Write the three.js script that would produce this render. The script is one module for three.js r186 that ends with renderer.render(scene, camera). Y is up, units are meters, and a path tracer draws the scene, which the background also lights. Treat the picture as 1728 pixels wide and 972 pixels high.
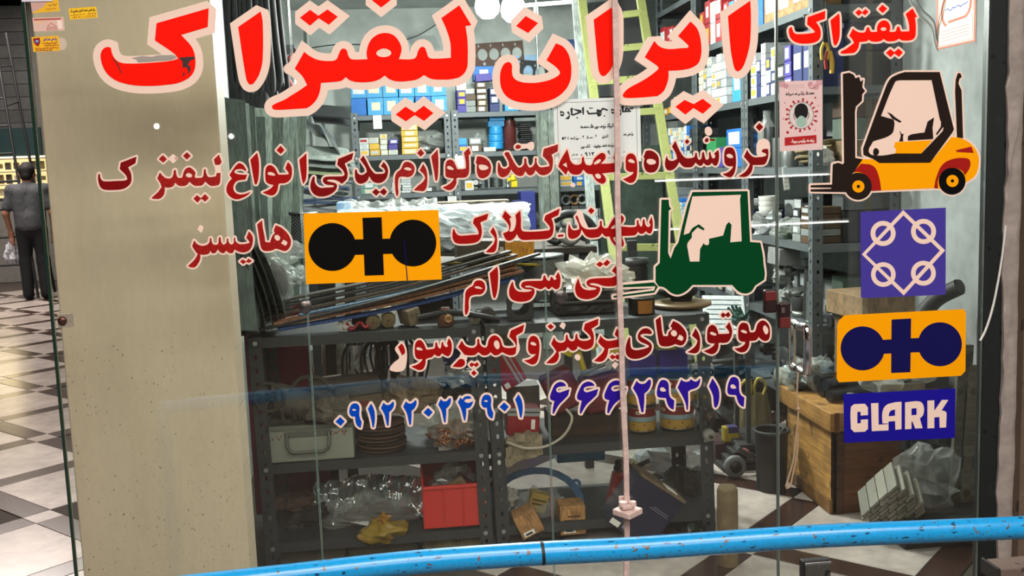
import * as THREE from 'three';
import { RoundedBoxGeometry } from 'three/addons/geometries/RoundedBoxGeometry.js';
import { mergeGeometries, mergeVertices, toCreasedNormals } from 'three/addons/utils/BufferGeometryUtils.js';
import { RectAreaLightUniformsLib } from 'three/addons/lights/RectAreaLightUniformsLib.js';
import { MarchingCubes } from 'three/addons/objects/MarchingCubes.js';
import { createNoise3D } from 'simplex-noise';

// ---------- camera, sky, lamps, exposure ----------
const EYE = 1.45, FOCAL = 1700, PITCH = 0.1232, YAW = 0.112, ROLL = 0.0365;
const scene = new THREE.Scene();
const camera = new THREE.PerspectiveCamera(2 * Math.atan(486 / FOCAL) * 180 / Math.PI, 1728 / 972, 0.05, 80);
camera.position.set(0, EYE, 2.5);
camera.rotation.set(-PITCH, -YAW, -ROLL, 'YXZ');
camera.updateMatrixWorld(true);
scene.background = new THREE.Color(0x050506);
const renderer = new THREE.WebGLRenderer({ antialias: true });
renderer.toneMapping = THREE.LinearToneMapping;
renderer.toneMappingExposure = 1.0;
renderer.shadowMap.enabled = true;
RectAreaLightUniformsLib.init();
const WARM = [1.0, 0.9, 0.83], COOL = [0.93, 1.0, 0.96];
// ceiling panels of the mall walkway and of the shop: x, y, z, width, depth, brightness, colour
const PANELS = [
  [0.4, 3.5, 2.6, 4.6, 1.5, 7.7, WARM], [0.4, 3.5, 5.2, 4.6, 1.5, 5.6, WARM], [-3.2, 4.1, -2.5, 1.6, 2.6, 10, WARM], [-4.8, 4.1, -9.5, 1.6, 3.4, 16, WARM],
];
const TUBES = [[0.75, 2.64, -1.5, 1.25, 36], [0.75, 2.64, -4.3, 1.25, 95]];   // shop ceiling tubes, out of view above
const BULBS = [[822, 6, 5.1, 30], [866, 12, 5.0, 32]];   // bare bulbs hanging in view (photo place, distance)

// ---------- seeded chance and noise ----------
function rng(seed) { let a = seed >>> 0; return () => { a = (a + 0x6d2b79f5) | 0; let t = Math.imul(a ^ (a >>> 15), 1 | a); t = (t + Math.imul(t ^ (t >>> 7), 61 | t)) ^ t; return ((t ^ (t >>> 14)) >>> 0) / 4294967296; }; }
const rnd = rng(77), rr = (a, b, r = rnd) => a + (b - a) * r(), pick = (l, r = rnd) => l[Math.floor(r() * l.length)];
const noise3 = createNoise3D(rng(5));
const fbm = (x, y, z, n = 4) => { let s = 0, a = 0.5; for (let i = 0; i < n; i++) { s += a * noise3(x, y, z); x *= 2.03; y *= 2.03; z *= 2.03; a *= 0.5; } return s; };

// ---------- from a place in the photograph and a distance to a place in the room ----------
const V = (x, y, z) => new THREE.Vector3(x, y, z);
function W(px, py, d) {   // d: distance in front of the lens, measured square to the shop front (the glass is at 2.5)
  const v = V((px - 864) / FOCAL, (486 - py) / FOCAL, -1).applyQuaternion(camera.quaternion);
  return v.multiplyScalar(-d / v.z).add(camera.position);
}
const onFloor = (px, py) => { const v = V((px - 864) / FOCAL, (486 - py) / FOCAL, -1).applyQuaternion(camera.quaternion); return v.multiplyScalar(-EYE / v.y).add(camera.position); };
const S = (d) => d / FOCAL;   // metres per photo pixel at that distance

// ---------- things and parts ----------
const taken = new Set();
function numbered(n) { if (!taken.has(n)) { taken.add(n); return n; } for (let i = 1; ; i++) { const m = n + '_' + String(i).padStart(3, '0'); if (!taken.has(m)) { taken.add(m); return m; } } }
function thing(name, label, category, p, ry = 0, group) {
  const o = new THREE.Group(); o.name = numbered(name); scene.add(o);
  if (p) o.position.copy(p.isVector3 ? p : V(...p)); o.rotation.y = ry;
  o.userData = { label, category }; if (group) o.userData.group = group;
  return o;
}
function struct(name, geo, mat, parent) {
  const o = geo ? new THREE.Mesh(geo, mat) : new THREE.Group(); o.name = parent ? name : numbered(name);
  o.userData.kind = 'structure'; (parent || scene).add(o); return o;
}
function part(parent, name, geo, mat, p, r, label) {
  const m = new THREE.Mesh(geo, mat); m.name = name; if (p) m.position.set(...(p.isVector3 ? p.toArray() : p)); if (r) m.rotation.set(...r);
  if (label) m.userData.label = label; parent.add(m); return m;
}
// ---------- geometry helpers ----------
function uvm(g) {   // uv in metres, by the direction each vertex faces
  if (!g.attributes.normal) g.computeVertexNormals();
  const p = g.attributes.position, n = g.attributes.normal, uv = new Float32Array(p.count * 2);
  for (let i = 0; i < p.count; i++) {
    const ax = Math.abs(n.getX(i)), ay = Math.abs(n.getY(i)), az = Math.abs(n.getZ(i)), x = p.getX(i), y = p.getY(i), z = p.getZ(i);
    if (az >= ax && az >= ay) { uv[2 * i] = x; uv[2 * i + 1] = y; } else if (ax >= ay) { uv[2 * i] = z; uv[2 * i + 1] = y; } else { uv[2 * i] = x; uv[2 * i + 1] = z; }
  }
  g.setAttribute('uv', new THREE.BufferAttribute(uv, 2)); return g;
}
const plain = (g) => { g = g.index ? g.toNonIndexed() : g; for (const k of Object.keys(g.attributes)) if (!['position', 'normal', 'uv'].includes(k)) g.deleteAttribute(k); if (!g.attributes.uv) uvm(g); return g; };
const merge = (l) => mergeGeometries(l.map(plain));
const bx = (w, h, d, x = 0, y = 0, z = 0) => uvm(new THREE.BoxGeometry(w, h, d).translate(x, y, z));
const rb = (w, h, d, r = 0.003, x = 0, y = 0, z = 0, s = 2) => uvm(new RoundedBoxGeometry(w, h, d, s, Math.min(r, w / 2.01, h / 2.01, d / 2.01)).translate(x, y, z));
const tube = (pts, r, seg = 24, rad = 8, closed = false) => new THREE.TubeGeometry(new THREE.CatmullRomCurve3(pts.map((p) => p.isVector3 ? p : V(...p)), closed, 'centripetal'), seg, r, rad, closed);
const lathe = (pts, seg = 32) => new THREE.LatheGeometry(pts.map(([r, y]) => new THREE.Vector2(r, y)), seg);
const cyl = (r1, r2, h, seg = 24, open = false) => new THREE.CylinderGeometry(r1, r2, h, seg, 1, open);
function extr(shape, depth, bevel = 0, seg = 12) { return uvm(new THREE.ExtrudeGeometry(shape, { depth, bevelEnabled: bevel > 0, bevelSize: bevel, bevelThickness: bevel, bevelSegments: 2, curveSegments: seg })); }
const poly = (pts) => new THREE.Shape(pts.map(([x, y]) => new THREE.Vector2(x, y)));
function circHole(s, x, y, r) { const h = new THREE.Path(); h.absarc(x, y, r, 0, Math.PI * 2, true); s.holes.push(h); }
function rod(a, b, r, r2 = r, seg = 8) { const d = b.clone().sub(a), g = new THREE.CylinderGeometry(r2, r, d.length(), seg); g.applyQuaternion(new THREE.Quaternion().setFromUnitVectors(V(0, 1, 0), d.clone().normalize())); g.translate((a.x + b.x) / 2, (a.y + b.y) / 2, (a.z + b.z) / 2); return g; }
function bumpy(g, amp, freq, seed = 0, flat = true) {   // push the surface in and out: paper, bags, lumps
  g = mergeVertices(g.deleteAttribute('uv') && g.deleteAttribute('normal') ? g : g, 1e-5);
  const p = g.attributes.position, v = V(), c = V();
  for (let i = 0; i < p.count; i++) {
    v.fromBufferAttribute(p, i); const l = v.length() || 1, k = 1 + amp * (fbm(v.x * freq + seed, v.y * freq - seed, v.z * freq + seed * 1.7, 4) * 1.6) / l;
    p.setXYZ(i, v.x * k, v.y * k, v.z * k);
  }
  if (flat) g = g.toNonIndexed();
  g.computeVertexNormals(); return uvm(g);
}
const stripUV = (g) => { g.deleteAttribute('uv'); g.deleteAttribute('normal'); return g; };
function lump(w, h, d, amp = 0.03, freq = 14, seed = 1, flat = true, seg = 20) {   // a bag or crumpled lump standing on y = 0
  let g = stripUV(new THREE.SphereGeometry(0.5, seg, Math.round(seg * 0.7)).scale(w, h, d));
  g = bumpy(g, amp, freq, seed, flat); g.translate(0, h / 2, 0); const p = g.attributes.position;
  for (let i = 0; i < p.count; i++) if (p.getY(i) < h * 0.08) p.setY(i, h * 0.08 * 0.2 + p.getY(i) * 0.1);
  g.computeVertexNormals(); return uvm(g);
}
// ---------- computed textures ----------
function tex(w, h, f, srgb = true, rep = true) {
  const a = new Uint8Array(w * h * 4);
  for (let y = 0; y < h; y++) for (let x = 0; x < w; x++) { const c = f(x / w, y / h, x, y), o = (y * w + x) * 4; for (let k = 0; k < 3; k++) a[o + k] = Math.max(0, Math.min(255, (c[k] ?? c[0]) * 255)); a[o + 3] = 255; }
  const t = new THREE.DataTexture(a, w, h); t.magFilter = THREE.LinearFilter; t.minFilter = THREE.LinearMipmapLinearFilter; t.generateMipmaps = true;
  if (srgb) t.colorSpace = THREE.SRGBColorSpace; if (rep) t.wrapS = t.wrapT = THREE.RepeatWrapping; t.needsUpdate = true; return t;
}
const scaled = (t, m) => { const c = t.clone(); c.repeat.set(1 / m, 1 / m); c.needsUpdate = true; return c; };   // one tile every m metres
const per = (u, v, n, s) => { const f = (x, y) => fbm(x * n + s * 7.3, y * n + s * 3.1, s, 4); const a = u * u * (3 - 2 * u), b = v * v * (3 - 2 * v), c = (1 - a) * (1 - b), d = a * (1 - b), e = (1 - a) * b, g = a * b, k = Math.sqrt(c * c + d * d + e * e + g * g); return (f(u, v) * c + f(u - 1, v) * d + f(u, v - 1) * e + f(u - 1, v - 1) * g) / k; };   // noise that tiles
function canvasTex(w, h, draw) { const c = document.createElement('canvas'); c.width = w; c.height = h; const x = c.getContext('2d'); draw(x, w, h); const t = new THREE.CanvasTexture(c); t.colorSpace = THREE.SRGBColorSpace; t.anisotropy = 4; return t; }
const grain = tex(256, 256, (u, v) => { const n = per(u, v, 5, 3) * 0.4 + per(u, v, 24, 9) * 0.5; return [0.9 + n * 0.2]; });
const blotch = tex(256, 256, (u, v) => { const n = per(u, v, 2.5, 1) + per(u, v, 9, 4) * 0.6; return [0.9 + n * 0.13]; });
const woodT = tex(256, 256, (u, v) => { const n = fbm(u * 1.5, v * 22, 2, 3) * 0.35 + per(u, v, 3, 2) * 0.25, k = fbm(u * 3, v * 3, 8, 2) > 0.42 ? 0.72 : 1; return [(0.8 + n * 0.6) * k, (0.77 + n * 0.62) * k, (0.72 + n * 0.6) * k]; });
const wearT = tex(256, 256, (u, v) => { const n = per(u, v, 5, 6) + per(u, v, 18, 2) * 0.5; const k = n > 0.55 ? 0.6 : n < -0.62 ? 1.15 : 1; return [0.86 * k + n * 0.05]; });
const fibre = tex(256, 256, (u, v) => [0.82 + fbm(u * 60, v * 5, 1, 3) * 0.35 + per(u, v, 3, 2) * 0.2]);
const M = {};
function mat(color, o = {}) { const { t, m = 0.3, ...x } = o; const k = new THREE.MeshPhysicalMaterial({ color, roughness: 0.7, ...x }); if (t) k.map = scaled(t, m); return k; }
const cache = new Map();
function paint(color, rough = 0.65, t = grain, m = 0.35, extra = {}) { const key = [color, rough, t && t.uuid, m, JSON.stringify(extra)].join(); if (!cache.has(key)) cache.set(key, mat(color, { roughness: rough, t, m, ...extra })); return cache.get(key); }
const steel = (c = 0x9aa0a2, r = 0.35) => paint(c, r, wearT, 0.25, { metalness: 0.85 });
const kraft = (c = 0xa9845a) => paint(c, 0.85, fibre, 0.25);
const rubber = (c = 0x17181a) => paint(c, 0.6, grain, 0.2);
const clearBag = new THREE.MeshPhysicalMaterial({ color: 0xf1f4f2, roughness: 0.16, transmission: 0.86, thickness: 0, ior: 1.5, side: THREE.DoubleSide });
const hazyBag = new THREE.MeshPhysicalMaterial({ color: 0xe4e2da, roughness: 0.3, transmission: 0.6, thickness: 0, ior: 1.5, side: THREE.DoubleSide });
const foil = paint(0xd5d9da, 0.28, grain, 0.2, { metalness: 0.55 });
const white = paint(0xe9e8e2, 0.6, grain, 0.2);
const paperLabel = paint(0xf2f1ea, 0.7, null);
const ORD = ['first', 'second', 'third', 'fourth', 'fifth', 'sixth', 'seventh', 'eighth', 'ninth', 'tenth', 'eleventh', 'twelfth', 'thirteenth', 'fourteenth', 'fifteenth', 'sixteenth', 'seventeenth', 'eighteenth', 'nineteenth', 'twentieth', 'twenty-first', 'twenty-second', 'twenty-third', 'twenty-fourth', 'twenty-fifth', 'twenty-sixth', 'twenty-seventh', 'twenty-eighth'];
// ---------- the shell: floor, walls, ceilings, pillar ----------
const Z = (d) => 2.5 - d;
const FRONT = 0, BACKZ = Z(8.25), LEFTX = -0.75, RIGHTX = 2.36, CEIL = 2.7;
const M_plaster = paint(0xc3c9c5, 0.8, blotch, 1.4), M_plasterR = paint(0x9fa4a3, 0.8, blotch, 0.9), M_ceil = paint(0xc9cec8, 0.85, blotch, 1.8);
const M_darkmall = paint(0x2b2d2f, 0.7, blotch, 1.2);
// floor: a mortar bed with white tiles, brown bands and small white squares laid on the diagonal
{
  const fl = struct('floor');
  const bed = struct('mortar_bed', bx(13, 0.1, 24, -1.5, -0.0555, -3), paint(0x4a423c, 0.9, grain, 0.4), fl);
  struct('walkway_slab', bx(13, 0.02, 9.2, -1.5, -0.0105, 5.0), paint(0x665e57, 0.4, blotch, 0.7), fl);
  const P = 0.665, B = 0.125, A = P - B, g = 0.003;
  const whites = [0, 1, 2, 3].map((i) => paint([0xc9bab1, 0xcdc0b8, 0xc2b3aa, 0xd0c4bc][i], 0.22, blotch, 0.55 + i * 0.13));
  const browns = [0, 1, 2].map((i) => paint([0x4b342d, 0x432e28, 0x543c34][i], 0.2, wearT, 0.4 + 0.1 * i));
  const tileG = rb(A - g, 0.012, A - g, 0.0025, 0, -0.006, 0, 1), bandG = rb(A - g, 0.012, B - g, 0.0025, 0, -0.006, 0, 1), dotG = rb(B - g, 0.012, B - g, 0.0025, 0, -0.006, 0, 1);
  const o = onFloor(73, 871), R = rng(12), q = Math.SQRT1_2;
  const seen = (x, z) => { const d = 2.5 - z; if (d < 2.2 || d > 14) return 0; const px = 668 + (x / d) * FOCAL; if (z > 0.3) return 0; if (x < -0.85) return px > -110 && px < 170 && d > 3; return x < 2.4 && z > BACKZ - 0.3 && px > 760 && px < 1720 && d < 6.6; };
  for (let i = -30; i < 30; i++) for (let j = -30; j < 30; j++) {
    const put = (geo, mt, a, b, name, turn) => { const x = o.x + (a + b) * q, z = o.z + (a - b) * q; if (!seen(x, z)) return; const m = part(fl, name, geo, mt, [x, rr(-0.0006, 0.0006, R), z], [0, Math.PI / 4 + (turn || 0), 0]); };
    put(dotG, pick(whites, R), i * P, j * P, 'square_tile');
    put(tileG, pick(whites, R), (i + 0.5) * P, (j + 0.5) * P, 'floor_tile');
    put(bandG, pick(browns, R), (i + 0.5) * P, j * P, 'band_tile', Math.PI / 2);
    put(bandG, pick(browns, R), i * P, (j + 0.5) * P, 'band_tile');
  }
}
struct('wall_back', bx(RIGHTX - LEFTX + 0.4, CEIL + 0.3, 0.14, (RIGHTX + LEFTX) / 2, CEIL / 2, BACKZ - 0.07), M_plaster);
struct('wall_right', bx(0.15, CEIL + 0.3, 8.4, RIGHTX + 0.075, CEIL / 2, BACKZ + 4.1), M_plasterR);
struct('wall_left', bx(0.12, CEIL + 0.3, 5.36, LEFTX - 0.06, CEIL / 2, Z(8.3) + 2.68), M_plaster);
struct('ceiling', bx(RIGHTX - LEFTX + 0.4, 0.12, 5.9, (RIGHTX + LEFTX) / 2, CEIL + 0.06, (BACKZ + 0.06) / 2), M_ceil);
// shop-front header above the panes, and the mall around it
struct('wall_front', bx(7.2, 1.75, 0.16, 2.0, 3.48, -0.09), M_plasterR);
struct('ceiling_mall', bx(14, 0.15, 26, -1.5, 4.3, -2), M_darkmall);
struct('wall_mall_opposite', bx(14, 4.4, 0.15, -1.5, 2.1, 9.6), paint(0x34302d, 0.8, blotch, 1.5));
struct('wall_mall_left', bx(0.15, 4.4, 26, -7.7, 2.1, -2), M_darkmall);
struct('wall_mall_right', bx(0.15, 4.4, 9.8, 5.4, 2.1, 4.8), paint(0x5b5550, 0.8, blotch, 1.5));
struct('wall_mall_end', bx(14, 4.4, 0.15, -1.5, 2.1, -14.3), M_darkmall);
// left pillar behind the glass: cream stone slab with drips and specks
{
  const speck = tex(1024, 2048, (u, v) => {
    const n = fbm(u * 3, v * 5, 1, 4) * 0.5 + fbm(u * 22, v * 50, 3, 3) * 0.3; let k = 1; const s = fbm(u * 26, v * 166, 7, 2), s2 = fbm(u * 60, v * 380, 31, 2);
    const low = Math.max(0, 0.44 - v); if (v < 0.36 && (s > 0.60 - low * 0.2 || s2 > 0.60 - low * 0.2)) k = 0.62;
    return [0.77 * k + n * 0.06, 0.705 * k + n * 0.06, 0.61 * k + n * 0.06];
  });
  const x0 = W(97, 500, 2.75).x, x1 = W(397, 600, 2.75).x, w = x1 - x0;
  const p = struct('pillar_left');
  const g = rb(w, 3.0, 0.13, 0.006), pos = g.attributes.position, uv = g.attributes.uv; for (let i = 0; i < pos.count; i++) uv.setXY(i, pos.getX(i) / w + 0.5, (pos.getY(i) + 1.5) / 3.0);
  const t = speck; struct('stone_slab', g, new THREE.MeshPhysicalMaterial({ map: t, roughness: 0.45, clearcoat: 0.1 }), p).position.set((x0 + x1) / 2, 1.46, Z(2.75) - 0.065);
  struct('return_slab', rb(0.05, 3.0, 0.34, 0.004), paint(0x8d8271, 0.6, blotch, 0.5), p).position.set(x0 + 0.03, 1.46, Z(2.75) - 0.31);
}
// right jamb: dark steel post, rough cement strip and brown wall beyond the panes
{
  const j = struct('door_frame_right'); const y = 1.45;
  const xa = W(1662, 500, 2.5).x, xb = W(1688, 500, 2.5).x;
  struct('steel_post', rb(xb - xa + 0.012, 3.2, 0.03, 0.004), paint(0x2e3233, 0.35, wearT, 0.5, { metalness: 0.4 }), j).position.set((xa + xb) / 2 + 0.006, y, -0.02);
}
{
  let g = new THREE.BoxGeometry(0.5, 3.4, 0.1, 14, 90, 4); const p = g.attributes.position;
  for (let i = 0; i < p.count; i++) { const x = p.getX(i), yy = p.getY(i), z = p.getZ(i), e = fbm(x * 14, yy * 6, z * 5, 4); if (x > -0.24) p.setXYZ(i, x + e * 0.02, yy, z + (z > 0 ? e * 0.03 : 0)); }
  g = g.toNonIndexed(); g.computeVertexNormals();
  const x = W(1733, 500, 2.46).x;
  struct('wall_front_right', uvm(g), paint(0x6f5d4c, 0.95, wearT, 0.5)).position.set(x + 0.25, 1.45, -0.02);
  let c = new THREE.BoxGeometry(0.05, 3.4, 0.03, 6, 90, 2); const q = c.attributes.position;
  for (let i = 0; i < q.count; i++) { const e = fbm(q.getX(i) * 20 + 4, q.getY(i) * 7, 2, 4); q.setX(i, q.getX(i) + e * 0.012); q.setZ(i, q.getZ(i) + e * 0.008); }
  c.computeVertexNormals(); struct('trim_1', uvm(c), paint(0xa79d96, 0.9, blotch, 0.3)).position.set(W(1707, 500, 2.5).x, 1.45, -0.012);
  struct('wall_front_block', bx(1.6, 3.4, 0.2, x + 1.3, 1.45, -0.12), paint(0x6f5d4c, 0.95, wearT, 0.6));
}
// ---------- glass panes ----------
const M_glass = new THREE.MeshPhysicalMaterial({ color: 0xfbfefc, roughness: 0.01, transmission: 1, thickness: 0, ior: 1.5 });
const M_glassEdge = mat(0x1d332b, { roughness: 0.15 }), M_glassEdgeLight = mat(0x7f9c92, { roughness: 0.2 }), M_glassSeal = mat(0x4d5450, { roughness: 0.35 });
const JOINTS = [84, 511, 918, 1313, 1660].map((px, i) => W(px, [486, 400, 420, 486, 500][i], 2.5).x);
for (let i = 0; i < 4; i++) {
  const x0 = JOINTS[i] + 0.0015, x1 = JOINTS[i + 1] - 0.0015, w = struct('window_' + (i + 1)); w.position.set((x0 + x1) / 2, 1.33, 0);
  struct('glass_pane', bx(x1 - x0 - 0.002, 2.6, 0.008, 0, 0, -0.004), M_glass, w);
  struct('polished_edge', bx(i ? 0.0007 : 0.007, 2.6, 0.0084, -(x1 - x0) / 2 + (i ? 0 : -0.003), 0, -0.004), i ? M_glassEdgeLight : M_glassEdge, w);
  struct('polished_edge', bx(i === 2 ? 0.005 : 0.0007, 2.6, 0.0084, (x1 - x0) / 2, 0, -0.004), i >= 2 ? M_glassSeal : M_glassEdgeLight, w);
}
struct('trim_2', rb(2.6, 0.05, 0.06, 0.004, (JOINTS[0] + JOINTS[4]) / 2, 2.655, -0.01), paint(0x54585a, 0.4, wearT, 0.4, { metalness: 0.5 }));
// ---------- lamps ----------
const glow = (c, k) => new THREE.MeshStandardMaterial({ color: 0xffffff, emissive: new THREE.Color(...c), emissiveIntensity: k, roughness: 0.6 });
const SHOPLAMP = [];
PANELS.forEach(([x, y, z, w, d, k, c], i) => {
  const where = ['over the walkway before the glass', 'over the walkway farther from the glass', 'over the side passage near the pillar', 'over the far end of the side passage'][i];
  const t = thing('ceiling_panel_lamp', 'flat white ceiling panel lamp hanging ' + where, 'lamp', [x, y, z]);
  part(t, 'housing', merge([bx(w + 0.06, 0.05, d + 0.06, 0, 0.04, 0), rod(V(-w / 3, 0.05, 0), V(-w / 3, 4.25 - y, 0), 0.008), rod(V(w / 3, 0.05, 0), V(w / 3, 4.25 - y, 0), 0.008)]), paint(0xb8b8b6, 0.5));
  part(t, 'diffuser', bx(w, 0.012, d, 0, 0.012, 0), glow(c, 2.5));
  const l = new THREE.RectAreaLight(new THREE.Color(...c), k, w, d); l.position.set(x, y - 0.003, z); l.rotation.x = -Math.PI / 2; l.name = 'panel_light'; scene.add(l);
});
TUBES.forEach(([x, y, z, w, k], i) => {
  const t = thing('tube_lamp', ['double tube lamp on the shop ceiling nearer the glass', 'double tube lamp on the shop ceiling farther from the glass'][i], 'lamp', [x, y, z]);
  part(t, 'housing', rb(w + 0.04, 0.035, 0.18, 0.004, 0, 0.032, 0), paint(0xd4d6d4, 0.4));
  for (const s of [-1, 1]) part(t, 'tube', cyl(0.013, 0.013, w, 12).rotateZ(Math.PI / 2).translate(0, 0, s * 0.05), glow(COOL, 3));
  const l = new THREE.RectAreaLight(new THREE.Color(...COOL), k, w, 0.14); l.position.set(x, y - 0.016, z); l.rotation.x = -Math.PI / 2; l.name = 'tube_light'; scene.add(l);
});
BULBS.forEach(([px, py, d, k], i) => {
  const p = W(px, py, d), t = thing('light_bulb', ['left of the two bare glowing bulbs hanging on wires', 'right of the two bare glowing bulbs hanging on wires'][i], 'light bulb', p);
  part(t, 'glass', lathe([[0.0, -0.075], [0.03, -0.07], [0.055, -0.045], [0.062, -0.015], [0.055, 0.02], [0.036, 0.05], [0.026, 0.062]], 24), glow([1, 1, 0.97], 14));
  part(t, 'socket', cyl(0.022, 0.028, 0.06, 16).translate(0, 0.09, 0), paint(0xe3e3df, 0.4));
  part(t, 'wire', tube([[0, 0.11, 0], [0.004, 0.2, 0.004], [0, CEIL - p.y, 0]], 0.004, 12, 6), paint(0xdedede, 0.5));
  const l = new THREE.PointLight(new THREE.Color(1, 1, 0.96), k * 0.28); l.position.copy(p); l.shadow.radius = 3; l.castShadow = true; l.name = 'bulb_light'; scene.add(l);
});
// ---------- vinyl lettering and stickers on the outside of the glass ----------
const FRAMES = { A: [0, 0, 3], B: [380, 0, 3], C: [780, 0, 4.05], D: [1060, 0, 4.05], E: [1300, 0, 3], a: [150, 240, 7.2], b: [370, 230, 7.2], c: [580, 225, 7.2], d: [780, 215, 7.2], e: [930, 210, 7.2], f: [1100, 195, 7.2], g: [300, 350, 7.2], h: [750, 335, 7.2], i: [920, 335, 7.2], j: [770, 425, 5.959], k: [650, 530, 7.2], l: [850, 520, 7.2], m: [1070, 510, 7.2], n: [550, 640, 9.6], o: [720, 640, 9.6], p: [910, 620, 9.6], q: [1080, 620, 9.095], r: [1030, 310, 4.629], s: [1355, 90, 3.739], t: [1400, 340, 5.4], u: [1400, 510, 3.8875], v: [930, 160, 5.72], x: [0, 0, 1] };
// an outline: "x y" pairs, ! marks a sharp corner
function outline(frame, text) {
  const [ox, oy, s] = FRAMES[frame], n = text.trim().split(/\s+/), pts = [];
  for (let i = 0; i + 1 < n.length; i += 2) pts.push({ x: ox + parseFloat(n[i]) / s, y: oy + parseFloat(n[i + 1]) / s, c: n[i + 1].endsWith('!') });
  return pts;
}
function fit(pts, list, [x0, y0, x1, y1]) {   // the same letter at another size and place
  let a = 1e9, b = 1e9, c = -1e9, d = -1e9; for (const p of list[0]) { a = Math.min(a, p.x); b = Math.min(b, p.y); c = Math.max(c, p.x); d = Math.max(d, p.y); }
  return pts.map((p) => ({ x: x0 + (p.x - a) / (c - a) * (x1 - x0), y: y0 + (p.y - b) / (d - b) * (y1 - y0), c: p.c }));
}
function pathOn(x, pts) {
  const n = pts.length, dir = (i) => { const a = pts[(i + n - 1) % n], b = pts[(i + 1) % n], l = Math.hypot(b.x - a.x, b.y - a.y) || 1; return [(b.x - a.x) / l, (b.y - a.y) / l]; };
  x.moveTo(pts[0].x, pts[0].y);
  for (let i = 0; i < n; i++) {
    const a = pts[i], b = pts[(i + 1) % n], L = Math.hypot(b.x - a.x, b.y - a.y) * 0.36, u = a.c ? [(b.x - a.x) / 3, (b.y - a.y) / 3] : dir(i).map((k) => k * L), w = b.c ? [(b.x - a.x) / 3, (b.y - a.y) / 3] : dir((i + 1) % n).map((k) => k * L);
    x.bezierCurveTo(a.x + u[0], a.y + u[1], b.x - w[0], b.y - w[1], b.x, b.y);
  }
  x.closePath();
}
function loopsOf(draw, [x0, y0, x1, y1], s) {   // outlines of what draw() fills, in photo places
  const w = Math.ceil((x1 - x0) * s) + 2, h = Math.ceil((y1 - y0) * s) + 2, c = document.createElement('canvas'); c.width = w; c.height = h;
  const g = c.getContext('2d'); g.setTransform(s, 0, 0, s, -x0 * s + 1, -y0 * s + 1); g.fillStyle = g.strokeStyle = '#fff'; draw(g);
  const d = g.getImageData(0, 0, w, h).data, at = (x, y) => (x < 0 || y < 0 || x >= w || y >= h ? 0 : d[(y * w + x) * 4 + 3]), next = new Map();
  const H = (x, y) => ((y + 1) * (w + 2) + x + 1) * 2, Vv = (x, y) => H(x, y) + 1, place = new Map();
  const mark = (k, x, y, vx, vy, va, vb) => { const t = (127.5 - va) / (vb - va || 1); place.set(k, [x + vx * t, y + vy * t]); };
  for (let y = -1; y < h; y++) for (let x = -1; x < w; x++) {
    const a = at(x, y), b = at(x + 1, y), e = at(x + 1, y + 1), f = at(x, y + 1), k = (a > 127 ? 8 : 0) | (b > 127 ? 4 : 0) | (e > 127 ? 2 : 0) | (f > 127 ? 1 : 0);
    if (k === 0 || k === 15) continue;
    const T = H(x, y), B = H(x, y + 1), L = Vv(x, y), R = Vv(x + 1, y);
    if ((a > 127) !== (b > 127)) mark(T, x, y, 1, 0, a, b); if ((f > 127) !== (e > 127)) mark(B, x, y + 1, 1, 0, f, e);
    if ((a > 127) !== (f > 127)) mark(L, x, y, 0, 1, a, f); if ((b > 127) !== (e > 127)) mark(R, x + 1, y, 0, 1, b, e);
    const go = (p, q) => next.set(p, q);
    switch (k) { case 8: go(T, L); break; case 4: go(R, T); break; case 2: go(B, R); break; case 1: go(L, B); break; case 12: go(R, L); break; case 3: go(L, R); break; case 6: go(B, T); break; case 9: go(T, B); break;
      case 14: go(B, L); break; case 13: go(R, B); break; case 11: go(T, R); break; case 7: go(L, T); break; case 10: go(T, L); go(B, R); break; case 5: go(R, T); go(L, B); break; }
  }
  const out = [];
  while (next.size) {
    const k0 = next.keys().next().value; let k = k0; const l = [];
    while (next.has(k)) { const p = place.get(k); l.push([(p[0] + 0.5 - 1) / s + x0, (p[1] + 0.5 - 1) / s + y0]); const q = next.get(k); next.delete(k); k = q; }
    const area = l.reduce((t, p, i) => { const q = l[(i + 1) % l.length]; return t + p[0] * q[1] - q[0] * p[1]; }, 0) / 2;
    if (Math.abs(area) < 1.2) continue;
    out.push({ l: thin(l, 0.09), area });
  }
  return out;
}
function thin(l, eps) {   // drop points that lie on straight runs
  const keep = new Uint8Array(l.length); const far = l.reduce((m, p, i) => (Math.hypot(p[0] - l[0][0], p[1] - l[0][1]) > m[0] ? [Math.hypot(p[0] - l[0][0], p[1] - l[0][1]), i] : m), [0, 0])[1];
  const run = (a, b) => { let m = 0, k = -1; const A = l[a], B = l[b % l.length], dx = B[0] - A[0], dy = B[1] - A[1], L = Math.hypot(dx, dy) || 1e-9; for (let i = a + 1; i < b; i++) { const e = Math.abs((l[i][0] - A[0]) * dy - (l[i][1] - A[1]) * dx) / L; if (e > m) { m = e; k = i; } } if (m > eps) { keep[k] = 1; run(a, k); run(k, b); } };
  keep[0] = keep[far] = 1; run(0, far); run(far, l.length); return l.filter((_, i) => keep[i]);
}
const inside = ([x, y], l) => { let c = false; for (let i = 0, j = l.length - 1; i < l.length; j = i++) if ((l[i][1] > y) !== (l[j][1] > y) && x < (l[j][0] - l[i][0]) * (y - l[i][1]) / (l[j][1] - l[i][1]) + l[i][0]) c = !c; return c; };
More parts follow.
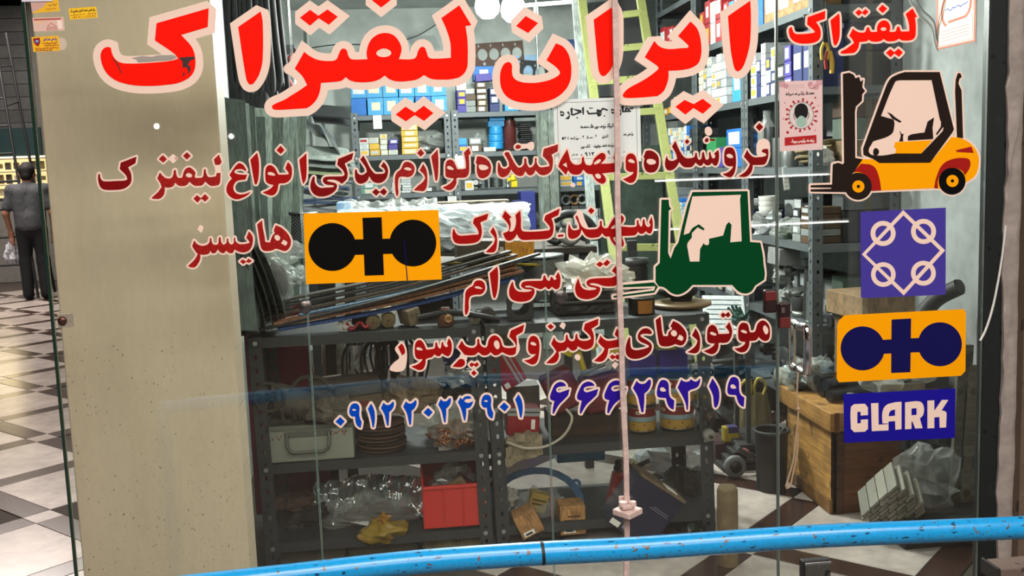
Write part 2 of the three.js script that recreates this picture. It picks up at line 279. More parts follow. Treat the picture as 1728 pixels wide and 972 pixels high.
function sheets(draw, box, s) {   // [{ outer, holes }]
  const all = loopsOf(draw, box, s), big = all.reduce((m, o) => (Math.abs(o.area) > Math.abs(m) ? o.area : m), 0), outs = all.filter((o) => Math.sign(o.area) === Math.sign(big));
  return outs.map((o) => ({ outer: o.l, area: Math.abs(o.area), holes: all.filter((k) => Math.sign(k.area) !== Math.sign(big) && inside(k.l[0], o.l)).map((k) => k.l) }));
}
function vinyl(sheet, o, z, thick = 0.0006) {   // a cut sheet on the glass plane, in the axes of a thing at o
  const at = (p) => { const q = W(p[0], p[1], 2.5); return new THREE.Vector2(q.x - o.x, q.y - o.y); };
  const s = new THREE.Shape(sheet.outer.map(at)); for (const h of sheet.holes) s.holes.push(new THREE.Path(h.map(at)));
  return uvm(new THREE.ExtrudeGeometry(s, { depth: thick, bevelEnabled: false }).translate(0, 0, z));
}
const M_cream = paint(0xecd2c3, 0.6, null, 1, { specularIntensity: 0.4 }), M_red = paint(0xfb1503, 0.6, null, 1, { specularIntensity: 0.12 });
const sparkle = (a, b, seed) => { const R = rng(seed), c = new Float32Array(128 * 128).map(() => R()); return tex(128, 128, (u, v, x, y) => { const k = Math.pow(c[y * 128 + x], 5) * 0.8 + per(u, v, 1.5, seed) * 0.12; return [0, 1, 2].map((j) => a[j] + (b[j] - a[j]) * Math.max(0, k)); }); };
const M_glitter = new THREE.MeshPhysicalMaterial({ map: scaled(sparkle([0.53, 0.03, 0.03], [1, 0.26, 0.1], 3), 0.16), roughness: 0.45, specularIntensity: 0.5 });
const M_maroon = new THREE.MeshPhysicalMaterial({ specularIntensity: 0.2, map: scaled(sparkle([0.46, 0.03, 0.04], [0.6, 0.07, 0.06], 9), 0.12), roughness: 0.45 });
const M_crimson = new THREE.MeshPhysicalMaterial({ specularIntensity: 0.2, map: scaled(sparkle([0.6, 0.05, 0.045], [0.72, 0.1, 0.07], 14), 0.12), roughness: 0.45 });
const M_blueInk = paint(0x0545b8, 0.6, null, 1, { specularIntensity: 0.12 }), M_indigo = paint(0x2a1590, 0.6, null, 1, { specularIntensity: 0.12 });
const GLYPH = {
  kaf: ['A', '1057 42! 1052 137! 918 177! 975 245 990 320 975 375 930 410 860 428 720 435 620 420 560 390 525 345 510 290 515 260 530 243 550 238 562 242! 568 270 585 300 615 318 680 322 800 315 870 307 903 297! 880 270 785 205! 793 118!'],
  alef: ['B', '180 58! 190 110 190 300 175 370 150 415 133 428 118 422 105 390 66 137!'],
  liftr: ['B', '1185 27! 1246 128! 1216 132! 1226 200 1228 300 1222 350 1195 385 1150 400 1080 403 1040 398 1006 380! 975 400 930 410 870 412 830 400 808 382! 780 402 740 414 670 416 630 406 611 390! 590 408 560 414 485 420! 480 460 465 500 440 530 413 548! 330 553 270 556 245 553 237 540 250 527 300 505 340 480 380 455 415 430! 390 385 352 348! 400 262! 430 285 470 303 520 309 560 303 575 275 585 253 600 246 615 255 625 285 640 300 720 300! 716 265 730 215 760 182 805 167 850 177 880 210 893 250 880 300! 945 300 965 290 978 255 993 238 1010 242 1020 265 1032 292 1070 297 1142 293! 1140 220 1120 150 1094 92!', '765 268 785 250 810 246 835 257 841 270 828 284 800 289 775 283'],
  d2: ['n', '935 375! 970 410 1030 410 1080 365 1100 370 1100 430 1070 490 1025 530! 1025 620 1015 750! 990 750! 970 660 945 560 890 465!'],
  d9: ['n', '480 388 520 405 545 460 540 560 555 640 580 690! 565 785! 530 770 490 720 470 600! 420 600 385 560 380 500 400 430 435 395', '425 495 440 478 470 480 490 495 470 508 440 506'],
  d1: ['n', '730 390! 760 440 785 510 795 600 790 700 775 780! 755 775! 735 660 710 560 680 475!'],
  d0: ['n', '230 610! 305 680! 240 755! 155 685!'],
  d4: ['o', '545 295! 580 325! 610 285 660 270 700 275 730 305! 690 315 640 318 612 345 630 370 680 380 755 350! 730 420 690 460 640 470! 640 560 625 665! 605 670! 580 560 550 460 505 370!'],
  d6: ['p', '320 235 380 240 420 270 435 300! 370 305 310 315 275 345 280 385 320 405 390 385 490 350! 465 450! 400 520 320 600 270 680 235 750! 215 745! 220 660 245 540! 200 530 175 500 180 440 210 360 250 280'],
  d9b: ['q', '1440 145 1490 165 1515 220 1520 330 1530 390 1555 430 1600 460! 1590 605! 1540 580 1500 520 1475 425! 1420 420 1360 410 1340 370 1345 280 1375 190 1400 155', '1385 295 1395 265 1430 258 1475 310 1450 325 1405 320'],
  d1b: ['q', '1110 165! 1160 240 1200 320 1215 400 1210 510 1185 590 1150 615 1130 540 1120 440 1090 360 1055 290!'],
  d3: ['q', '630 185! 680 215 740 215 785 175! 800 195 860 215 920 165! 920 220 890 290 830 325 780 340 735 370! 740 480 735 650! 715 650! 700 560 660 460 575 310!'],
};
const D2 = (f, x, y, w, h) => [f, `${x} ${y}! ${x + w} ${y + h}! ${x} ${y + 2 * h}! ${x - w} ${y + h}!`];
const WORDS = [
  ['huge red word with cream edge and a scratched last letter, over the cream pillar', M_red, 12.9, [
    ['kaf'], ['alef'], ['liftr'], ['B', '378 90! 430 50! 472 80! 518 48! 570 85! 525 126! 474 92! 430 130!'], ['B', '735 -5! 790 38! 845 -5! 790 -48!'], ['B', '863 580! 913 540! 960 570! 1005 535! 1054 572! 1007 612! 960 582! 915 614!'], ['w', 'x', '480 115 492 106 500 110 497 122 486 124']]],
  ['huge red short word with cream edge, crossed by the white vertical strip', M_red, 12.9, [
    ['C', '640 296! 690 320 725 370 743 440 745 500 735 560 700 620 640 668 570 695 500 705 430 703 360 690 305 660 270 610 258 550 262 490 280 445 305 426 328 428 340 450 340 490 350 530 390 557 460 567 530 562 600 545 650 520 667 500 660 480 630 450 575 412!'], ['C', '433 110! 518 158! 450 226! 368 178!'],
    ['C', '1022 50! 1045 100 1050 200 1045 380 1022 460 985 510 963 520 945 510 930 470 898 135!'],
    ['D', '425 147! 470 195 492 260 500 330 497 380 480 430 440 460 390 475 330 482 275 484! 275 530 262 580 240 625 200 657! 60 668 -20 668 -37 655 -30 635 0 605 100 550 160 510 200 478! 207 465 195 448 112 392! 178 280! 210 315 250 332 300 335 360 330 405 328! 412 315 400 300 340 246!'],
    ['D', '322 730! 385 683! 447 712! 508 675! 570 722! 510 778! 446 738! 390 783!'], ['D', '833 5! 838 100 835 250 825 330 800 420 775 470 750 487 732 478 718 440 700 340 681 110!']]],
  ['small bright red word edged in cream above the yellow forklift', M_red, 3.6, [
    ['=kaf', 'E', 92, 55, 277, 221], ['=alef', 'E', 303, 68, 350, 231], ['=liftr', 'E', 354, 43, 742, 272], ['E', '428 64! 447 48! 464 62! 480 46! 496 60! 478 78! 463 65! 447 81!'], ['E', '566 24! 590 44! 568 67! 546 47!'], ['E', '584 268! 606 248! 626 264! 648 246! 670 266! 650 288! 627 270! 608 290!']]],
  ['single dark red hooked letter standing alone in front of the cream pillar', M_maroon, 3.05, [
    ['a', '580 175! 568 255! 478 305! 510 370 520 430 512 490 470 540 400 572 300 580 200 578 150 555 122 500 112 430 122 382 135 390 142 430 165 465 210 475 330 470 445 463 470 448! 450 400 375 325! 388 248!']]],
  ['glittering dark red word with one peeled dot in front of the cream pillar', M_glitter, 3.05, [
    ['a', '1582 148! 1615 240! 1590 275! 1535 275! 1518 210!'], ['w', 'a', '1535 270! 1595 270! 1600 376! 1553 380!'],
    ['a', '1553 375! 1600 372! 1598 450 1585 510 1540 527 1480 528 1415 478! 1380 520 1330 530 1280 525 1222 478! 1190 520 1130 533 1090 525 1047 490! 1030 530 970 552 925 545! 922 600 905 650 860 685 800 688 760 682! 790 650 840 605 885 545! 870 500 832 440! 865 365! 900 410 950 438 1000 435 1025 400 1045 335 1065 390 1085 430 1135 430! 1150 370 1175 325 1220 305 1265 330 1295 370 1290 425 1340 432 1385 420 1395 370 1410 325 1425 370 1450 418 1500 422 1545 412!', '1178 400 1195 378 1225 375 1255 400 1250 420 1215 428 1190 418'],
    ['a', '900 155! 950 205! 905 250! 850 205!'], ['w', 'a', '1022 155! 1072 195! 1025 245! 975 200!'], ['r', 'a', '1053 178! 1072 195! 1053 213!'], D2('a', 1192, 120, 48, 46), ['a', '1315 640! 1362 680! 1410 628! 1460 675! 1415 722! 1365 685! 1322 735! 1270 685!']]],
  ['crimson word in front of the leaning grey-green sheets', M_crimson, 3.05, [
    ['b', '250 325 290 345 318 385 325 420 280 400 220 402 185 425 200 450 270 465 340 465! 320 525! 270 530 215 545 180 590 175 640 200 685 250 705 310 700 385 672! 350 710 290 745 220 765 160 750 110 710 88 660 95 600 120 550 155 515! 125 468! 150 430 190 370 225 333'],
    ['b', '460 198! 480 280 485 400 475 520 455 582 435 582 420 520 378 285!'], ['b', '835 310! 870 350 885 410 878 490 850 540 790 570 735 573 720 590 712 640 690 690 650 718 600 712 525 682! 590 655 640 620 660 590! 610 580 570 550 560 500 560 430 570 380 600 353 640 355 680 390 700 430 720 465! 800 465 845 460! 840 440 802 388!', '595 465 590 445 610 433 650 440 680 470 640 475'],
    ['b', '745 112! 795 168! 747 215! 695 170!'], ['b', '1060 205! 1062 300 1062 440 1050 530 1020 582! 1000 500 972 285!']]],
  ['dark red word with a long curled tail left of the yellow cartons', M_maroon, 3.05, [
    ['b', '1630 200! 1612 282! 1525 330! 1550 400 1562 460 1550 520 1490 578! 1450 548 1400 528 1340 525 1310 535 1330 548 1380 560 1425 580 1430 620 1400 670 1330 715 1250 732 1180 720 1130 680 1108 620 1115 550 1140 492 1160 495 1160 540 1180 590 1230 625 1300 622 1370 618 1395 605 1370 592 1310 588 1270 565 1258 530 1275 500 1310 490 1420 487 1500 483 1525 462! 1500 410 1432 345! 1445 275!'],
    ['c', '485 345! 520 390 540 450 530 520 500 570 450 600 400 602 350 580 310 520! 290 570 250 600 200 612 160 590 140 550 135 500 140 440 155 440 170 480 200 502 240 500 280 470! 270 420 200 318! 240 270! 280 340 320 420 355 465! 380 488 440 492 490 485 505 465! 490 430 450 400!'], ['c', '390 670! 435 710! 490 665! 528 710! 490 755! 437 715! 395 760! 345 712!']]],
  ['glittering red word of five letters below the yellow cartons on the back shelf', M_glitter, 3.05, [
    ['c', '775 345 820 360 855 400 860 450 840 500 790 530 730 525 680 530 665 560 660 640 665 730 650 768! 635 740 622 600 625 520 650 470 690 440 715 390 735 355', '735 430 760 412 800 418 825 440 800 452 760 445'], ['c', '965 370! 1000 430 1015 500 1015 600 1000 670 970 700 920 698 850 690! 900 640 960 590 990 545! 975 500 922 450!'], ['c', '935 190! 980 240! 937 285! 890 240!'], ['c', '1140 195! 1150 300 1150 420 1145 520 1130 578 1115 570 1100 480 1062 280!'],
    ['c', '1520 175! 1545 245! 1520 265! 1525 400 1520 480 1490 530 1430 540 1375 545 1370 600 1340 660 1290 690 1240 680 1200 655! 1260 630 1320 580 1340 545! 1280 540 1240 520 1235 460 1235 390 1250 340 1290 320 1330 335 1360 390 1380 435! 1440 435 1485 425! 1480 330 1460 235!', '1262 430 1258 405 1285 395 1320 415 1335 440 1290 440']]],
  ['red word with a smeared peeled dot, left of the white notice on the glass', M_glitter, 3.05, [
    ['d', '180 350! 250 360 310 395 345 450 350 510 330 570 290 605 240 618 200 600 180 550 175 500 180 445! 162 430!', '200 480 205 455 250 452 295 465 318 490 300 510 240 520 212 505'],
    ['d', '1165 205! 1160 290! 1085 330! 1100 380 1100 450 1085 520 1040 565 985 580 940 570 890 520! 860 570 810 580 765 530! 740 580 690 590 640 565 590 510! 570 560 520 600 480 605 445 580 430 530 432 470 440 425 455 440 470 480 500 500 540 495 570 465! 560 410 510 320! 530 300 565 300! 600 370 640 440 680 485 720 480 750 440 765 375 785 440 815 485 850 475 880 430 893 370 905 430 940 480 1000 480 1060 470! 1045 420 975 345! 990 260!'],
    ['d', '645 240 660 215 690 212 712 235 690 258 660 260'], ['w', 'd', '715 212! 790 208! 850 185 865 230 840 270 790 242! 720 255!']]],
  ['plain crimson word overlapping the lower edge of the white notice', M_crimson, 3.05, [
    ['e', '195 300! 215 370 235 440 270 480 320 490 365 470 385 395 405 450 430 490 490 488 520 420 570 370 620 345 655 365 660 410 635 445 600 478! 700 475 780 465! 770 440 755 400! 785 345! 820 390 838 450 830 520 800 570! 700 585 615 595! 650 630 665 680 640 715 600 715 545 680 500 605! 440 595 390 548! 350 600 290 610 240 595 205 555! 180 615! 85 510! 110 440 160 355!', '138 490! 185 460! 195 525!', '520 480 550 440 590 420 605 435 590 460 560 478', '535 625 545 600 580 600 605 630 595 655 560 655'],
    ['w', 'e', '245 735 265 718 285 738 265 752'], ['e', '970 352 1010 370 1035 420 1045 490 1045 580 1030 660 1000 700 960 710 920 695 870 665! 930 640 990 600 1000 575! 950 575 910 545 905 490 905 420 925 370', '935 445 945 425 975 420 1015 460 970 465']]],
  ['dark maroon word with a half-peeled first letter below the red triangle dots at the right', M_maroon, 3.05, [
    ['e', '1150 320! 1200 315 1260 340 1300 390 1310 450 1300 520 1265 570 1210 585 1160 570 1130 520 1125 460 1135 410! 1120 400!', '1160 455 1170 425 1215 418 1260 435 1272 465 1240 485 1190 485'],
    ['f', '805 415! 815 470 810 550 790 600 765 610 725 575! 700 600 665 605 625 575! 600 610 560 600 530 570! 490 620 430 630 380 620 330 565! 300 620 250 660 200 665 170 640 158 590 165 530 180 485! 195 530 230 550 270 545 305 525! 290 460 242 375! 285 305! 310 370 350 450 400 510 460 518 515 500 535 450 550 500 570 535 600 520 620 440 640 490 660 535 690 520 700 440 720 490 740 520 765 510 770 490! 755 460!'],
    D2('f', 427, 285, 30, 32), ['w', 'f', '660 160 690 145 715 170 720 210 690 235 655 205'], ['f', '640 300 655 280 670 270 690 300 660 325'], ['r', 'f', '700 280! 775 285! 760 310! 705 305!'],
    ['f', '945 385 985 400 1010 450 1020 520 1018 620 1000 700 965 745 920 745 855 710! 920 690 975 640 985 615! 930 615 890 590 878 530 880 450 900 400', '905 490 915 470 950 465 985 505 940 515'],
    ['w', 'f', '1335 295 1380 295 1415 325 1425 380 1420 420 1370 450 1330 470 1290 475 1280 400 1292 330'], ['f', '1330 440! 1350 410 1410 405! 1415 470 1400 540 1370 590 1300 600 1225 600! 1220 650 1190 710 1130 745 1045 738! 1110 700 1160 650 1190 590! 1160 550 1115 500! 1155 415! 1190 470 1240 505 1300 505 1350 500 1390 480 1380 460!'], D2('f', 1305, 90, 46, 50)]],
  ['glittering dark red word left of the big yellow sign with black discs', M_glitter, 3.05, [
    ['g', '865 290! 900 330 915 380 905 460 870 520 810 545 750 540 690 510! 670 550 630 555 590 525! 560 555 520 545 485 510! 460 550 420 555 395 525! 380 560 320 575 275 570! 275 620 250 680 210 725 160 728 125 710! 190 650 220 610 245 565! 220 540 175 470! 200 400! 240 445 300 465 360 450 385 420 400 370 415 420 440 450 490 440 510 360 530 420 555 450 590 430 605 375 620 420 650 450 680 430 690 365 705 410 740 440 800 445 875 430! 860 400 832 370!'],
    ['w', 'g', '275 225! 300 243! 285 295! 250 262!'], ['g', '790 630! 830 655! 860 620! 905 650! 865 675! 835 660! 795 690! 755 655!'],
    ['g', '1025 155! 1035 250 1055 350 1065 420! 1120 425! 1130 395 1150 345 1180 305 1165 285! 1190 215! 1260 245 1330 310 1370 380 1375 440 1350 500 1300 530 1250 515 1190 500! 1150 520 1080 530 1030 515 1005 460 965 205!', '1175 360 1190 335 1220 335 1245 365 1230 400 1195 395', '1255 435! 1285 390! 1330 420 1325 450 1305 465!']]],
  ['crimson words joined by a dash between the big yellow sign and the green forklift', M_crimson, 3.05, [
    ['h', '535 180! 515 255! 435 290! 450 350 455 410 440 480 400 525 320 545 220 550 140 540 105 500 95 430 105 370! 120 372! 135 410 170 445 230 450 340 440 410 435 415 420! 400 370 345 300! 360 240!'], ['h', '590 345! 625 410 640 490 635 580 615 640 570 655 500 650! 550 600 595 550 615 495! 600 460 555 405!'],
    ['h', '1400 120! 1385 200! 1300 240! 1320 300 1325 370 1310 440 1270 480 1180 495 1050 500 950 502 905 475 880 430! 850 480 800 510 755 505 730 470 710 420! 770 395 785 350 765 300 700 220! 735 150! 815 225! 790 245! 805 300 800 360 785 400! 830 395 860 340 870 270 860 200! 920 145! 930 250 930 350 945 390 1000 402 1150 398 1270 385! 1285 360! 1270 330 1210 260! 1225 205!'], ['w', 'h', '800 230! 850 230! 850 380! 790 395!'], ['h', '1378 440! 1445 435! 1445 462! 1380 467!'],
    ['w', 'i', '405 140! 440 170 470 260 520 370! 440 385! 400 300! 370 215!'],
    ['i', '1290 215! 1305 280 1305 350 1290 410 1265 425 1220 395! 1190 425 1150 425 1125 400! 1100 440 1050 450 930 455! 940 490 955 540 945 580 900 590 840 560 800 510 780 460! 730 460 690 420! 660 460 600 475 540 475 490 450 440 375! 420 440 370 480 320 490 285 470 275 420 278 350 290 305! 305 345 330 380 370 385 415 370! 405 310 365 225! 385 205 420 290 450 340 500 370 560 375 630 365 660 330 675 270 690 330 720 360 760 355! 790 300 830 240 880 205 930 205 955 240 945 280 900 335! 1000 345 1080 345 1110 330 1120 260 1140 310 1170 340 1195 250 1215 310 1245 345 1275 330 1275 310! 1260 290!', '800 360 840 320 880 290 900 310 880 340 840 362', '825 480 850 465 890 475 915 520 905 560 860 540'], ['i', '555 110! 600 145! 560 190! 518 150!']]],
  ['crimson words under the dash row, beside a round glass bolt', M_crimson, 3.05, [
    ['j', '1600 140! 1625 200 1630 280 1610 330 1560 345 1480 342 1410 318 1350 315 1340 325 1400 342 1440 355 1445 385 1415 440 1360 468 1290 475 1230 455 1200 410 1195 350 1210 300 1228 262! 1240 310 1265 360 1310 382 1370 382 1410 370 1390 360 1330 345 1308 315 1325 283 1380 268 1480 262 1560 258 1605 240! 1595 215 1562 192!'], ['j', '1445 95! 1475 120! 1515 78! 1548 105! 1510 145! 1475 122! 1445 155! 1405 125!'],
    ['j', '1025 200! 1045 250 1045 320 1030 365 1000 375 960 350! 930 375 895 350! 850 375 810 365 780 355 740 340 690 345 700 355 760 360 785 380 780 430 740 480 670 500 600 495 550 470 530 420 535 360 560 300! 570 300! 580 350 610 390 660 402 720 400 760 385 740 378 690 372 655 350 655 320 680 300 740 292 830 290 865 285 885 235 905 270 935 290 955 250 985 280 1010 270! 995 250!'],
    ['j', '410 145! 420 200 420 300 410 400 390 462 375 462 360 400 335 215!'], ['j', '230 285 270 300 290 340 285 390 250 425 190 430 140 450 125 500 125 570 105 630 90 630 85 560 88 470 95 400 130 360 165 340 185 300', '185 355 215 345 245 355 260 370 225 370']]],
  ['dark crimson words with a half-peeled last letter, above the pale blue number', M_crimson, 3.05, [
    ['r', 'k', '200 355! 230 400 240 470 205 500! 180 450 155 400!'], ['w', 'k', '200 345 240 400 255 480 250 580 225 665 160 690 80 680 65 660 110 600 180 530 130 425 160 380'],
    ['k', '770 290! 800 330 810 400 800 470 770 510 730 500 690 475! 660 510 620 505 600 485! 570 520 520 535 495 550 490 600 465 660 420 680 370 665 315 635! 390 610 440 570 455 545! 400 545 370 520 358 460 360 390 375 340 410 315 450 330 480 380 500 430! 560 425 600 410 620 340 640 390 670 415 695 335 715 380 745 400 765 385! 750 360!', '385 430 382 408 405 400 440 415 455 435 420 438'],
    ['k', '1690 125! 1670 215! 1590 260! 1600 330 1595 400 1585 480! 1540 500 1480 490 1420 460! 1380 490 1330 500 1280 460! 1250 490 1190 500 1130 460! 1090 495 1010 500 960 490! 930 450 885 400! 930 320! 970 380 1020 405 1080 405 1115 370 1130 300 1150 360 1180 395 1230 400 1260 310 1300 265 1350 262 1400 310 1430 390 1480 410 1560 405 1590 390! 1570 340 1505 270! 1525 200!', '1320 360 1340 320 1375 330 1390 390 1370 425 1340 410'], ['w', 'k', '1595 380! 1618 360! 1625 420 1600 480 1570 505!'], ['k', '905 545 950 550 970 590 950 630 900 645 815 635! 860 590'], ['w', 'k', '930 480! 990 490! 985 545! 900 545!'],
    ['k', '1050 585! 1085 605! 1120 582! 1140 615! 1105 645! 1075 620! 1050 645! 1020 615!'], D2('k', 1078, 680, 35, 35)]],
  ['crimson words with peeled dots, above the dark blue number', M_crimson, 3.05, [
    ['l', '365 335 405 355 430 410 435 480 425 580 405 650 370 680 330 680 245 635! 310 620 370 580 390 555! 330 555 300 520 295 450 305 380 330 345', '325 430 335 410 365 412 395 445 355 450'],
    ['l', '1150 125! 1145 200! 1065 250! 1090 310 1095 390 1080 460 1030 495 970 500 900 460! 880 500 830 515 775 470! 750 510 700 520 665 530! 670 590 640 650 590 670 515 665! 570 610 610 570 640 525! 610 480 575 435! 610 350! 640 400 700 420 745 395 765 320 785 370 820 400 860 385 885 310 900 360 930 390 1000 395 1050 380! 1060 360! 1035 320 970 260! 985 190!'],
    ['l', '570 190! 610 225! 570 260! 530 220!'], ['w', 'l', '715 180! 742 200! 725 245! 690 215!'], ['w', 'l', '885 572 918 582 918 612 900 624 872 598'],
    ['l', '1375 245! 1410 290 1425 360 1420 430 1395 470! 1340 480 1270 490! 1260 560 1230 620 1180 650 1095 640! 1150 590 1200 540 1225 490! 1180 450 1145 410! 1175 330! 1210 370 1260 395 1330 390 1380 380! 1390 360! 1345 320!'],
    ['l', '1320 560! 1350 585! 1380 560! 1420 590! 1385 625! 1350 600! 1325 625! 1285 590!'], ['w', 'l', '1355 662! 1382 680! 1350 725! 1327 692!']]],
  ['maroon words at the right end of the lowest text line, left of the chrome handle', M_maroon, 3.05, [
    ['m', '150 315 190 330 212 378 150 382 105 385 75 405 110 435 170 470 210 510 212 565 180 620 120 660 40 685 -40 680 -90 640 -105 575 -90 490 -64 422! -50 430 -45 500 -30 560 20 580 90 572 150 555 180 535 150 510 90 485 50 450 45 400 70 350 110 320'],
    ['m', '320 175! 330 260 340 360 355 410! 410 410! 420 360 460 320 440 290! 475 225! 550 265 610 330 635 390 630 460 600 510 560 525 500 505! 440 530 360 535 315 520 295 470 260 215!', '445 380 460 345 495 340 520 375 505 410 470 410', '520 445! 550 390! 590 415 595 450 575 470!'],
    ['m', '745 315! 780 370 800 440 800 520 785 590 740 620 645 605! 700 570 750 520 770 465! 745 440 700 405!'], ['m', '1155 240! 1180 300 1190 360 1175 430 1140 480 1080 495 1030 495 1025 540 1000 600 950 630 900 620 840 590! 900 570 960 530 980 500! 920 495 890 470 885 400 895 320 920 285 960 275 1000 310 1025 385! 1080 385 1155 380! 1150 350 1110 300!', '920 375 935 358 965 365 1000 395 950 398'],
    ['m', '1075 125! 1110 145! 1145 115! 1170 155! 1140 185! 1110 160! 1080 190! 1050 155!'], ['m', '1555 220 1600 235 1640 290 1650 370 1640 440 1600 470 1550 455 1510 420! 1480 460 1400 470! 1395 530 1360 590 1310 608 1260 595 1215 560! 1280 550 1340 510 1350 480! 1300 475 1270 450 1262 380 1270 300 1300 255 1340 248 1380 270 1400 350 1410 365! 1460 360 1480 320 1500 260', '1295 350 1310 335 1340 338 1370 370 1330 372', '1565 320 1580 280 1605 290 1630 340 1610 390 1585 375']]],
  ['pale blue telephone number reading 09122024901 in Persian digits', M_blueInk, 3.5, [
    ['d0'], ['d9'], ['d1'], ['d2'], ['=d2', 'n', 1250, 340, 1465, 735], ['=d0', 'n', 1580, 460, 1730, 607], ['=d2', 'o', 185, 305, 390, 697], ['d4'], ['=d9', 'o', 885, 248, 1080, 637], ['=d0', 'o', 1180, 372, 1330, 520], ['=d1', 'o', 1432, 242, 1555, 622]]],
  ['dark indigo telephone number reading 66629319 in Persian digits', M_indigo, 3.3, [
    ['d6'], ['=d6', 'p', 612, 230, 955, 747], ['=d6', 'p', 1055, 212, 1412, 742], ['=d2', 'x', 1067.8, 640.5, 1097.8, 695.3], ['=d9b', 'q', 258, 190, 525, 648], ['d3'], ['d1b'], ['d9b']]],
];
function drawn(items) {
  return items.map((it) => {
    let k = 'b', t = it; if (t[0] === 'w' || (t[0] === 'r' && t[1].length === 1)) { k = t[0]; t = t.slice(1); }
    if (t[0][0] === '=') { const g = GLYPH[t[0].slice(1)], list = g.slice(1).map((s) => outline(g[0], s)), [ox, oy, s] = FRAMES[t[1]], q = t.slice(2); return { k, paths: list.map((l) => fit(l, list, [ox + q[0] / s, oy + q[1] / s, ox + q[2] / s, oy + q[3] / s])) }; }
    if (GLYPH[t[0]]) t = GLYPH[t[0]];
    return { k, paths: t.slice(1).map((s) => outline(t[0], s)) };
  });
}
function bounds(items, m) { let a = 1e9, b = 1e9, c = -1e9, d = -1e9; for (const i of items) for (const p of i.paths[0]) { a = Math.min(a, p.x); b = Math.min(b, p.y); c = Math.max(c, p.x); d = Math.max(d, p.y); } return [a - m, b - m, c + m, d + m]; }
for (const [label, faceMat, edge, items] of WORDS) {
  const it = drawn(items), box = bounds(it, edge + 4), s = edge > 8 ? 4 : 7;
  const back = sheets((g) => { g.lineWidth = edge * 2; g.lineJoin = edge > 8 ? 'miter' : 'round'; g.miterLimit = 1.6; for (const i of it) { if (i.k === 'r') continue; g.beginPath(); pathOn(g, i.paths[0]); g.fill(); if (i.k === 'b') g.stroke(); else { g.lineWidth = 3; g.stroke(); g.lineWidth = edge * 2; } } }, box, s);
  const face = sheets((g) => { for (const i of it) { if (i.k === 'w') continue; g.beginPath(); for (const p of i.paths) pathOn(g, p); g.fill('evenodd'); } }, box, s);
  const o = W((box[0] + box[2]) / 2, (box[1] + box[3]) / 2, 2.5), t = thing('vinyl_lettering', label, 'lettering', [o.x, o.y, 0]);
  const letters = back.map((sh) => part(t, 'letter', vinyl(sh, o, 0.0003), M_cream));
  for (const f of face) { const p = f.outer[0], i = back.findIndex((b) => inside(p, b.outer)); part(letters[Math.max(0, i)], 'letter_face', vinyl(f, o, 0.0009), faceMat); }
}
{   // scrapes on the last letter of the huge word
  const t = scene.getObjectByName('vinyl_lettering'), o = t.position, dark = paint(0x2c0d0a, 0.6, null), grey = paint(0x9b958d, 0.6, null);
  for (const [n, m, p] of [['scratch', dark, '905 292! 982 286! 988 298! 962 308! 952 330! 966 338! 954 362! 946 340! 926 344! 924 312!'], ['scratch', dark, '930 362! 936 372! 930 392! 926 380!'], ['scratch', dark, '962 340! 966 352! 956 378! 953 362!'], ['scratch', dark, '562 288! 592 312! 622 378! 612 368! 588 318!'], ['worn_patch', grey, '668 294! 720 284! 770 288! 800 280! 880 279! 896 290! 868 304! 790 310! 700 316! 690 300!']]) { const i = drawn([['A', p]]); for (const sh of sheets((g) => { g.beginPath(); pathOn(g, i[0].paths[0]); g.fill(); }, bounds(i, 3), 7)) part(t, n, vinyl(sh, o, 0.0016, 0.0002), m); }
}
// stickers: name, label, category, layers [part name, material, height step, [frame, outlines...] list]
function sticker(name, label, category, layers, group) {
  const its = layers.map((l) => drawn(l[3])), box = bounds(its[0], 8), o = W((box[0] + box[2]) / 2, (box[1] + box[3]) / 2, 2.5), t = thing(name, label, category, [o.x, o.y, 0], 0, group);
  layers.forEach(([pn, m, z, , grow], k) => sheets((g) => { g.lineWidth = (grow || 0) * 2; g.lineJoin = 'round'; for (const i of its[k]) { g.beginPath(); for (const p of i.paths) pathOn(g, p); g.fill('evenodd'); if (grow) g.stroke(); } }, box, 7).filter((q) => q.area > 0.8).forEach((sh) => part(t, pn, vinyl(sh, o, 0.0003 + z * 0.0006), m)));
  return t;
}
const circ = (f, x, y, r, n = 28) => [f, Array.from({ length: n }, (_, i) => `${(x + r * Math.cos(i / n * 6.28319)).toFixed(1)} ${(y + r * Math.sin(i / n * 6.28319)).toFixed(1)}`).join(' ')];
const ring = (f, x, y, r, q) => [...circ(f, x, y, r), circ(f, x, y, q)[1]];
const M_yellow = paint(0xf7a300, 0.6, null, 1, { specularIntensity: 0.12 }), M_black = paint(0x0b0a0a, 0.6, null, 1, { specularIntensity: 0.12 }), M_black2 = paint(0x241b17, 0.6, null, 1, { specularIntensity: 0.12 }), M_navy = paint(0x14124f, 0.6, null, 1, { specularIntensity: 0.12 }), M_violet = paint(0x443a98, 0.6, null, 1, { specularIntensity: 0.12 }), M_royal = paint(0x1c1590, 0.6, null, 1, { specularIntensity: 0.12 }), M_green = paint(0x00401e, 0.6, null, 1, { specularIntensity: 0.12 }), M_brick = paint(0x9d1c18, 0.6, null, 1, { specularIntensity: 0.12 });
sticker('emblem_sticker', 'bigger yellow sticker with two black discs joined by a cross bar', 'sticker', [
  ['yellow_sheet', M_yellow, 0, [['x', '512 360.5! 740 354! 745.5 471.5! 516.5 479.5!']]],
  ['tear_line', M_navy, 2, [['x', '681 404! 682.4 404! 688.2 472.8! 686.6 472.9!']]],
  ['black_emblem', M_black, 1, [circ('x', 560.8, 416.7, 40.3), circ('x', 696.8, 410, 39.4), ['x', '596 404! 664 402.5! 664 428! 597 430!'], ['x', '611.6 367.5! 644 366.5! 648 464! 615.5 465!']]]]);
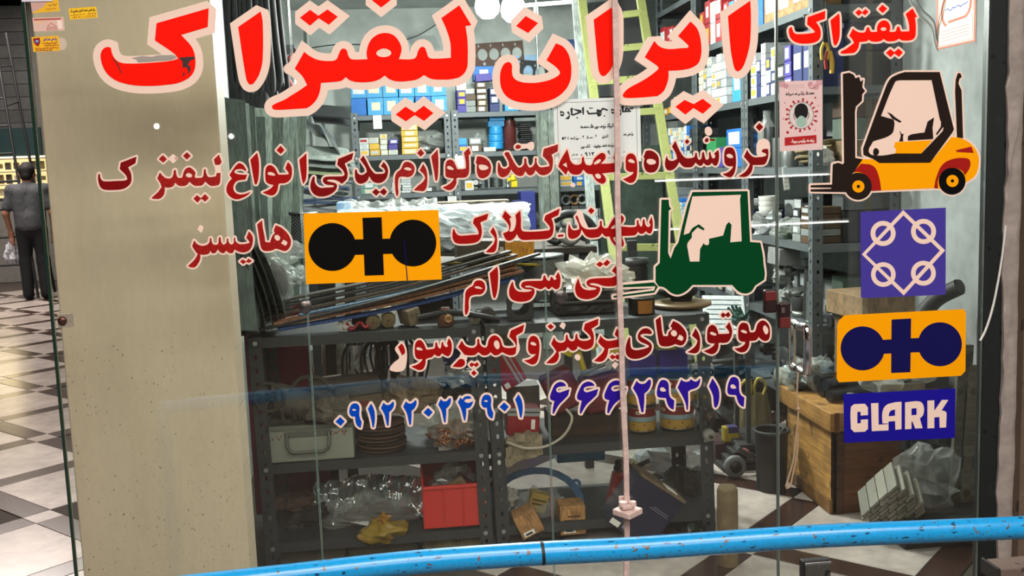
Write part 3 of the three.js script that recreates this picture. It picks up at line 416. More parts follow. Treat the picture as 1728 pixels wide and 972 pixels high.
sticker('emblem_sticker', 'smaller yellow sticker with two navy discs joined by a cross bar, its corners clipped', 'sticker', [
  ['yellow_sheet', M_yellow, 0, [['u', '50 150! 62 118! 100 85! 880 45! 893 70! 890 450! 860 482! 60 525! 45 500!']]],
  ['navy_emblem', M_navy, 1, [circ('u', 215, 302, 144), circ('u', 722, 275, 144), ['u', '335 247! 600 233! 605 325! 340 338!'], ['u', '405 113! 533 106! 528 458! 402 463!']]]]);
sticker('emblem_sticker', 'square violet-blue sticker with a cream diamond carrying four rings', 'sticker', [
  ['blue_sheet', M_violet, 0, [['t', '280 105 288 95! 1057 56! 1055 840 1048 848! 300 880 284 870!']]],
  ['cream_emblem', M_cream, 1, [ring('t', 485, 291, 114, 71), ring('t', 853, 273, 114, 71), ring('t', 487, 665, 112, 71), ring('t', 852, 653, 113, 71), ['t', '668 78! 1050 445! 672 856! 291 482!', '670 125! 328 482! 672 808! 1003 447!'].slice(0, 3)]]]);
sticker('brand_sticker', 'dark blue rectangular sticker reading CLARK in cream capitals', 'sticker', [
  ['blue_sheet', M_royal, 0, [['u', '90 603! 825 565! 820 890! 95 922!']]],
  ['cream_letters', M_cream, 1, [['u', '138 690 160 668! 230 665! 250 690! 250 740! 202 743! 202 718! 180 718! 180 795! 203 793! 203 770! 250 767! 250 830! 230 848! 160 852! 138 830!'], ['u', '270 663! 318 660! 320 803! 385 798! 385 840! 275 845!'], ['u', '345 794! 345 720 370 675 430 655! 470 652! 470 832! 430 836! 428 778! 385 782! 385 794!', '385 748! 395 715 428 702! 428 744!'], ['u', '493 657! 585 650 613 675 613 735 590 762! 608 825! 560 828! 542 782! 535 782! 535 830! 493 833!', '535 697! 568 694! 570 738! 535 742!'], ['u', '640 645! 685 643! 685 712! 735 640! 777 640! 733 708! 762 720 765 750! 762 820! 720 823! 718 752! 685 755! 685 825! 640 827!']]]]);
const LIFT = '640 65! 1070 58! 1072 90! 1090 455! 1170 460! 1190 560 1195 620 1205 700 1200 750! 1130 795! 1100 840 1050 857 1000 840 950 790! 640 790! 590 840 530 865 480 855 420 810 375 800! 352 765! 352 650! 385 620! 398 125! 455 125! 460 175 475 195! 455 210! 450 540! 470 585! 500 500! 530 460! 560 330! 600 170!';
sticker('forklift_sticker', 'dark green forklift silhouette sticker with a cream window and cream outline', 'sticker', [
  ['cream_sheet', M_cream, 0, [['r', LIFT], ['r', '95 788! 340 766! 375 805! 345 850! 22 890! 22 876! 340 835! 352 800! 98 808!']], 3.4],
  ['green_silhouette', M_green, 1, [['r', LIFT, '640 98! 1020 85! 1012 120! 1025 450! 935 458! 945 320! 925 298! 905 320! 880 405! 770 430! 765 475 735 475 730 460! 700 510! 695 608! 620 608! 605 520 600 470 635 420! 635 385! 680 340! 728 365! 735 352! 690 316! 640 345! 615 385! 572 400! 580 350! 620 180!'], ['r', '98 790! 338 770! 370 805! 343 850! 22 890! 24 876! 340 835! 352 800! 98 808!']]]]);
const BODY = '375 668! 440 668! 480 692! 800 690! 935 528! 990 535 1050 565 1095 620 1108 690 1085 770 1030 812! 940 860! 830 850! 490 865! 430 868! 350 760! 315 750!', MAST = '250 130! 290 122! 318 135! 330 158! 352 148! 362 180! 378 165! 372 215! 390 238! 372 258! 370 300! 332 335! 326 370! 328 660! 375 668! 318 750! 290 780! 270 875! 48 872! 46 858! 178 854! 178 847! 46 845! 48 832! 182 828! 186 700! 220 690! 250 700! 258 690!', CAB = '590 135 640 118! 860 118! 950 480! 940 500! 800 690! 480 692! 440 665! 380 640! 378 600! 520 215 550 160', EXH = '975 125! 990 125! 1000 150! 985 160! 978 190! 998 235! 1008 535! 970 530! 958 240! 962 165!';
sticker('forklift_sticker', 'yellow and black forklift picture sticker with red wheel arches', 'sticker', [
  ['cream_sheet', M_cream, 0, [['s', BODY], ['s', MAST], ['s', CAB], ['s', EXH], circ('s', 347, 838, 85), circ('s', 938, 806, 84)], 3.2],
  ['yellow_body', M_yellow, 1, [['s', BODY], ['s', '580 560! 815 548! 745 632! 580 632! 588 605! 573 590!']]],
  ['red_panel', M_brick, 2, [['s', '365 695! 440 710 475 770 492 865! 430 868! 425 810 390 765 350 748 315 750!'], ['s', '825 850! 840 780 880 700 950 665 1030 662 1052 680 1050 720 1020 770! 1000 740 940 722 880 745 850 800 850 852!'], ['s', '960 612! 1060 588! 1075 628! 970 622!']]],
  ['black_frame', M_black2, 2, [['s', MAST], circ('s', 347, 838, 85), ['s', CAB, '580 180 610 169! 810 168! 862 415! 885 470! 880 490! 745 632! 580 632! 480 645 415 625 440 555! 555 510 575 450 570 418! 490 395!'], ['s', '530 370! 560 385! 575 400 620 430! 610 437! 560 410! 550 395!'], ['s', '825 405! 815 470! 820 540! 660 550! 665 520 720 505 765 500! 785 430!'], ['s', '870 430! 885 460! 845 514! 836 510! 868 462!'], ['s', '605 555! 615 520 608 488! 628 510 648 490! 630 520 630 555!'], ['s', '450 600 475 610 470 640 445 640'], ['s', EXH]]],
  ['black_tyre', M_black, 3, [circ('s', 938, 806, 84)]],
  ['yellow_hub', M_yellow, 4, [ring('s', 346, 840, 38, 11), ring('s', 939, 805, 38, 11)]]]);
// ---------- slotted steel racks ----------
const M_rack = paint(0x6d7478, 0.5, wearT, 0.5, { metalness: 0.25 }), M_rackDark = paint(0x474b4d, 0.55, wearT, 0.5, { metalness: 0.2 }), M_bolt = paint(0xb9bcbc, 0.35, null, 1, { metalness: 0.7 });
const railCache = new Map();
function slotted(h, fl = 0.05, step = 0.05) {   // an angle rail: two flanges with slots, standing on y = 0
  const key = h.toFixed(3) + fl; if (railCache.has(key)) return railCache.get(key);
  const flange = () => { const s = poly([[0, 0], [fl, 0], [fl, h], [0, h]]); for (let y = 0.04; y < h - 0.02; y += step) { const k = new THREE.Path(); k.absellipse(fl * 0.52, y, 0.0065, 0.010, 0, Math.PI * 2, true); s.holes.push(k); } return new THREE.ExtrudeGeometry(s, { depth: 0.002, bevelEnabled: false, curveSegments: 4 }); };
  const g = merge([uvm(flange().translate(0, 0, -0.002)), uvm(flange().rotateY(Math.PI / 2).translate(0, 0, 0))]); railCache.set(key, g); return g;
}
function trayGeo(w, d, lip = 0.036) { const t = 0.0015; return merge([bx(w, t, d, w / 2, -t / 2, -d / 2), bx(w, lip, t, w / 2, -lip / 2, -t / 2), bx(w, lip, t, w / 2, -lip / 2, -d + t / 2), bx(t, lip, d, t / 2, -lip / 2, -d / 2), bx(t, lip, d, w - t / 2, -lip / 2, -d / 2)]); }
// front-left foot at p, running along +x (turned by ry), w wide, d deep; levels: heights of the trays
function rack(label, p, ry, w, d, h, levels, { lean = 0, m = M_rack, group, fl = 0.05, lip = 0.036, skipBack = false } = {}) {
  const t = thing('metal_rack', label, 'shelving', p, ry, group), up = slotted(h, fl);
  for (const [x, z, sx, sz] of [[0, 0, 1, 1], [w, 0, -1, 1], [0, -d, 1, -1], [w, -d, -1, -1]]) { if (skipBack && z) continue; const u = part(t, 'upright', up, m, [x, 0, z + (sz > 0 ? 0.003 : -0.003)], [0, 0, lean]); u.scale.set(sx, 1, sz); }
  const tg = trayGeo(w - 0.004, d, lip);
  levels.forEach((y) => { const s = part(t, 'shelf_tray', tg, m, [0.002 - y * lean, y, 0]); for (const x of [0.026, w - 0.03]) part(s, 'bolt', cyl(0.008, 0.0085, 0.004, 10).rotateX(Math.PI / 2), M_bolt, [x, -lip / 2, 0.006]); });
  return t;
}
// ---------- boxes ----------
// front face spans a photo rectangle at distance d; dep metres deep
function box(name, label, category, [x0, y0, x1, y1], d, dep, m, o = {}) {
  const c = W((x0 + x1) / 2, (y0 + y1) / 2, d), w = (x1 - x0) * S(d), h = (y1 - y0) * S(d), t = thing(name, label, category, [c.x, c.y - h / 2, c.z - dep / 2], 0, o.group);
  t.rotation.set(o.rx || 0, o.ry || 0, o.rz || 0);
  part(t, o.body || 'body', rb(w, h, dep, o.r ?? Math.min(0.004, w / 8, h / 8), 0, h / 2, 0, 1), m);
  const F = dep / 2 + 0.0006;
  for (const [n, u0, v0, u1, v1, mm] of o.patch || []) part(t, n, bx((u1 - u0) * w, (v1 - v0) * h, 0.0012, ((u0 + u1) / 2 - 0.5) * w, (v0 + v1) / 2 * h, F), mm);
  if (o.tape) part(t, 'tape', merge([bx(w * 0.14, 0.001, dep * 1.001, 0, h + 0.0006, 0), bx(w * 0.14, h * 0.3, 0.001, 0, h * 0.85, F)]), o.tape);
  if (o.flap) part(t, 'lid', rb(w * 1.012, h * o.flap, dep * 1.012, 0.003, 0, h * (1 - o.flap / 2) + 0.0012, 0, 1), o.lidMat || m);
  return t;
}
const Mc = (hex, r = 0.55) => paint(hex, r, grain, 0.3);
const COL = { blue: 0x1d6fc4, sky: 0x3c9ddb, navy: 0x25336b, violet: 0x4a3f9a, white: 0xd6dadb, cream: 0xd9d2b8, kraft: 0xa8865c, grey: 0x8d9290, dark: 0x2b2d30, red: 0xa8252b, yellow: 0xe3b23a, green: 0x2b8a4f, teal: 0x6f9d95, brown: 0x5c4630, silver: 0xb9bfc2, amber: 0xc98b25 };
const WORD = { sky: 'light blue', navy: 'navy blue', kraft: 'brown cardboard', dark: 'black', teal: 'grey-green', silver: 'silver-grey', amber: 'amber yellow' };
const NICE = ['front', 'second', 'third', 'fourth', 'fifth'];
const cm = (k) => (k === 'kraft' ? kraft(0xb08d62) : Mc(COL[k]));
const geoCache = new Map();
const stackNo = new Map();
const gbox = (w, h, d) => { const k = [w, h, d].map((x) => x.toFixed(3)).join(); if (!geoCache.has(k)) geoCache.set(k, rb(w, h, d, 0.003, 0, h / 2, 0, 1)); return geoCache.get(k); };
const q5 = (x) => Math.round(x / 0.005) * 0.005;
// small cartons in stacks on a tray. place(a, y, i) gives the spot for distance a along the shelf; face turned by ry
function stacks(desc, from, to, y0, maxH, pal, R, place, ry, { w = [0.07, 0.13], h = [0.045, 0.085], dep = 0.16, gap = 0.006, fill = 1, group, lab = ['white', 'yellow', 'white', 'cream'] } = {}) {
  let a = from, n = stackNo.get(desc) || 0;
  while (a + w[0] <= to + 0.03) {
    const bw = q5(rr(w[0], w[1], R)), key = pick(pal, R); let y = y0 + 0.001, k = 0; const top = y0 + maxH * (R() < fill ? rr(0.86, 1.02, R) : rr(0.2, 0.55, R)), bh0 = q5(rr(h[0], h[1], R));
    while (y + bh0 <= top + 0.001 || k === 0) {
      const kk = R() < 0.25 ? pick(pal, R) : key, bh = bh0, p = place(a + bw / 2, y), flat = bh < 0.0449, t = thing(flat ? 'flat_packet' : 'carton', `${WORD[kk] || kk} ${flat ? 'flat packet' : 'small carton'}, ${NICE[k] === 'front' ? 'lowest' : NICE[k] || 'top'} in the ${ORD[n] || 'last'} stack, ${desc}`, flat ? 'packet' : 'carton', p, ry + rr(-0.05, 0.05, R), group);
      part(t, 'body', gbox(bw - gap, bh - 0.002, dep), cm(kk));
      if (R() < 0.8) { const l = pick(lab, R), lw = (bw - gap) * rr(0.45, 0.8, R), lh = Math.min(0.075, bh * rr(0.45, 0.75, R)); part(t, 'paper_label', bx(q5(lw), q5(lh) || 0.02, 0.0015), Mc(COL[l] ?? 0xffffff), [rr(-0.1, 0.1, R) * (bw - gap - lw), bh * 0.5, dep / 2 + 0.0008]); }
      y += bh; k++; if (k > 5) break;
    }
    a += bw + 0.002; n++;
  }
  stackNo.set(desc, n);
}
// window rack: two units standing in the shop just behind the glass
const DA = 3.65, ZA = Z(DA);
const RA = { x0: W(437, 760, DA).x, x1: W(830, 740, DA).x, x2: W(1203, 690, DA).x, top: W(640, 560, DA).y, mid: W(640, 772, DA).y, low: 0.09, dep: 0.42 };
RA.back = DA + RA.dep;
rack('dark steel rack unit behind the cream pillar edge, holding the grey toolbox', [RA.x0, 0, ZA], 0, RA.x1 - RA.x0 - 0.008, RA.dep, RA.top + 0.004, [RA.low, RA.mid, RA.top], { lean: 0.018, m: M_rackDark });
rack('dark steel rack unit beside the desk, holding the banded tins', [RA.x1 + 0.004, 0, ZA], 0, RA.x2 - RA.x1, RA.dep, RA.top + 0.004, [RA.low, RA.mid, RA.top], { lean: 0.018, m: M_rackDark });
// back rack along the rear wall
const DB = 7.75, RB = { x0: W(594, 250, DB).x, x1: W(763, 250, DB).x, x2: W(932, 250, DB).x, x3: W(1098, 250, DB).x, lv: [193, 261, 326].map((y) => W(680, y, DB).y) };
RB.l0 = RB.lv[2] - (RB.lv[1] - RB.lv[2]) * -1 * 1; RB.levels = [RB.lv[2] - 0.62, RB.lv[2] - 0.31, RB.lv[2], RB.lv[1], RB.lv[0]];
['grey steel back rack bay with the stack of yellow cartons', 'grey steel back rack bay with the blue tubs and the brown cylinder', 'grey steel back rack bay half hidden behind the ladder'].forEach((l, i) => rack(l, [[RB.x0, RB.x1, RB.x2][i] + 0.003, 0, Z(DB)], 0, [RB.x1 - RB.x0, RB.x2 - RB.x1, RB.x3 - RB.x2][i] - 0.006, 0.4, [RB.lv[0] + 0.02, RB.lv[0] + 0.02, RB.lv[0] + 0.02][i], RB.levels, {}));
// side rack along the wall behind the desk
const DS = [4.5, 5.42, 6.34, 7.26], XS = 1.93, LV = [620, 509, 393, 282, 168, 52].map((y) => W(1275, y, 5.4).y); LV.push(LV[5] + 0.36);
['near bay of the tall grey side rack, next to the desk', 'middle bay of the tall grey side rack', 'far bay of the tall grey side rack, beside the ladder'].forEach((l, i) => rack(l, [XS, 0, Z(DS[i + 1]) + 0.003], -Math.PI / 2, DS[i + 1] - DS[i] - 0.006, 0.42, CEIL - 0.1, i === 2 ? LV : LV.slice(0, 6), {}));
// ---------- stock on the side rack and on the back rack ----------
{
  const LN = ['bottom shelf', 'lower shelf', 'middle shelf', 'upper shelf', 'high shelf', 'top shelf'], BN = ['near bay', 'middle bay', 'far bay'], R = rng(41);
  const put = (bay, lv, f0, f1, maxH, pal, o = {}) => { const z0 = Z(DS[bay]) - 0.05, L = DS[bay + 1] - DS[bay] - 0.1, x = XS + (o.inset ?? 0.012) + (o.dep ?? 0.16) / 2;
    stacks(`${BN[bay]}, ${LN[lv]}, side rack`, f0 * L, f1 * L, LV[lv], maxH, pal, R, (a, y) => [x, y, z0 - a], -Math.PI / 2, { group: 'small cartons on the side rack', ...o }); };
  put(0, 5, 0.02, 0.72, 0.33, ['kraft'], { w: [0.16, 0.24], h: [0.15, 0.17], dep: 0.3, lab: ['white'] }); put(0, 5, 0.75, 0.98, 0.33, ['sky', 'blue'], { w: [0.07, 0.1], h: [0.12, 0.15] });
  put(0, 4, 0.0, 0.3, 0.29, ['navy'], { w: [0.1, 0.12], h: [0.27, 0.28], dep: 0.22, lab: ['white'] }); put(0, 4, 0.3, 0.52, 0.26, ['violet', 'violet', 'navy', 'dark'], { w: [0.08, 0.1], h: [0.07, 0.085] }); put(0, 4, 0.52, 1, 0.28, ['white', 'silver', 'navy', 'kraft', 'white'], { w: [0.06, 0.09], h: [0.05, 0.065] });
  put(0, 2, 0.02, 0.34, 0.2, ['brown', 'dark', 'grey'], { w: [0.09, 0.13], h: [0.035, 0.045], lab: ['white', 'silver'] });
  put(1, 5, 0.0, 0.45, 0.3, ['sky', 'white', 'red'], { w: [0.07, 0.1], h: [0.08, 0.12] }); put(1, 5, 0.45, 1, 0.3, ['red', 'red', 'white'], { w: [0.09, 0.12], h: [0.11, 0.14] });
  put(1, 4, 0.0, 0.3, 0.26, ['sky'], { w: [0.16, 0.2], h: [0.2, 0.22], dep: 0.2 }); put(1, 4, 0.36, 1, 0.3, ['white', 'silver', 'navy', 'grey', 'cream', 'white'], { w: [0.06, 0.1], h: [0.045, 0.06] });
  put(1, 3, 0.0, 0.42, 0.26, ['blue'], { w: [0.3, 0.32], h: [0.1, 0.11], dep: 0.24 }); put(1, 3, 0.45, 0.58, 0.26, ['violet'], { w: [0.1, 0.1], h: [0.11, 0.12] }); put(1, 3, 0.6, 1, 0.28, ['green'], { w: [0.17, 0.2], h: [0.17, 0.2], dep: 0.2, lab: ['green'] });
  put(2, 6 - 1, 0.05, 1, 0.3, ['red', 'white', 'grey', 'red'], { w: [0.09, 0.13], h: [0.1, 0.13] });
  put(2, 4, 0.0, 0.9, 0.12, ['brown', 'grey', 'amber'], { w: [0.1, 0.16], h: [0.05, 0.07], fill: 0.5 }); put(2, 3, 0.0, 1, 0.3, ['white', 'blue', 'silver', 'white', 'navy', 'cream', 'dark', 'white'], { w: [0.05, 0.075], h: [0.045, 0.06], fill: 0.95 });
  put(1, 2, 0.5, 1, 0.25, ['grey', 'dark', 'white'], { w: [0.1, 0.14], h: [0.06, 0.08], fill: 0.6 }); put(2, 2, 0.6, 1, 0.26, ['white', 'grey', 'cream'], { w: [0.08, 0.1], h: [0.05, 0.06], fill: 0.7 });
  put(1, 1, 0.0, 1, 0.24, ['dark', 'grey', 'kraft', 'white'], { w: [0.12, 0.2], h: [0.07, 0.1], fill: 0.5 }); put(2, 1, 0.0, 1, 0.26, ['dark', 'grey', 'brown'], { w: [0.2, 0.26], h: [0.07, 0.1], fill: 0.6 });
  
  put(0, 3, 0.55, 1, 0.22, ['grey', 'silver', 'dark', 'white'], { w: [0.08, 0.12], h: [0.06, 0.08], inset: 0.2 }); put(0, 1, 0.1, 1, 0.25, ['dark', 'grey', 'brown', 'dark'], { w: [0.12, 0.2], h: [0.08, 0.1], inset: 0.22, lab: ['silver'] }); put(0, 2, 0.36, 1, 0.25, ['dark', 'grey', 'dark', 'silver'], { w: [0.1, 0.16], h: [0.06, 0.09], inset: 0.2 }); 
  put(1, 2, 0, 0.45, 0.24, ['sky', 'white', 'navy', 'grey'], { w: [0.12, 0.2], h: [0.02, 0.03], dep: 0.24 }); put(2, 2, 0.0, 0.55, 0.22, ['blue', 'white', 'sky', 'silver'], { w: [0.14, 0.2], h: [0.02, 0.028], dep: 0.24 });
  // cartons seen through the open end of the near bay
  [[3, 0, 0.12, 'kraft', 'tan carton lying lowest'], [3, 0.122, 0.1, 'teal', 'grey-green carton lying on the tan one'], [3, 0.224, 0.08, 'brown', 'brown carton lying topmost'], [2, 0, 0.15, 'dark', 'black carton lying lowest'], [2, 0.152, 0.13, 'grey', 'grey carton lying on the black one'], [4, 0, 0.16, 'dark', 'black carton lying lowest'], [4, 0.162, 0.13, 'navy', 'dark blue carton on the black one'], [1, 0.07, 0.15, 'teal', 'grey-green carton'], [5, 0, 0.2, 'dark', 'black carton']].forEach(([lv, dy, h, k, s]) => {
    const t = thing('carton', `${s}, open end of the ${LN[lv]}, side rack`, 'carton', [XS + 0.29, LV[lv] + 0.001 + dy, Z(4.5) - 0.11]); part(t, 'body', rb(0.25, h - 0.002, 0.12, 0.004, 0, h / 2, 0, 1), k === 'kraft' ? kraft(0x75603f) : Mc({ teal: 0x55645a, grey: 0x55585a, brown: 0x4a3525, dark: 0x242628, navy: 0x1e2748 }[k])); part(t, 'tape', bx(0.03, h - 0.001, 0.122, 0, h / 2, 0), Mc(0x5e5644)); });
}
{
  const R = rng(9), zf = Z(DB), lv = RB.levels, LNB = ['bottom', 'low', 'middle', 'upper', 'top'];
  const put = (bay, l, f0, f1, maxH, pal, o = {}) => { const x0 = [RB.x0, RB.x1, RB.x2][bay] + 0.05, L = [RB.x1 - RB.x0, RB.x2 - RB.x1, RB.x3 - RB.x2][bay] - 0.1, dep = o.dep ?? 0.16;
    stacks(`${['first', 'second', 'third'][bay]} bay, ${LNB[l]} shelf, back rack`, x0 + f0 * L, x0 + f1 * L, lv[l], maxH, pal, R, (a, y) => [a, y, zf - 0.012 - dep / 2], 0, { group: 'small cartons on the back rack', ...o }); };
  put(0, 4, -0.06, 1.04, 0.3, ['sky', 'sky', 'blue'], { w: [0.115, 0.12], h: [0.125, 0.13], lab: ['white', 'cream'], fill: 0.9, gap: 0.003 });
  put(0, 3, 0.0, 0.44, 0.17, ['white', 'violet', 'sky', 'cream', 'teal', 'yellow'], { w: [0.05, 0.08], h: [0.038, 0.045], lab: ['white', 'silver', 'red', 'yellow'] });
  put(0, 3, 0.49, 0.66, 0.24, ['yellow'], { w: [0.13, 0.14], h: [0.042, 0.045], lab: ['cream'], gap: 0.01 });
  put(1, 4, 0.0, 0.08, 0.26, ['violet', 'white'], { w: [0.075, 0.08], h: [0.05, 0.055] }); put(1, 4, 0.1, 0.36, 0.24, ['brown', 'grey', 'cream', 'dark'], { w: [0.08, 0.085], h: [0.042, 0.048], lab: ['white', 'cream'] });
  put(1, 4, 0.37, 0.52, 0.26, ['violet', 'navy'], { w: [0.078, 0.08], h: [0.06, 0.065], lab: ['white'] }); put(1, 4, 0.54, 0.7, 0.1, ['sky'], { w: [0.11, 0.12], h: [0.06, 0.065] }); put(1, 4, 0.72, 1, 0.05, ['white', 'sky'], { w: [0.1, 0.14], h: [0.025, 0.03] });
  put(1, 3, 0.0, 0.1, 0.16, ['sky', 'blue'], { w: [0.07, 0.075], h: [0.05, 0.055] }); put(1, 3, 0.12, 0.26, 0.15, ['grey', 'silver', 'brown'], { w: [0.09, 0.1], h: [0.055, 0.06] }); put(1, 3, 0.28, 0.42, 0.06, ['teal', 'white'], { w: [0.1, 0.11], h: [0.035, 0.04] });
  put(1, 2, 0.05, 0.2, 0.1, ['cream', 'white'], { w: [0.07, 0.08], h: [0.07, 0.075] });
  put(2, 2, 0.0, 0.5, 0.12, ['white', 'blue', 'silver'], { w: [0.09, 0.12], h: [0.035, 0.045] }); put(2, 4, 0, 0.5, 0.08, ['sky', 'dark', 'grey'], { w: [0.1, 0.16], h: [0.06, 0.08] });
  put(0, 2, 0.35, 0.55, 0.2, ['white'], { w: [0.07, 0.08], h: [0.018, 0.02], lab: ['silver'], fill: 0.8 });
  put(0, 2, 0.0, 0.3, 0.12, ['teal', 'grey', 'dark'], { w: [0.1, 0.14], h: [0.04, 0.06] }); put(0, 2, 0.6, 1, 0.08, ['dark', 'grey'], { w: [0.14, 0.2], h: [0.03, 0.04] });
  put(2, 1, 0, 1, 0.16, ['dark', 'grey', 'white'], { w: [0.1, 0.2], h: [0.05, 0.08] }); 
  const D = DB + 0.13;
  // blue tubs, brown cylinder, grey discs, yellow parts, black belts
  const tub = (px, py0, py1, w, label) => { const b = W(px, py1, D), h = (py1 - py0) * S(D) * 0.97, r = w * S(D) / 2, t = thing('plastic_tub', label, 'tub', b, 0, 'light blue tubs on the back rack'); part(t, 'body', lathe([[0, 0], [r * 0.94, 0], [r, h * 0.1], [r, h * 0.86], [r * 0.93, h * 0.88], [0, h * 0.88]], 28), paint(0x2c98dc, 0.35)); part(t, 'lid', lathe([[r * 1.03, h * 0.84], [r * 1.03, h], [0, h]], 28), paint(0x3aa6e6, 0.35)); };
  tub(837, 239, 252, 25, 'lowest of the three round light blue tubs stacked beside the brown cylinder'); tub(837, 227, 239, 24.5, 'middle one of the three round light blue tubs beside the brown cylinder'); tub(837, 213.5, 227, 24, 'topmost of the three round light blue tubs beside the brown cylinder');
  box('carton', 'light blue flat carton lying on the round blue tubs', 'carton', [824, 204, 851, 213.3], D - 0.05, 0.14, Mc(COL.sky)); box('carton', 'light blue flat carton, topmost above the round blue tubs', 'carton', [826, 195.5, 852, 203.6], D - 0.05, 0.14, Mc(COL.sky));
  const b = W(861, 252, D), ct = thing('canister', 'tall brown cylinder with a black cap beside the blue tubs', 'canister', b), r = 10.5 * S(D), h = 52 * S(D); part(ct, 'body', lathe([[0, 0], [r, 0], [r, h * 0.92], [r * 0.9, h * 0.93], [0, h * 0.93]], 32), paint(0x5d2b2a, 0.2)); part(ct, 'cap', cyl(r * 0.8, r * 0.8, h * 0.14, 24).translate(0, h * 0.99, 0), rubber());
  const bt = thing('belt_bundle', 'thick stack of flat black rubber belts lying beside the brown cylinder', 'belts', W(886, 253, D)); for (let i = 0; i < 13; i++) part(bt, 'belt', rb(rr(0.085, 0.1, R), 0.012, 0.16, 0.004, 0, 0.007 + i * 0.0155, 0, 1), rubber(pick([0x141517, 0x1d1e20, 0x0f1011], R)), [rr(-0.006, 0.006, R), 0, rr(-0.01, 0.01, R)], [0, rr(-0.08, 0.08, R), 0]);
  [[815, 318, 9, 5], [838, 316.5, 12, 6]].forEach(([px, py, w, n], i) => { const t = thing('ring_stack', ['smaller pile of grey steel rings on the middle back shelf', 'bigger pile of grey steel rings on the middle back shelf'][i], 'rings', W(px, py, D)); for (let k = 0; k < n; k++) part(t, 'ring', new THREE.TorusGeometry(w * S(D) * 0.8, 0.0085, 6, 24).rotateX(Math.PI / 2).translate(0, 0.009 + k * 0.0125, 0), steel(0x6d7274, 0.45)); });
  const yt = thing('yellow_casting', 'bright yellow stepped casting among steel parts on the back shelf', 'machine part', W(866, 316, D)); part(yt, 'base', rb(0.05, 0.05, 0.05, 0.006, 0.008, 0.025, 0), paint(0xf1d20e, 0.4)); part(yt, 'neck', lathe([[0.0, 0.05], [0.03, 0.05], [0.03, 0.07], [0.018, 0.075], [0.018, 0.1], [0, 0.1]], 20), paint(0xf4d80f, 0.4)); part(yt, 'arm', rb(0.06, 0.028, 0.04, 0.006, -0.018, 0.062, 0), paint(0xf1d20e, 0.4));
  const at2 = thing('pump_housing', 'small dark pump housing with a pale round port on the back shelf', 'machine part', W(805, 315, D)); part(at2, 'body', rb(0.085, 0.06, 0.07, 0.014, 0, 0.03, 0), rubber(0x2c2d2d)); part(at2, 'port', cyl(0.02, 0.02, 0.02, 20).rotateX(Math.PI / 2).translate(-0.012, 0.034, 0.042), steel(0xd0d2d0)); part(at2, 'port', cyl(0.011, 0.011, 0.02, 16).rotateX(Math.PI / 2).translate(0.024, 0.032, 0.042), steel(0x999c9c));
  const sp = thing('steel_spool', 'small turned steel spool beside the yellow casting', 'machine part', W(857, 317, D)); part(sp, 'body', lathe([[0, 0], [0.022, 0], [0.022, 0.012], [0.013, 0.016], [0.013, 0.04], [0.02, 0.046], [0.02, 0.056], [0, 0.056]], 22), steel(0xc3c7c8, 0.25));
  for (let i = 0; i < 3; i++) { const t = thing('parts_bag', ['clear bag of black hoses on the upper back shelf, next to the yellow cartons', 'amber resin lump in a clear bag left of the yellow cartons', 'clear bag of small fittings beside the light blue tubs'][i], 'bag', W([730, 661, 808][i], [256, 258.5, 247][i], DB + 0.14)); part(t, 'contents', lump([0.24, 0.05, 0.08][i], [0.1, 0.1, 0.06][i], 0.14, 0.03, 20, i + 3), [rubber(0x4a4c4a), paint(0xb9741c, 0.35), paint(0x6f7466, 0.6)][i]); part(t, 'film', lump([0.27, 0.09, 0.1][i], [0.13, 0.14, 0.085][i], 0.17, 0.035, 26, i + 11), clearBag); }
  box('carton', 'deep blue tall carton standing on the floor before the back rack', 'carton', [880, 323, 905, 420], DB - 0.2, 0.22, paint(0x2a3486, 0.45, grain), { patch: [['seam', 0, 0.64, 1, 0.655, Mc(0x1c2460)], ['seam', 0, 0.32, 1, 0.335, Mc(0x1c2460)]] });
  box('spray_can_box', 'small navy box with white bands beside the deep blue carton', 'carton', [866, 338, 881, 368], DB - 0.25, 0.1, Mc(COL.navy), { patch: [['band', 0, 0.72, 1, 0.9, white], ['band', 0, 0.38, 1, 0.55, white]] });
  // a grey board post and a white board standing between the bays
  const bp = thing('wooden_board', 'tall grey-green wooden boards standing upright in front of the back rack', 'board', [W(927, 300, DB - 0.08).x, 0, Z(DB - 0.08)]); part(bp, 'board', rb(0.088, W(927, 190, DB - 0.08).y, 0.03, 0.003, -0.046, W(927, 190, DB - 0.08).y / 2, 0, 1), paint(0x7f887f, 0.8, fibre, 0.4)); part(bp, 'board', rb(0.07, W(927, 186, DB - 0.08).y, 0.03, 0.003, 0.036, W(927, 186, DB - 0.08).y / 2, -0.004, 1), paint(0x8b938c, 0.8, fibre, 0.4));
  // hung price tags
  [[637, 206, 14, 22, 'white lined card hanging on the upper back shelf, before the cartons'], [777, 276, 18, 26, 'white card hanging between the first two back bays'], [763, 336, 14, 9, 'small white tag stuck on the upright between the first two back bays']].forEach(([x, y, w, hh, l]) => { const t = thing('paper_card', l, 'card', W(x, y, DB - 0.03)); part(t, 'sheet', bx(w * S(DB), hh * S(DB), 0.0015), paperLabel); for (let i = 1; i < 5; i++) part(t, 'print_line', bx(w * S(DB) * 0.7, 0.003, 0.001, 0, (0.5 - i / 5) * hh * S(DB), 0.0014), Mc(0x8d9399)); });
}
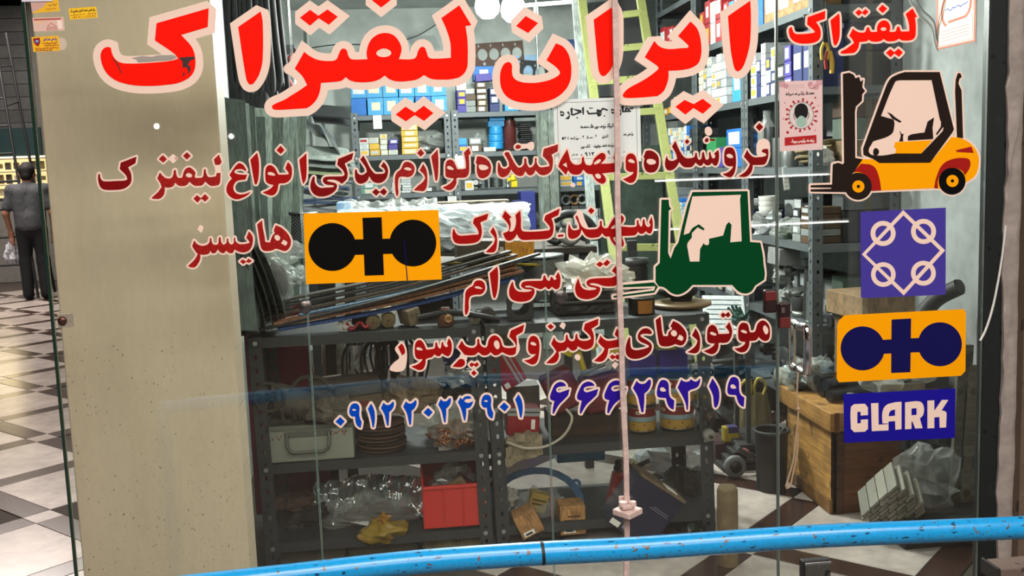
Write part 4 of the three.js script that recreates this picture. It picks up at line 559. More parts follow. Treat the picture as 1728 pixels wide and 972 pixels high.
// gaskets hung on the back wall above the back rack
{
  const gasket = (name, label, px0, py0, px1, py1, d, m, holes, tilt) => { const c = W((px0 + px1) / 2, (py0 + py1) / 2, d), w = (px1 - px0) * S(d), h = (py1 - py0) * S(d), s = poly([[-w / 2, -h / 2], [w / 2, -h / 2], [w / 2 * 0.98, h / 2], [-w / 2, h / 2 * 0.9]]);
    for (const [u, v, ru, rv] of holes) { const k = new THREE.Path(); k.absellipse((u - 0.5) * w, (v - 0.5) * h, ru * w, rv * h, 0, Math.PI * 2, true); s.holes.push(k); }
    const t = thing(name, label, 'gasket', c); t.rotation.z = tilt; part(t, 'sheet', extr(s, 0.003, 0, 10), m); };
  const many = []; for (let i = 0; i < 6; i++) { many.push([0.1 + i * 0.16, 0.5, 0.068, 0.24]); many.push([0.03 + i * 0.17, 0.86, 0.012, 0.06]); many.push([0.12 + i * 0.16, 0.13, 0.02, 0.07]); }
  gasket('head_gasket', 'long brown head gasket with big round openings high on the back wall', 764, 72, 884, 112, 8.245, paint(0x6b5146, 0.7), many, 0.03);
  gasket('head_gasket', 'black gasket plate with two big openings hung above the blue cartons', 877, 102, 925, 136, 8.235, rubber(0x1a1c20), [[0.3, 0.4, 0.17, 0.33], [0.72, 0.42, 0.17, 0.33], [0.08, 0.8, 0.03, 0.06], [0.52, 0.75, 0.03, 0.06], [0.92, 0.8, 0.03, 0.06]], -0.12);
  gasket('blue_wrapper', 'pale blue printed wrapper hung behind the black gasket plate', 866, 93, 906, 124, 8.246, paint(0x9cc4e8, 0.5), [], 0.02);
  box('carton', 'blue carton with a white ring print on the top back shelf', 'carton', [799, 112, 834, 135], DB + 0.1, 0.14, Mc(COL.blue), { patch: [['print', 0.3, 0.2, 0.7, 0.75, white]] });
  box('carton', 'violet flat carton leaning on the stacks of the top back shelf', 'carton', [803, 124.5, 829, 137], DB + 0.02, 0.12, Mc(COL.violet), { rz: 0.05 });
  const st = thing('blue_board', 'plain blue board on the back wall left of the ladder', 'board', W(967, 92, 8.24)); part(st, 'sheet', rb(0.1, 0.24, 0.012, 0.003), paint(0x3a5f9e, 0.5));
  const hs = thing('striped_roll', 'grey striped wire panel hung under the shop wall', 'panel', W(712, 71, 8.245)); for (let i = 0; i < 14; i++) part(hs, 'wire', rod(V(-0.11 + i * 0.016, 0.05, 0), V(-0.07 + i * 0.016, -0.05, 0), 0.0035), steel(0xaeb3b3));
}
// conduit and cable on the back wall, wires across the ceiling
{
  const c1 = thing('wall_conduit', 'pale vertical conduit pipe on the back wall', 'pipe', W(528, 200, 8.2)); part(c1, 'pipe', rod(V(0, -1.2, 0.015), V(0, 0.95, 0.015), 0.014), paint(0xc6ccc8, 0.5));
  const wl = [[486, 88], [560, 76], [640, 74], [700, 62], [760, 25]].map(([x, y]) => W(x, y, 7.6)); const w = thing('ceiling_cable', 'thin dark cable sagging across the shop towards the bulbs', 'cable', wl[0]); part(w, 'cable', tube(wl.map((p) => p.clone().sub(wl[0])), 0.0045, 40, 6), rubber());
  const cb = thing('lamp_cord', 'white cord with an inline switch hanging by the bulbs', 'cord', W(905, 40, 6)); part(cb, 'cord', rod(V(0, -0.26, 0), V(0.004, 1.0, 0), 0.004), white); part(cb, 'switch', rb(0.026, 0.055, 0.016, 0.004, 0, 0.08, 0), white);
  const ch = thing('ceiling_channel', 'grey steel channel running across the shop ceiling', 'channel', W(948, 12, 7)); part(ch, 'channel', rb(0.75, 0.03, 0.05, 0.004), steel(0xb4b9b7, 0.5), [0.05, 0.03, 0], [0, 0.5, 0.12]);
}
// ladder, plank and bag beside the back rack
{
  const m = paint(0x989e5c, 0.6, wearT, 0.3), L0 = W(982, 0, 6.5), L1 = W(1037, 440, 5.6), R0 = W(1078, -20, 6.5), R1 = W(1152, 430, 5.6);
  const ext = (a, b, k) => a.clone().lerp(b, k), fl = (a, b) => ext(a, b, (a.y - 0.02) / (a.y - b.y));
  const LB = fl(L0, L1), RBm = fl(R0, R1), o = LB.clone().setY(0), t = thing('step_ladder', 'worn yellow-green iron ladder leaning before the back rack', 'ladder', o);
  const rail = (a, b) => { const d = b.clone().sub(a), g = rb(0.055, d.length(), 0.03, 0.004); g.applyQuaternion(new THREE.Quaternion().setFromUnitVectors(V(0, 1, 0), d.clone().normalize())); const c = a.clone().add(b).multiplyScalar(0.5).sub(o); return g.translate(c.x, c.y, c.z); };
  part(t, 'rail', rail(LB, L0), m); part(t, 'rail', rail(RBm, R0), m);
  for (const py of [-60, 36, 95, 150, 206, 310, 420]) { const k = (py - 0) / 440, a = ext(L0, L1, k), b = ext(R0, R1, k + 0.02), d = b.clone().sub(a), g = rb(d.length(), 0.042, 0.03, 0.003); g.applyQuaternion(new THREE.Quaternion().setFromUnitVectors(V(1, 0, 0), d.clone().normalize())); const c = a.clone().add(b).multiplyScalar(0.5).sub(o); part(t, 'rung', g.translate(c.x, c.y, c.z), m); }
  const p0 = W(972, -10, 6.7), p1 = W(998, 365, 6.4), pt = thing('white_plank', 'long pale plank standing along the left rail of the ladder', 'plank', fl(p0, p1).setY(0)), q = pt.position; const d = p0.clone().sub(fl(p0, p1)), g = rb(0.06, d.length(), 0.022, 0.003); g.applyQuaternion(new THREE.Quaternion().setFromUnitVectors(V(0, 1, 0), d.clone().normalize())); const c = p0.clone().add(fl(p0, p1)).multiplyScalar(0.5).sub(q); part(pt, 'plank', g.translate(c.x, c.y, c.z), paint(0xb4bfbc, 0.6, fibre, 0.4));
  box('wrapped_bundle', 'big dark bundle in clear film standing behind the ladder rungs', 'bundle', [1008, 0, 1100, 160], 7.25, 0.3, rubber(0x303133), { rz: 0.03, patch: [['tape', 0.05, 0.5, 0.95, 0.53, Mc(0x55585a)]] });
  const gs = thing('sheet_stack', 'stack of dark green gasket sheets standing behind the ladder', 'sheets', [W(1065, 300, 7.1).x, 0, Z(7.15)]); for (let i = 0; i < 6; i++) part(gs, 'sheet', rb(0.44 - i * 0.02, 1.52 - i * 0.05, 0.012, 0.002, 0, 0.78 - i * 0.025, 0.1 - i * 0.02, 1), paint([0x394a40, 0x31423a, 0x2b3833][i % 3], 0.5, fibre, 0.3), [rr(-0.03, 0.03), 0, 0]);
}
// ---------- things on the window rack ----------
const on = (px, py, d) => W(px, py, d);
const onTop = (px, d) => { const p = W(px, 540, d); p.y = RA.top + 0.001; return p; };
const onMid = (px, d) => { const p = W(px, 760, d); p.y = RA.mid + 0.001; return p; };
const onLow = (px, d) => { const p = W(px, 930, d); p.y = RA.low + 0.001; return p; };
// leaning grey-green sheets against the left wall: tops and feet taken one by one
{
  const list = [[378, 176, 404, 560, 60, 3.5, 3.92], [386, 168, 408, 560, 60, 3.56, 3.96], [395, 168, 412, 560, 62, 3.62, 4.0], [403, 175, 420, 560, 60, 3.7, 4.05], [408, 186, 425, 560, 58, 3.77, 4.1], [420, 198, 432, 560, 60, 3.84, 4.16], [433, 184, 436, 560, 58, 3.92, 4.2], [452, 192, 440, 560, 62, 4.0, 4.24], [470, 190, 452, 560, 66, 4.08, 4.28], [486, 187, 470, 560, 66, 4.16, 4.32]];
  list.forEach(([tx, ty, bxx, by, w, d0, d1], i) => {
    const a = W(tx, ty, d1), b = W(bxx, by, d0), ww = w * S(4) * (i > 7 ? 1 : 0.85), dv = a.clone().sub(b), len = dv.length(), t = thing('gasket_sheet', i === 9 ? 'broadest grey-green streaked sheet, foremost in the leaning row behind the glass' : `${ORD[i]} grey-green sheet from the pillar in the row of leaning sheets`, 'sheet', b, 0, 'grey-green gasket sheets leaning beside the pillar');
    let g = new THREE.BoxGeometry(ww, len, 0.007, 6, 12, 1); const p = g.attributes.position; for (let k = 0; k < p.count; k++) { const x = p.getX(k), y = p.getY(k); p.setZ(k, p.getZ(k) + 0.02 * Math.sin(y * 3.1 + i) * (x / ww) + 0.012 * Math.cos(x * 20 + i)); }
    g.computeVertexNormals(); g = uvm(g); g.rotateY([0.2, 0.3, 0.5, 0.25, 0.6, 0.3, 0.55, 0.25, 0.5, 0.12][i]); g.applyQuaternion(new THREE.Quaternion().setFromUnitVectors(V(0, 1, 0), dv.clone().normalize())); g.translate(dv.x / 2, dv.y / 2, dv.z / 2);
    part(t, 'sheet', g, paint([0x4d5a52, 0x3f4b44, 0x86968c, 0x4d5c53, 0x94a59a, 0x4a5a51, 0x9aaba0, 0x53645a, 0x8a9c91, 0x7b8f84][i], 0.55, fibre, 0.45));
  });
  // dark board curving down in front of the sheets
  const b = thing('curved_sheets', 'dark glossy curved sheets bowed against the pillar edge above the rack', 'sheets', W(455, 552, 3.72));
  for (let i = 0; i < 4; i++) { const g = new THREE.BoxGeometry(0.003, 0.34 - i * 0.02, 0.22, 1, 16, 1), p = g.attributes.position; for (let k = 0; k < p.count; k++) { const y = p.getY(k) + 0.17; p.setX(k, p.getX(k) - 0.09 * Math.pow(Math.max(0, y) / 0.34, 1.7) + i * 0.022); p.setY(k, y); } g.computeVertexNormals(); part(b, 'sheet', uvm(g), paint(0x38403c, 0.22, grain), [0, 0, -0.02 * i]); }
}
{ const bm = thing('added_dark_backing', 'added wide dark backing sheet dimming the wall behind the drive belts', 'mat', W(404, -30, 4.95)); const g = new THREE.BoxGeometry(0.34, 0.62, 0.006, 24, 6, 1), p = g.attributes.position; for (let i = 0; i < p.count; i++) p.setZ(i, p.getZ(i) + 0.014 * Math.sin(p.getX(i) * 70)); g.computeVertexNormals(); part(bm, 'mat', uvm(g), rubber(0x1a1a1c), [-0.03, -0.28, 0]); part(bm, 'hanger', rod(V(-0.2, 0.03, 0), V(0.14, 0.03, 0), 0.008), M_rackDark);  // dark backing sheet added to mask the overbright wall behind the belts
  const pk = W(391, 400, 3.5), kk = thing('added_dark_strip', 'added tall dark strip darkening the gap right behind the cream pillar edge', 'plank', [pk.x - 0.02, 0, pk.z]); part(kk, 'plank', rb(0.05, 2.3, 0.03, 0.003, 0, 1.15, 0), paint(0x3a342b, 0.7, woodT, 0.4)); }  // dark strip added to stand in for the dark gap beside the pillar
// black belts and straps hanging high beside the pillar
for (let i = 0; i < 9; i++) {
  const px = [392, 400, 409, 418, 428, 437, 447, 456, 467][i], d = 4.5 + (i % 3) * 0.12, y1 = [150, 158, 140, 166, 160, 150, 164, 150, 168][i], a = W(px - 4, -20, d), b = W(px + [4, 2, 5, 3, 8, 10, 9, 12, 14][i], y1, d), t = thing('hanging_belt', `${ORD[i]} black drive belt from the pillar in the row hanging above the leaning sheets`, 'belt', a, 0, 'black drive belts hanging beside the pillar'), w = b.clone().sub(a);
  part(t, 'belt', tube([V(-0.006, 0.55, 0), V(-0.008, 0, 0), w.clone().multiplyScalar(0.5).add(V(-0.012, 0, 0.01)), w.clone().add(V(-0.006, 0.03, 0)), w.clone().add(V(0.004, 0, 0.002)), w.clone().add(V(0.014, 0.03, 0)), w.clone().multiplyScalar(0.5).add(V(0.014, 0, 0.01)), V(0.012, 0, 0), V(0.008, 0.55, 0)], i === 7 ? 0.018 : 0.0135, 60, 6), rubber([0x15161a, 0x1d1d20, 0x101114][i % 3]));
}
{ const br = thing('belt_bracket', 'steel wall bar from which the black drive belts hang', 'bracket', [LEFTX + 0.002, 2.32, Z(4.6)]); part(br, 'bar', bx(0.6, 0.02, 0.02, 0.3, 0, 0), M_rackDark); part(br, 'bar', bx(0.6, 0.02, 0.02, 0.3, 0, -0.12), M_rackDark); part(br, 'plate', bx(0.012, 0.1, 0.2, 0.006, 0, -0.06), M_rackDark);
  const rk = thing('rag_bunch', 'bunch of mixed coloured hose ends hanging at the left wall behind the belts', 'hoses', W(478, 150, 5.4)); const cs = [0x8d2f2c, 0xd8d6cf, 0x202224, 0x6f7a80, 0x31486e]; for (let i = 0; i < 14; i++) part(rk, 'hose', tube([[rr(-0.1, 0.08), rr(0.12, 0.2), rr(-0.05, 0.05)], [rr(-0.1, 0.08), 0, rr(-0.05, 0.05)], [rr(-0.08, 0.08), rr(-0.18, -0.1), rr(-0.05, 0.05)]], 0.011, 10, 6), paint(cs[i % 5], 0.5, null)); const hb = part(rk, 'hook_rail', bx(0.24, 0.015, 0.3, -0.04, 0.2, -0.02), M_rackDark); }
// wall rack of black and grey plates left of the back rack
{
  const slab = (l, x0, y0, x1, y1, d, c, tilt, bend) => { const p = W((x0 + x1) / 2, (y0 + y1) / 2, d), w = (x1 - x0) * S(d), t = thing('plate_sheet', l, 'sheet', p), g = new THREE.BoxGeometry(w, 0.008, 0.3, 14, 1, 4), q = g.attributes.position; for (let k = 0; k < q.count; k++) { const u = q.getX(k) / w + 0.5; q.setY(k, q.getY(k) - bend * u * u + bend * 0.12 * Math.sin(u * 9 + d * 5)); } g.computeVertexNormals(); part(t, 'sheet', uvm(g), paint(c, 0.4, fibre, 0.3)); t.rotation.set(0.3, 0.15, tilt); };
  slab('topmost black plate jutting from the wall left of the back rack', 520, 180, 585, 194, 6.6, 0x222428, -0.12, 0.008); slab('second black plate jutting from the wall left of the back rack', 528, 192, 585, 204, 6.62, 0x2b2d31, -0.13, 0.01); slab('grey film sheet drooping from the wall left of the back rack', 515, 205, 560, 222, 6.6, 0x6a6c66, -0.25, 0.1); slab('long grey film sheet drooping lowest from the wall plates', 536, 222, 590, 245, 6.5, 0x6a6d67, -0.9, 0.05);
  [['clear folded sheet, uppermost in the pile on the wall bracket', 508, 252, 592, 262, 0x97a09a], ['clear folded sheet, second in the pile on the wall bracket', 508, 264, 596, 274, 0x858d88], ['greenish folded sheet, third in the pile on the wall bracket', 510, 276, 594, 286, 0x9aa37e], ['dark folded sheet, lowest in the pile on the wall bracket', 508, 288, 590, 296, 0x4a4f52]].forEach(([l, a, b, c, d, k]) => slab(l, a, b, c, d, 6.4, k, -0.08, 0.025));
  for (let i = 0; i < 9; i++) { const p = W(548 + rr(-10, 10), 312 + i * 6, 6.2), t = thing('blade_strip', `${ORD[i]} dark strip from the top in the slanting pile under the folded sheets`, 'strip', p, rr(-0.5, 0.3), 'dark strips piled under the folded sheets'); part(t, 'strip', rb(rr(0.26, 0.36), 0.014, 0.08, 0.003), paint(pick([0x2a3350, 0x202226, 0x545a5e, 0x31405f]), 0.35)); t.rotation.z = rr(-0.35, 0.1); }
  const br = thing('shelf_bracket', 'grey wall bracket carrying the folded sheets left of the back rack', 'bracket', W(545, 300, 6.4)); part(br, 'arm', bx(0.36, 0.02, 0.02, 0, -0.03, 0.1), M_rack); part(br, 'arm', bx(0.36, 0.02, 0.02, 0, -0.03, -0.1), M_rack); part(br, 'post', bx(0.03, W(545, 300, 6.4).y + 0.1, 0.03, -0.16, -W(545, 300, 6.4).y / 2 + 0.05, 0), M_rack);
}
// mesh filter, wrapped disc, sieve drums
function meshDrum(label, px, py0, py1, wpx, d, tilt, c) {
  const b = W(px, py1, d), r = wpx * S(d) / 2, h = (py1 - py0) * S(d), t = thing('mesh_filter', label, 'filter', b); t.rotation.z = tilt;
  part(t, 'core', cyl(r * 0.94, r * 0.94, h * 0.98, 32).translate(0, h / 2, 0), paint(c, 0.6)); const l = []; const n = 34, turns = h / (6.283 * r) ;
  for (let s = -1; s <= 1; s += 2) for (let i = 0; i < n; i++) { const a0 = i / n * 6.28319, p = []; for (let k = 0; k <= 8; k++) { const a = a0 + s * turns * 6.28319 * k / 8; p.push(V(Math.cos(a) * r, 0.01 + (h - 0.02) * k / 8, Math.sin(a) * r)); } l.push(new THREE.TubeGeometry(new THREE.CatmullRomCurve3(p), 10, 0.0014, 4)); }
  const ms = part(t, 'wire_mesh', merge(l), steel(0x8a8e90, 0.4)); ms.userData.kind = 'stuff';
  for (const y of [0.006, h - 0.006]) part(t, 'end_ring', lathe([[r * 0.6, -0.006], [r * 1.03, -0.006], [r * 1.03, 0.006], [r * 0.6, 0.006], [r * 0.6, -0.006]], 36), steel(0x6b6f70, 0.4), [0, y, 0]);
}
meshDrum('black mesh filter drum standing beside the leaning sheets', 502, 358, 452, 66, 4.3, -0.05, 0x17181a);
meshDrum('pale grey mesh filter drum under the yellow carton', 919, 428, 506, 72, 4.05, 0.02, 0x8d8c86);
meshDrum('low silver mesh filter drum behind the paper-wrapped block', 728, 497, 549, 76, 3.98, 0.0, 0x8f867a);
{
  const t = thing('wrapped_disc', 'dark round disc wrapped in clear film at the left end of the rack', 'disc', W(445, 545, 3.78)); const r = 45 * S(3.78);
  part(t, 'disc', cyl(r, r, 0.05, 40).rotateX(Math.PI / 2).translate(0, r + 0.05, 0), rubber(0x232426)); part(t, 'hub', cyl(r * 0.3, r * 0.3, 0.06, 24).rotateX(Math.PI / 2).translate(0, r + 0.05, 0.004), rubber(0x34363a));
  let g = stripUV(new THREE.SphereGeometry(1, 28, 18).scale(r * 1.22, r * 1.2, 0.06)); g = bumpy(g, 0.018, 22, 4); part(t, 'film', g.translate(0, r + 0.05, 0.01), clearBag);
  part(t, 'film', bumpy(stripUV(new THREE.SphereGeometry(1, 18, 12).scale(0.1, 0.035, 0.06)), 0.02, 30, 2).translate(0.1, r * 2 + 0.06, 0), clearBag);
  const g2 = thing('film_wrapped_part', 'small shiny film-wrapped part between the disc and the mesh filter', 'part', W(505, 482, 3.9)); part(g2, 'core', lump(0.08, 0.05, 0.05, 0.02, 30, 5), foil); part(g2, 'film', lump(0.13, 0.075, 0.08, 0.03, 30, 8), clearBag);
}
// long strips lying aslant across the rack
{
  const strips = [[400, 566, 910, 428, 3.62, 0x2c2a28, 0.03, 'lowest dark'], [470, 556, 870, 470, 3.64, 0x2d4d8a, 0.05, 'thin blue'], [462, 549, 880, 456, 3.66, 0x9a6a4c, 0.06, 'copper-brown'], [460, 545, 870, 450, 3.67, 0xa97a58, 0.06, 'paler copper-brown'], [466, 541, 866, 444, 3.68, 0x8d5f45, 0.06, 'dark copper-brown'], [505, 532, 890, 436, 3.69, 0x5b7790, 0.05, 'broad grey-blue'], [450, 534, 870, 430, 3.71, 0x5a4a3c, 0.05, 'brown'], [440, 524, 860, 424, 3.73, 0x3a3531, 0.05, 'topmost dark brown'], [430, 516, 840, 418, 3.75, 0x4a443d, 0.05, 'grizzled brown']];
  strips.forEach(([x0, y0, x1, y1, d, c, w, l]) => { const a = W(x0, y0, d), b = W(x1, y1, d + 0.22), m = a.clone().lerp(b, 0.5).add(V(0, -0.014, 0)), t = thing('long_strip', `${l} strip in the bundle of long flat strips lying aslant on the rack`, 'strip', a, 0, 'long flat strips lying aslant on the rack');
    const cv = new THREE.CatmullRomCurve3([V(0, 0, 0), m.clone().sub(a), b.clone().sub(a)]), s = poly([[-0.0045, -w / 2], [0.0045, -w / 2], [0.0045, w / 2], [-0.0045, w / 2]]); let g = new THREE.ExtrudeGeometry(s, { steps: 24, bevelEnabled: false, extrudePath: cv }); part(t, 'strip', uvm(g), paint(c, 0.55, fibre, 0.5)); });
}
// round bar ends, wrapped block, fitting, discs, flange
function roll(label, px, py, rpx, d, len, c, hub = 0x1c1a17, name = 'round_bar', cat = 'bar') { const r = rpx * S(d), p = W(px, py, d), t = thing(name, label, cat, [p.x, RA.top + 0.001 + r, p.z - len / 2]); part(t, 'body', uvm(lathe([[0, -len / 2], [r * 0.9, -len / 2], [r, -len / 2 + 0.004], [r, len / 2 - 0.004], [r * 0.94, len / 2], [0, len / 2]], 28).rotateX(Math.PI / 2)), paint(c, 0.75, fibre, 0.1)); part(t, 'bore', cyl(r * 0.13, r * 0.13, 0.004, 12).rotateX(Math.PI / 2), rubber(hub), [0, 0, len / 2]); return t; }
roll('left of the two brown bar ends lying by the red ribbon', 629, 545, 12, 3.69, 0.2, 0x7d6a4a); roll('right of the two brown bar ends, next to the paper-wrapped block', 655, 538, 12.5, 3.72, 0.22, 0x86724f);
roll('grey disc lying on edge beneath the short crimson word', 801, 532, 10.5, 3.68, 0.03, 0x6f6a5c, 0x1c1a17, 'bushing', 'bushing'); roll('dark disc lying on edge between the grey disc and the flange', 824, 529, 12.5, 3.72, 0.05, 0x4b4540, 0x17130f, 'bushing', 'bushing');
box('wrapped_block', 'small block wrapped in brown paper between the bar ends and the mesh drum', 'parcel', [682, 521, 706, 549], 3.7, 0.1, kraft(0x8b7c66), { rz: 0.22, ry: 0.4, patch: [['fold', 0.1, 0.6, 0.9, 0.66, kraft(0x6d6150)]] });
{
  const t = thing('copper_fitting', 'rusty pipe fitting with a brass nut hanging over the rack edge', 'fitting', onTop(752, 3.69)); part(t, 'body', lathe([[0.022, 0], [0.03, 0.004], [0.03, 0.04], [0.018, 0.05], [0.018, 0.07], [0, 0.07]], 20), paint(0x6d4433, 0.6, wearT)); part(t, 'nut', new THREE.CylinderGeometry(0.017, 0.017, 0.02, 6).rotateX(Math.PI / 2), paint(0xa8845a, 0.35, null, 1, { metalness: 0.8 }), [0.008, 0.035, 0.038]); part(t, 'bore', new THREE.TorusGeometry(0.011, 0.003, 8, 20), paint(0xc7a06f, 0.3, null, 1, { metalness: 0.8 }), [0.008, 0.035, 0.05]);
  part(t, 'hose', tube([[-0.1, 0.035, 0.0], [0.02, 0.052, 0.01], [0.13, 0.03, 0.0], [0.2, 0.012, -0.01]], 0.012, 24, 8), rubber());
  const f = thing('square_flange', 'square cast flange with a wide dark bore standing on the rack', 'flange', onTop(879, 3.72)), s = new THREE.Shape(); const q = 0.048; s.moveTo(-q, -q + 0.012); s.quadraticCurveTo(-q, -q, -q + 0.012, -q); s.lineTo(q - 0.012, -q); s.quadraticCurveTo(q, -q, q, -q + 0.012); s.lineTo(q, q - 0.012); s.quadraticCurveTo(q, q, q - 0.012, q); s.lineTo(-q + 0.012, q); s.quadraticCurveTo(-q, q, -q, q - 0.012); circHole(s, 0, 0, 0.035); for (const [a, b] of [[-1, -1], [1, -1], [1, 1], [-1, 1]]) circHole(s, a * 0.037, b * 0.037, 0.005);
  part(f, 'plate', extr(s, 0.018, 0.002), paint(0x3c3a36, 0.5, wearT, 0.2), [0, q + 0.003, -0.02]); part(f, 'sleeve', cyl(0.036, 0.036, 0.16, 28, true).rotateX(Math.PI / 2), paint(0x1f1e1d, 0.6), [0, q + 0.003, -0.1]); f.children[1].material.side = THREE.DoubleSide;
  const bx2 = thing('engine_block', 'dark oily casting block lying behind the flange on the rack', 'casting', onTop(985, 3.86)); part(bx2, 'body', bumpy(stripUV(new THREE.BoxGeometry(0.24, 0.085, 0.16, 12, 6, 8)), 0.004, 30, 2).translate(0, 0.048, 0), paint(0x25221e, 0.5, wearT)); for (let i = 0; i < 4; i++) part(bx2, 'stud', cyl(0.006, 0.006, 0.02, 8).translate(-0.08 + i * 0.05, 0.098, 0.04), steel(0x77726a)); part(bx2, 'rib', rb(0.22, 0.012, 0.012, 0.004), paint(0x36322c, 0.5), [0, 0.05, 0.086]);
  const rb2 = thing('ribbon_scrap', 'scrap of red and white ribbon lying beside the brown bar ends', 'ribbon', onTop(598, 3.7)); part(rb2, 'ribbon', tube([[-0.03, 0.03, 0], [-0.01, 0.008, 0.02], [0.02, 0.03, 0], [0.04, 0.012, 0.02], [0.06, 0.04, -0.02]], 0.007, 24, 5), paint(0x9d2227, 0.5)); part(rb2, 'tissue', lump(0.04, 0.04, 0.03, 0.02, 40, 3), white, [-0.035, 0, 0]); part(rb2, 'bundle', lump(0.07, 0.06, 0.05, 0.02, 30, 6), paint(0x5d463f, 0.8), [0.02, 0, -0.06]);
}
// clear wrapped tray, boards and the yellow carton above the strips
{
  const t = thing('film_wrapped_roll', 'wide roll of shiny clear film lying behind the big yellow sticker', 'film roll', W(735, 425, 4.6)); const w = 315 * S(4.6);
  part(t, 'core', cyl(0.03, 0.03, w * 1.01, 20).rotateZ(Math.PI / 2).translate(0, 0.09, -0.02), kraft()); let g = stripUV(new THREE.CylinderGeometry(0.1, 0.1, w, 40, 30).rotateZ(Math.PI / 2).scale(1, 1.05, 1)); g = bumpy(g, 0.02, 18, 3); part(t, 'roll', g.translate(0, 0.105, -0.02), new THREE.MeshPhysicalMaterial({ color: 0xbcc6cc, roughness: 0.14, clearcoat: 0.6 }));
  const h = thing('film_sheet', 'crinkled clear plastic sheet draped on the film roll', 'plastic sheet', W(660, 350, 4.55)); let s = new THREE.PlaneGeometry(0.42, 0.2, 40, 22).rotateX(-1.2); const p = s.attributes.position; for (let i = 0; i < p.count; i++) { const e = fbm(p.getX(i) * 14, p.getY(i) * 14, 4, 4); p.setXYZ(i, p.getX(i), p.getY(i) + e * 0.03, p.getZ(i) + e * 0.04); } s.computeVertexNormals(); part(h, 'film', uvm(s), clearBag);
  box('wooden_board', 'grey weathered board lying behind the film roll', 'board', [742, 339, 862, 432], 5.0, 0.12, paint(0x8d857a, 0.8, woodT, 0.4)); box('carton', 'flat light blue box end beside the film sheet', 'carton', [568, 342, 592, 362], 4.7, 0.2, Mc(0x8fb0d8));
  const st = thing('work_table', 'plain dark table behind the window rack, under the film roll', 'table', [W(760, 520, 4.75).x, 0, Z(4.85)]); const th = W(735, 425, 4.6).y - 0.003; part(st, 'table_top', rb(1.35, 0.03, 0.62, 0.004, 0, th - 0.015, 0), paint(0x3a322b, 0.7, woodT, 0.5)); for (const [x, z] of [[-0.62, 0.26], [0.62, 0.26], [-0.62, -0.26], [0.62, -0.26]]) part(st, 'leg', rb(0.04, th - 0.03, 0.04, 0.003, x, (th - 0.03) / 2, z), M_rackDark);
  const yt = box('long_carton', 'long yellow-ended brown carton lying on the strips', 'carton', [770, 406, 902, 442], 4.0, 0.16, paint(0x4c4136, 0.7), { rz: -0.04, patch: [['yellow_end', 0.62, 0.06, 0.995, 0.96, paint(0xd9920f, 0.5, fibre)], ['cream_band', 0.5, 0.2, 0.6, 0.7, Mc(0xcbbfae)], ['yellow_flap', 0.72, 0.04, 0.98, 0.16, paint(0xb8a32a, 0.6)]] });
  const bd = thing('board_panel', 'thin board with a yellow front edge under the long carton', 'board', W(800, 446, 3.98)); part(bd, 'board', rb(0.46, 0.008, 0.2, 0.002), paint(0x3f3730, 0.7), [0.05, 0, -0.1], [0.06, 0, -0.065]); part(bd, 'yellow_edge', rb(0.46, 0.01, 0.008, 0.002), paint(0xb9a11d, 0.5), [0.05, 0, 0.004], [0, 0, -0.065]);
  // clear bag with brown paper, kraft box, dark can, hose, amber tin, flywheel
  const bg = thing('plastic_bag', 'crumpled clear bag with brown paper inside, below the dash row of words', 'bag', W(1000, 508, 3.95)); part(bg, 'paper', lump(0.2, 0.11, 0.13, 0.05, 12, 7), kraft(0xb39162)); part(bg, 'film', lump(0.29, 0.17, 0.18, 0.06, 14, 12), hazyBag);
  box('carton', 'small plain brown carton beside the crumpled bag', 'carton', [1047, 459, 1073, 477], 4.02, 0.12, kraft(0xb08e60));
  const hc = thing('oil_filter', 'matt black filter canister standing behind the green forklift forks', 'filter', W(1076, 500, 4.08)); part(hc, 'body', lathe([[0, 0], [0.042, 0], [0.044, 0.01], [0.044, 0.12], [0.036, 0.135], [0.036, 0.15], [0, 0.15]], 28), rubber(0x1d1d1e)); part(hc, 'cap', lathe([[0.037, 0.13], [0.048, 0.135], [0.048, 0.16], [0, 0.162]], 28), rubber(0x2d2d2e)); part(hc, 'bracket', rb(0.04, 0.07, 0.02, 0.004, -0.02, 0.2, 0), rubber(0x303234));
  const hose = thing('black_hose', 'thick black hose bent in an arch behind the drum', 'hose', W(985, 500, 4.6).setY(W(735, 425, 4.6).y - 0.002)); part(hose, 'hose', tube([[0.06, 0.02, 0], [0.06, 0.06, 0], [0.02, 0.12, 0], [-0.06, 0.15, 0], [-0.15, 0.12, 0.02]], 0.02, 40, 12), rubber(0x26282b)); part(hose, 'hose', tube([[0.02, 0.012, 0.04], [0.01, 0.05, 0.04], [-0.04, 0.09, 0.04], [-0.1, 0.1, 0.04]], 0.012, 30, 8), rubber(0x4d4f52));
  const at = thing('amber_tin', 'dark tin with an orange label standing under the green forks', 'tin', onTop(1083, 3.74)); const r = 23 * S(3.74), hh = 28 * S(3.74); part(at, 'body', lathe([[0, 0], [r, 0], [r, hh], [r * 0.92, hh + 0.003], [0, hh + 0.003]], 32), paint(0x241c14, 0.3)); part(at, 'label', new THREE.CylinderGeometry(r * 1.01, r * 1.01, hh * 0.8, 24, 1, true, -0.5, 1.2).translate(0, hh / 2, 0), paint(0xb9782a, 0.4, wearT, 0.1));
  const fw = thing('flywheel', 'tan flat steel flywheel lying at the desk end of the rack', 'flywheel', onTop(1150, 3.86)); part(fw, 'rim', lathe([[0, 0.004], [0.1, 0], [0.118, 0.008], [0.118, 0.02], [0.085, 0.026], [0, 0.024]], 48), paint(0x8a6f49, 0.4, wearT, 0.2)); part(fw, 'hub', lathe([[0.04, 0.02], [0.045, 0.04], [0.03, 0.045], [0, 0.045]], 32), rubber(0x1b1917));
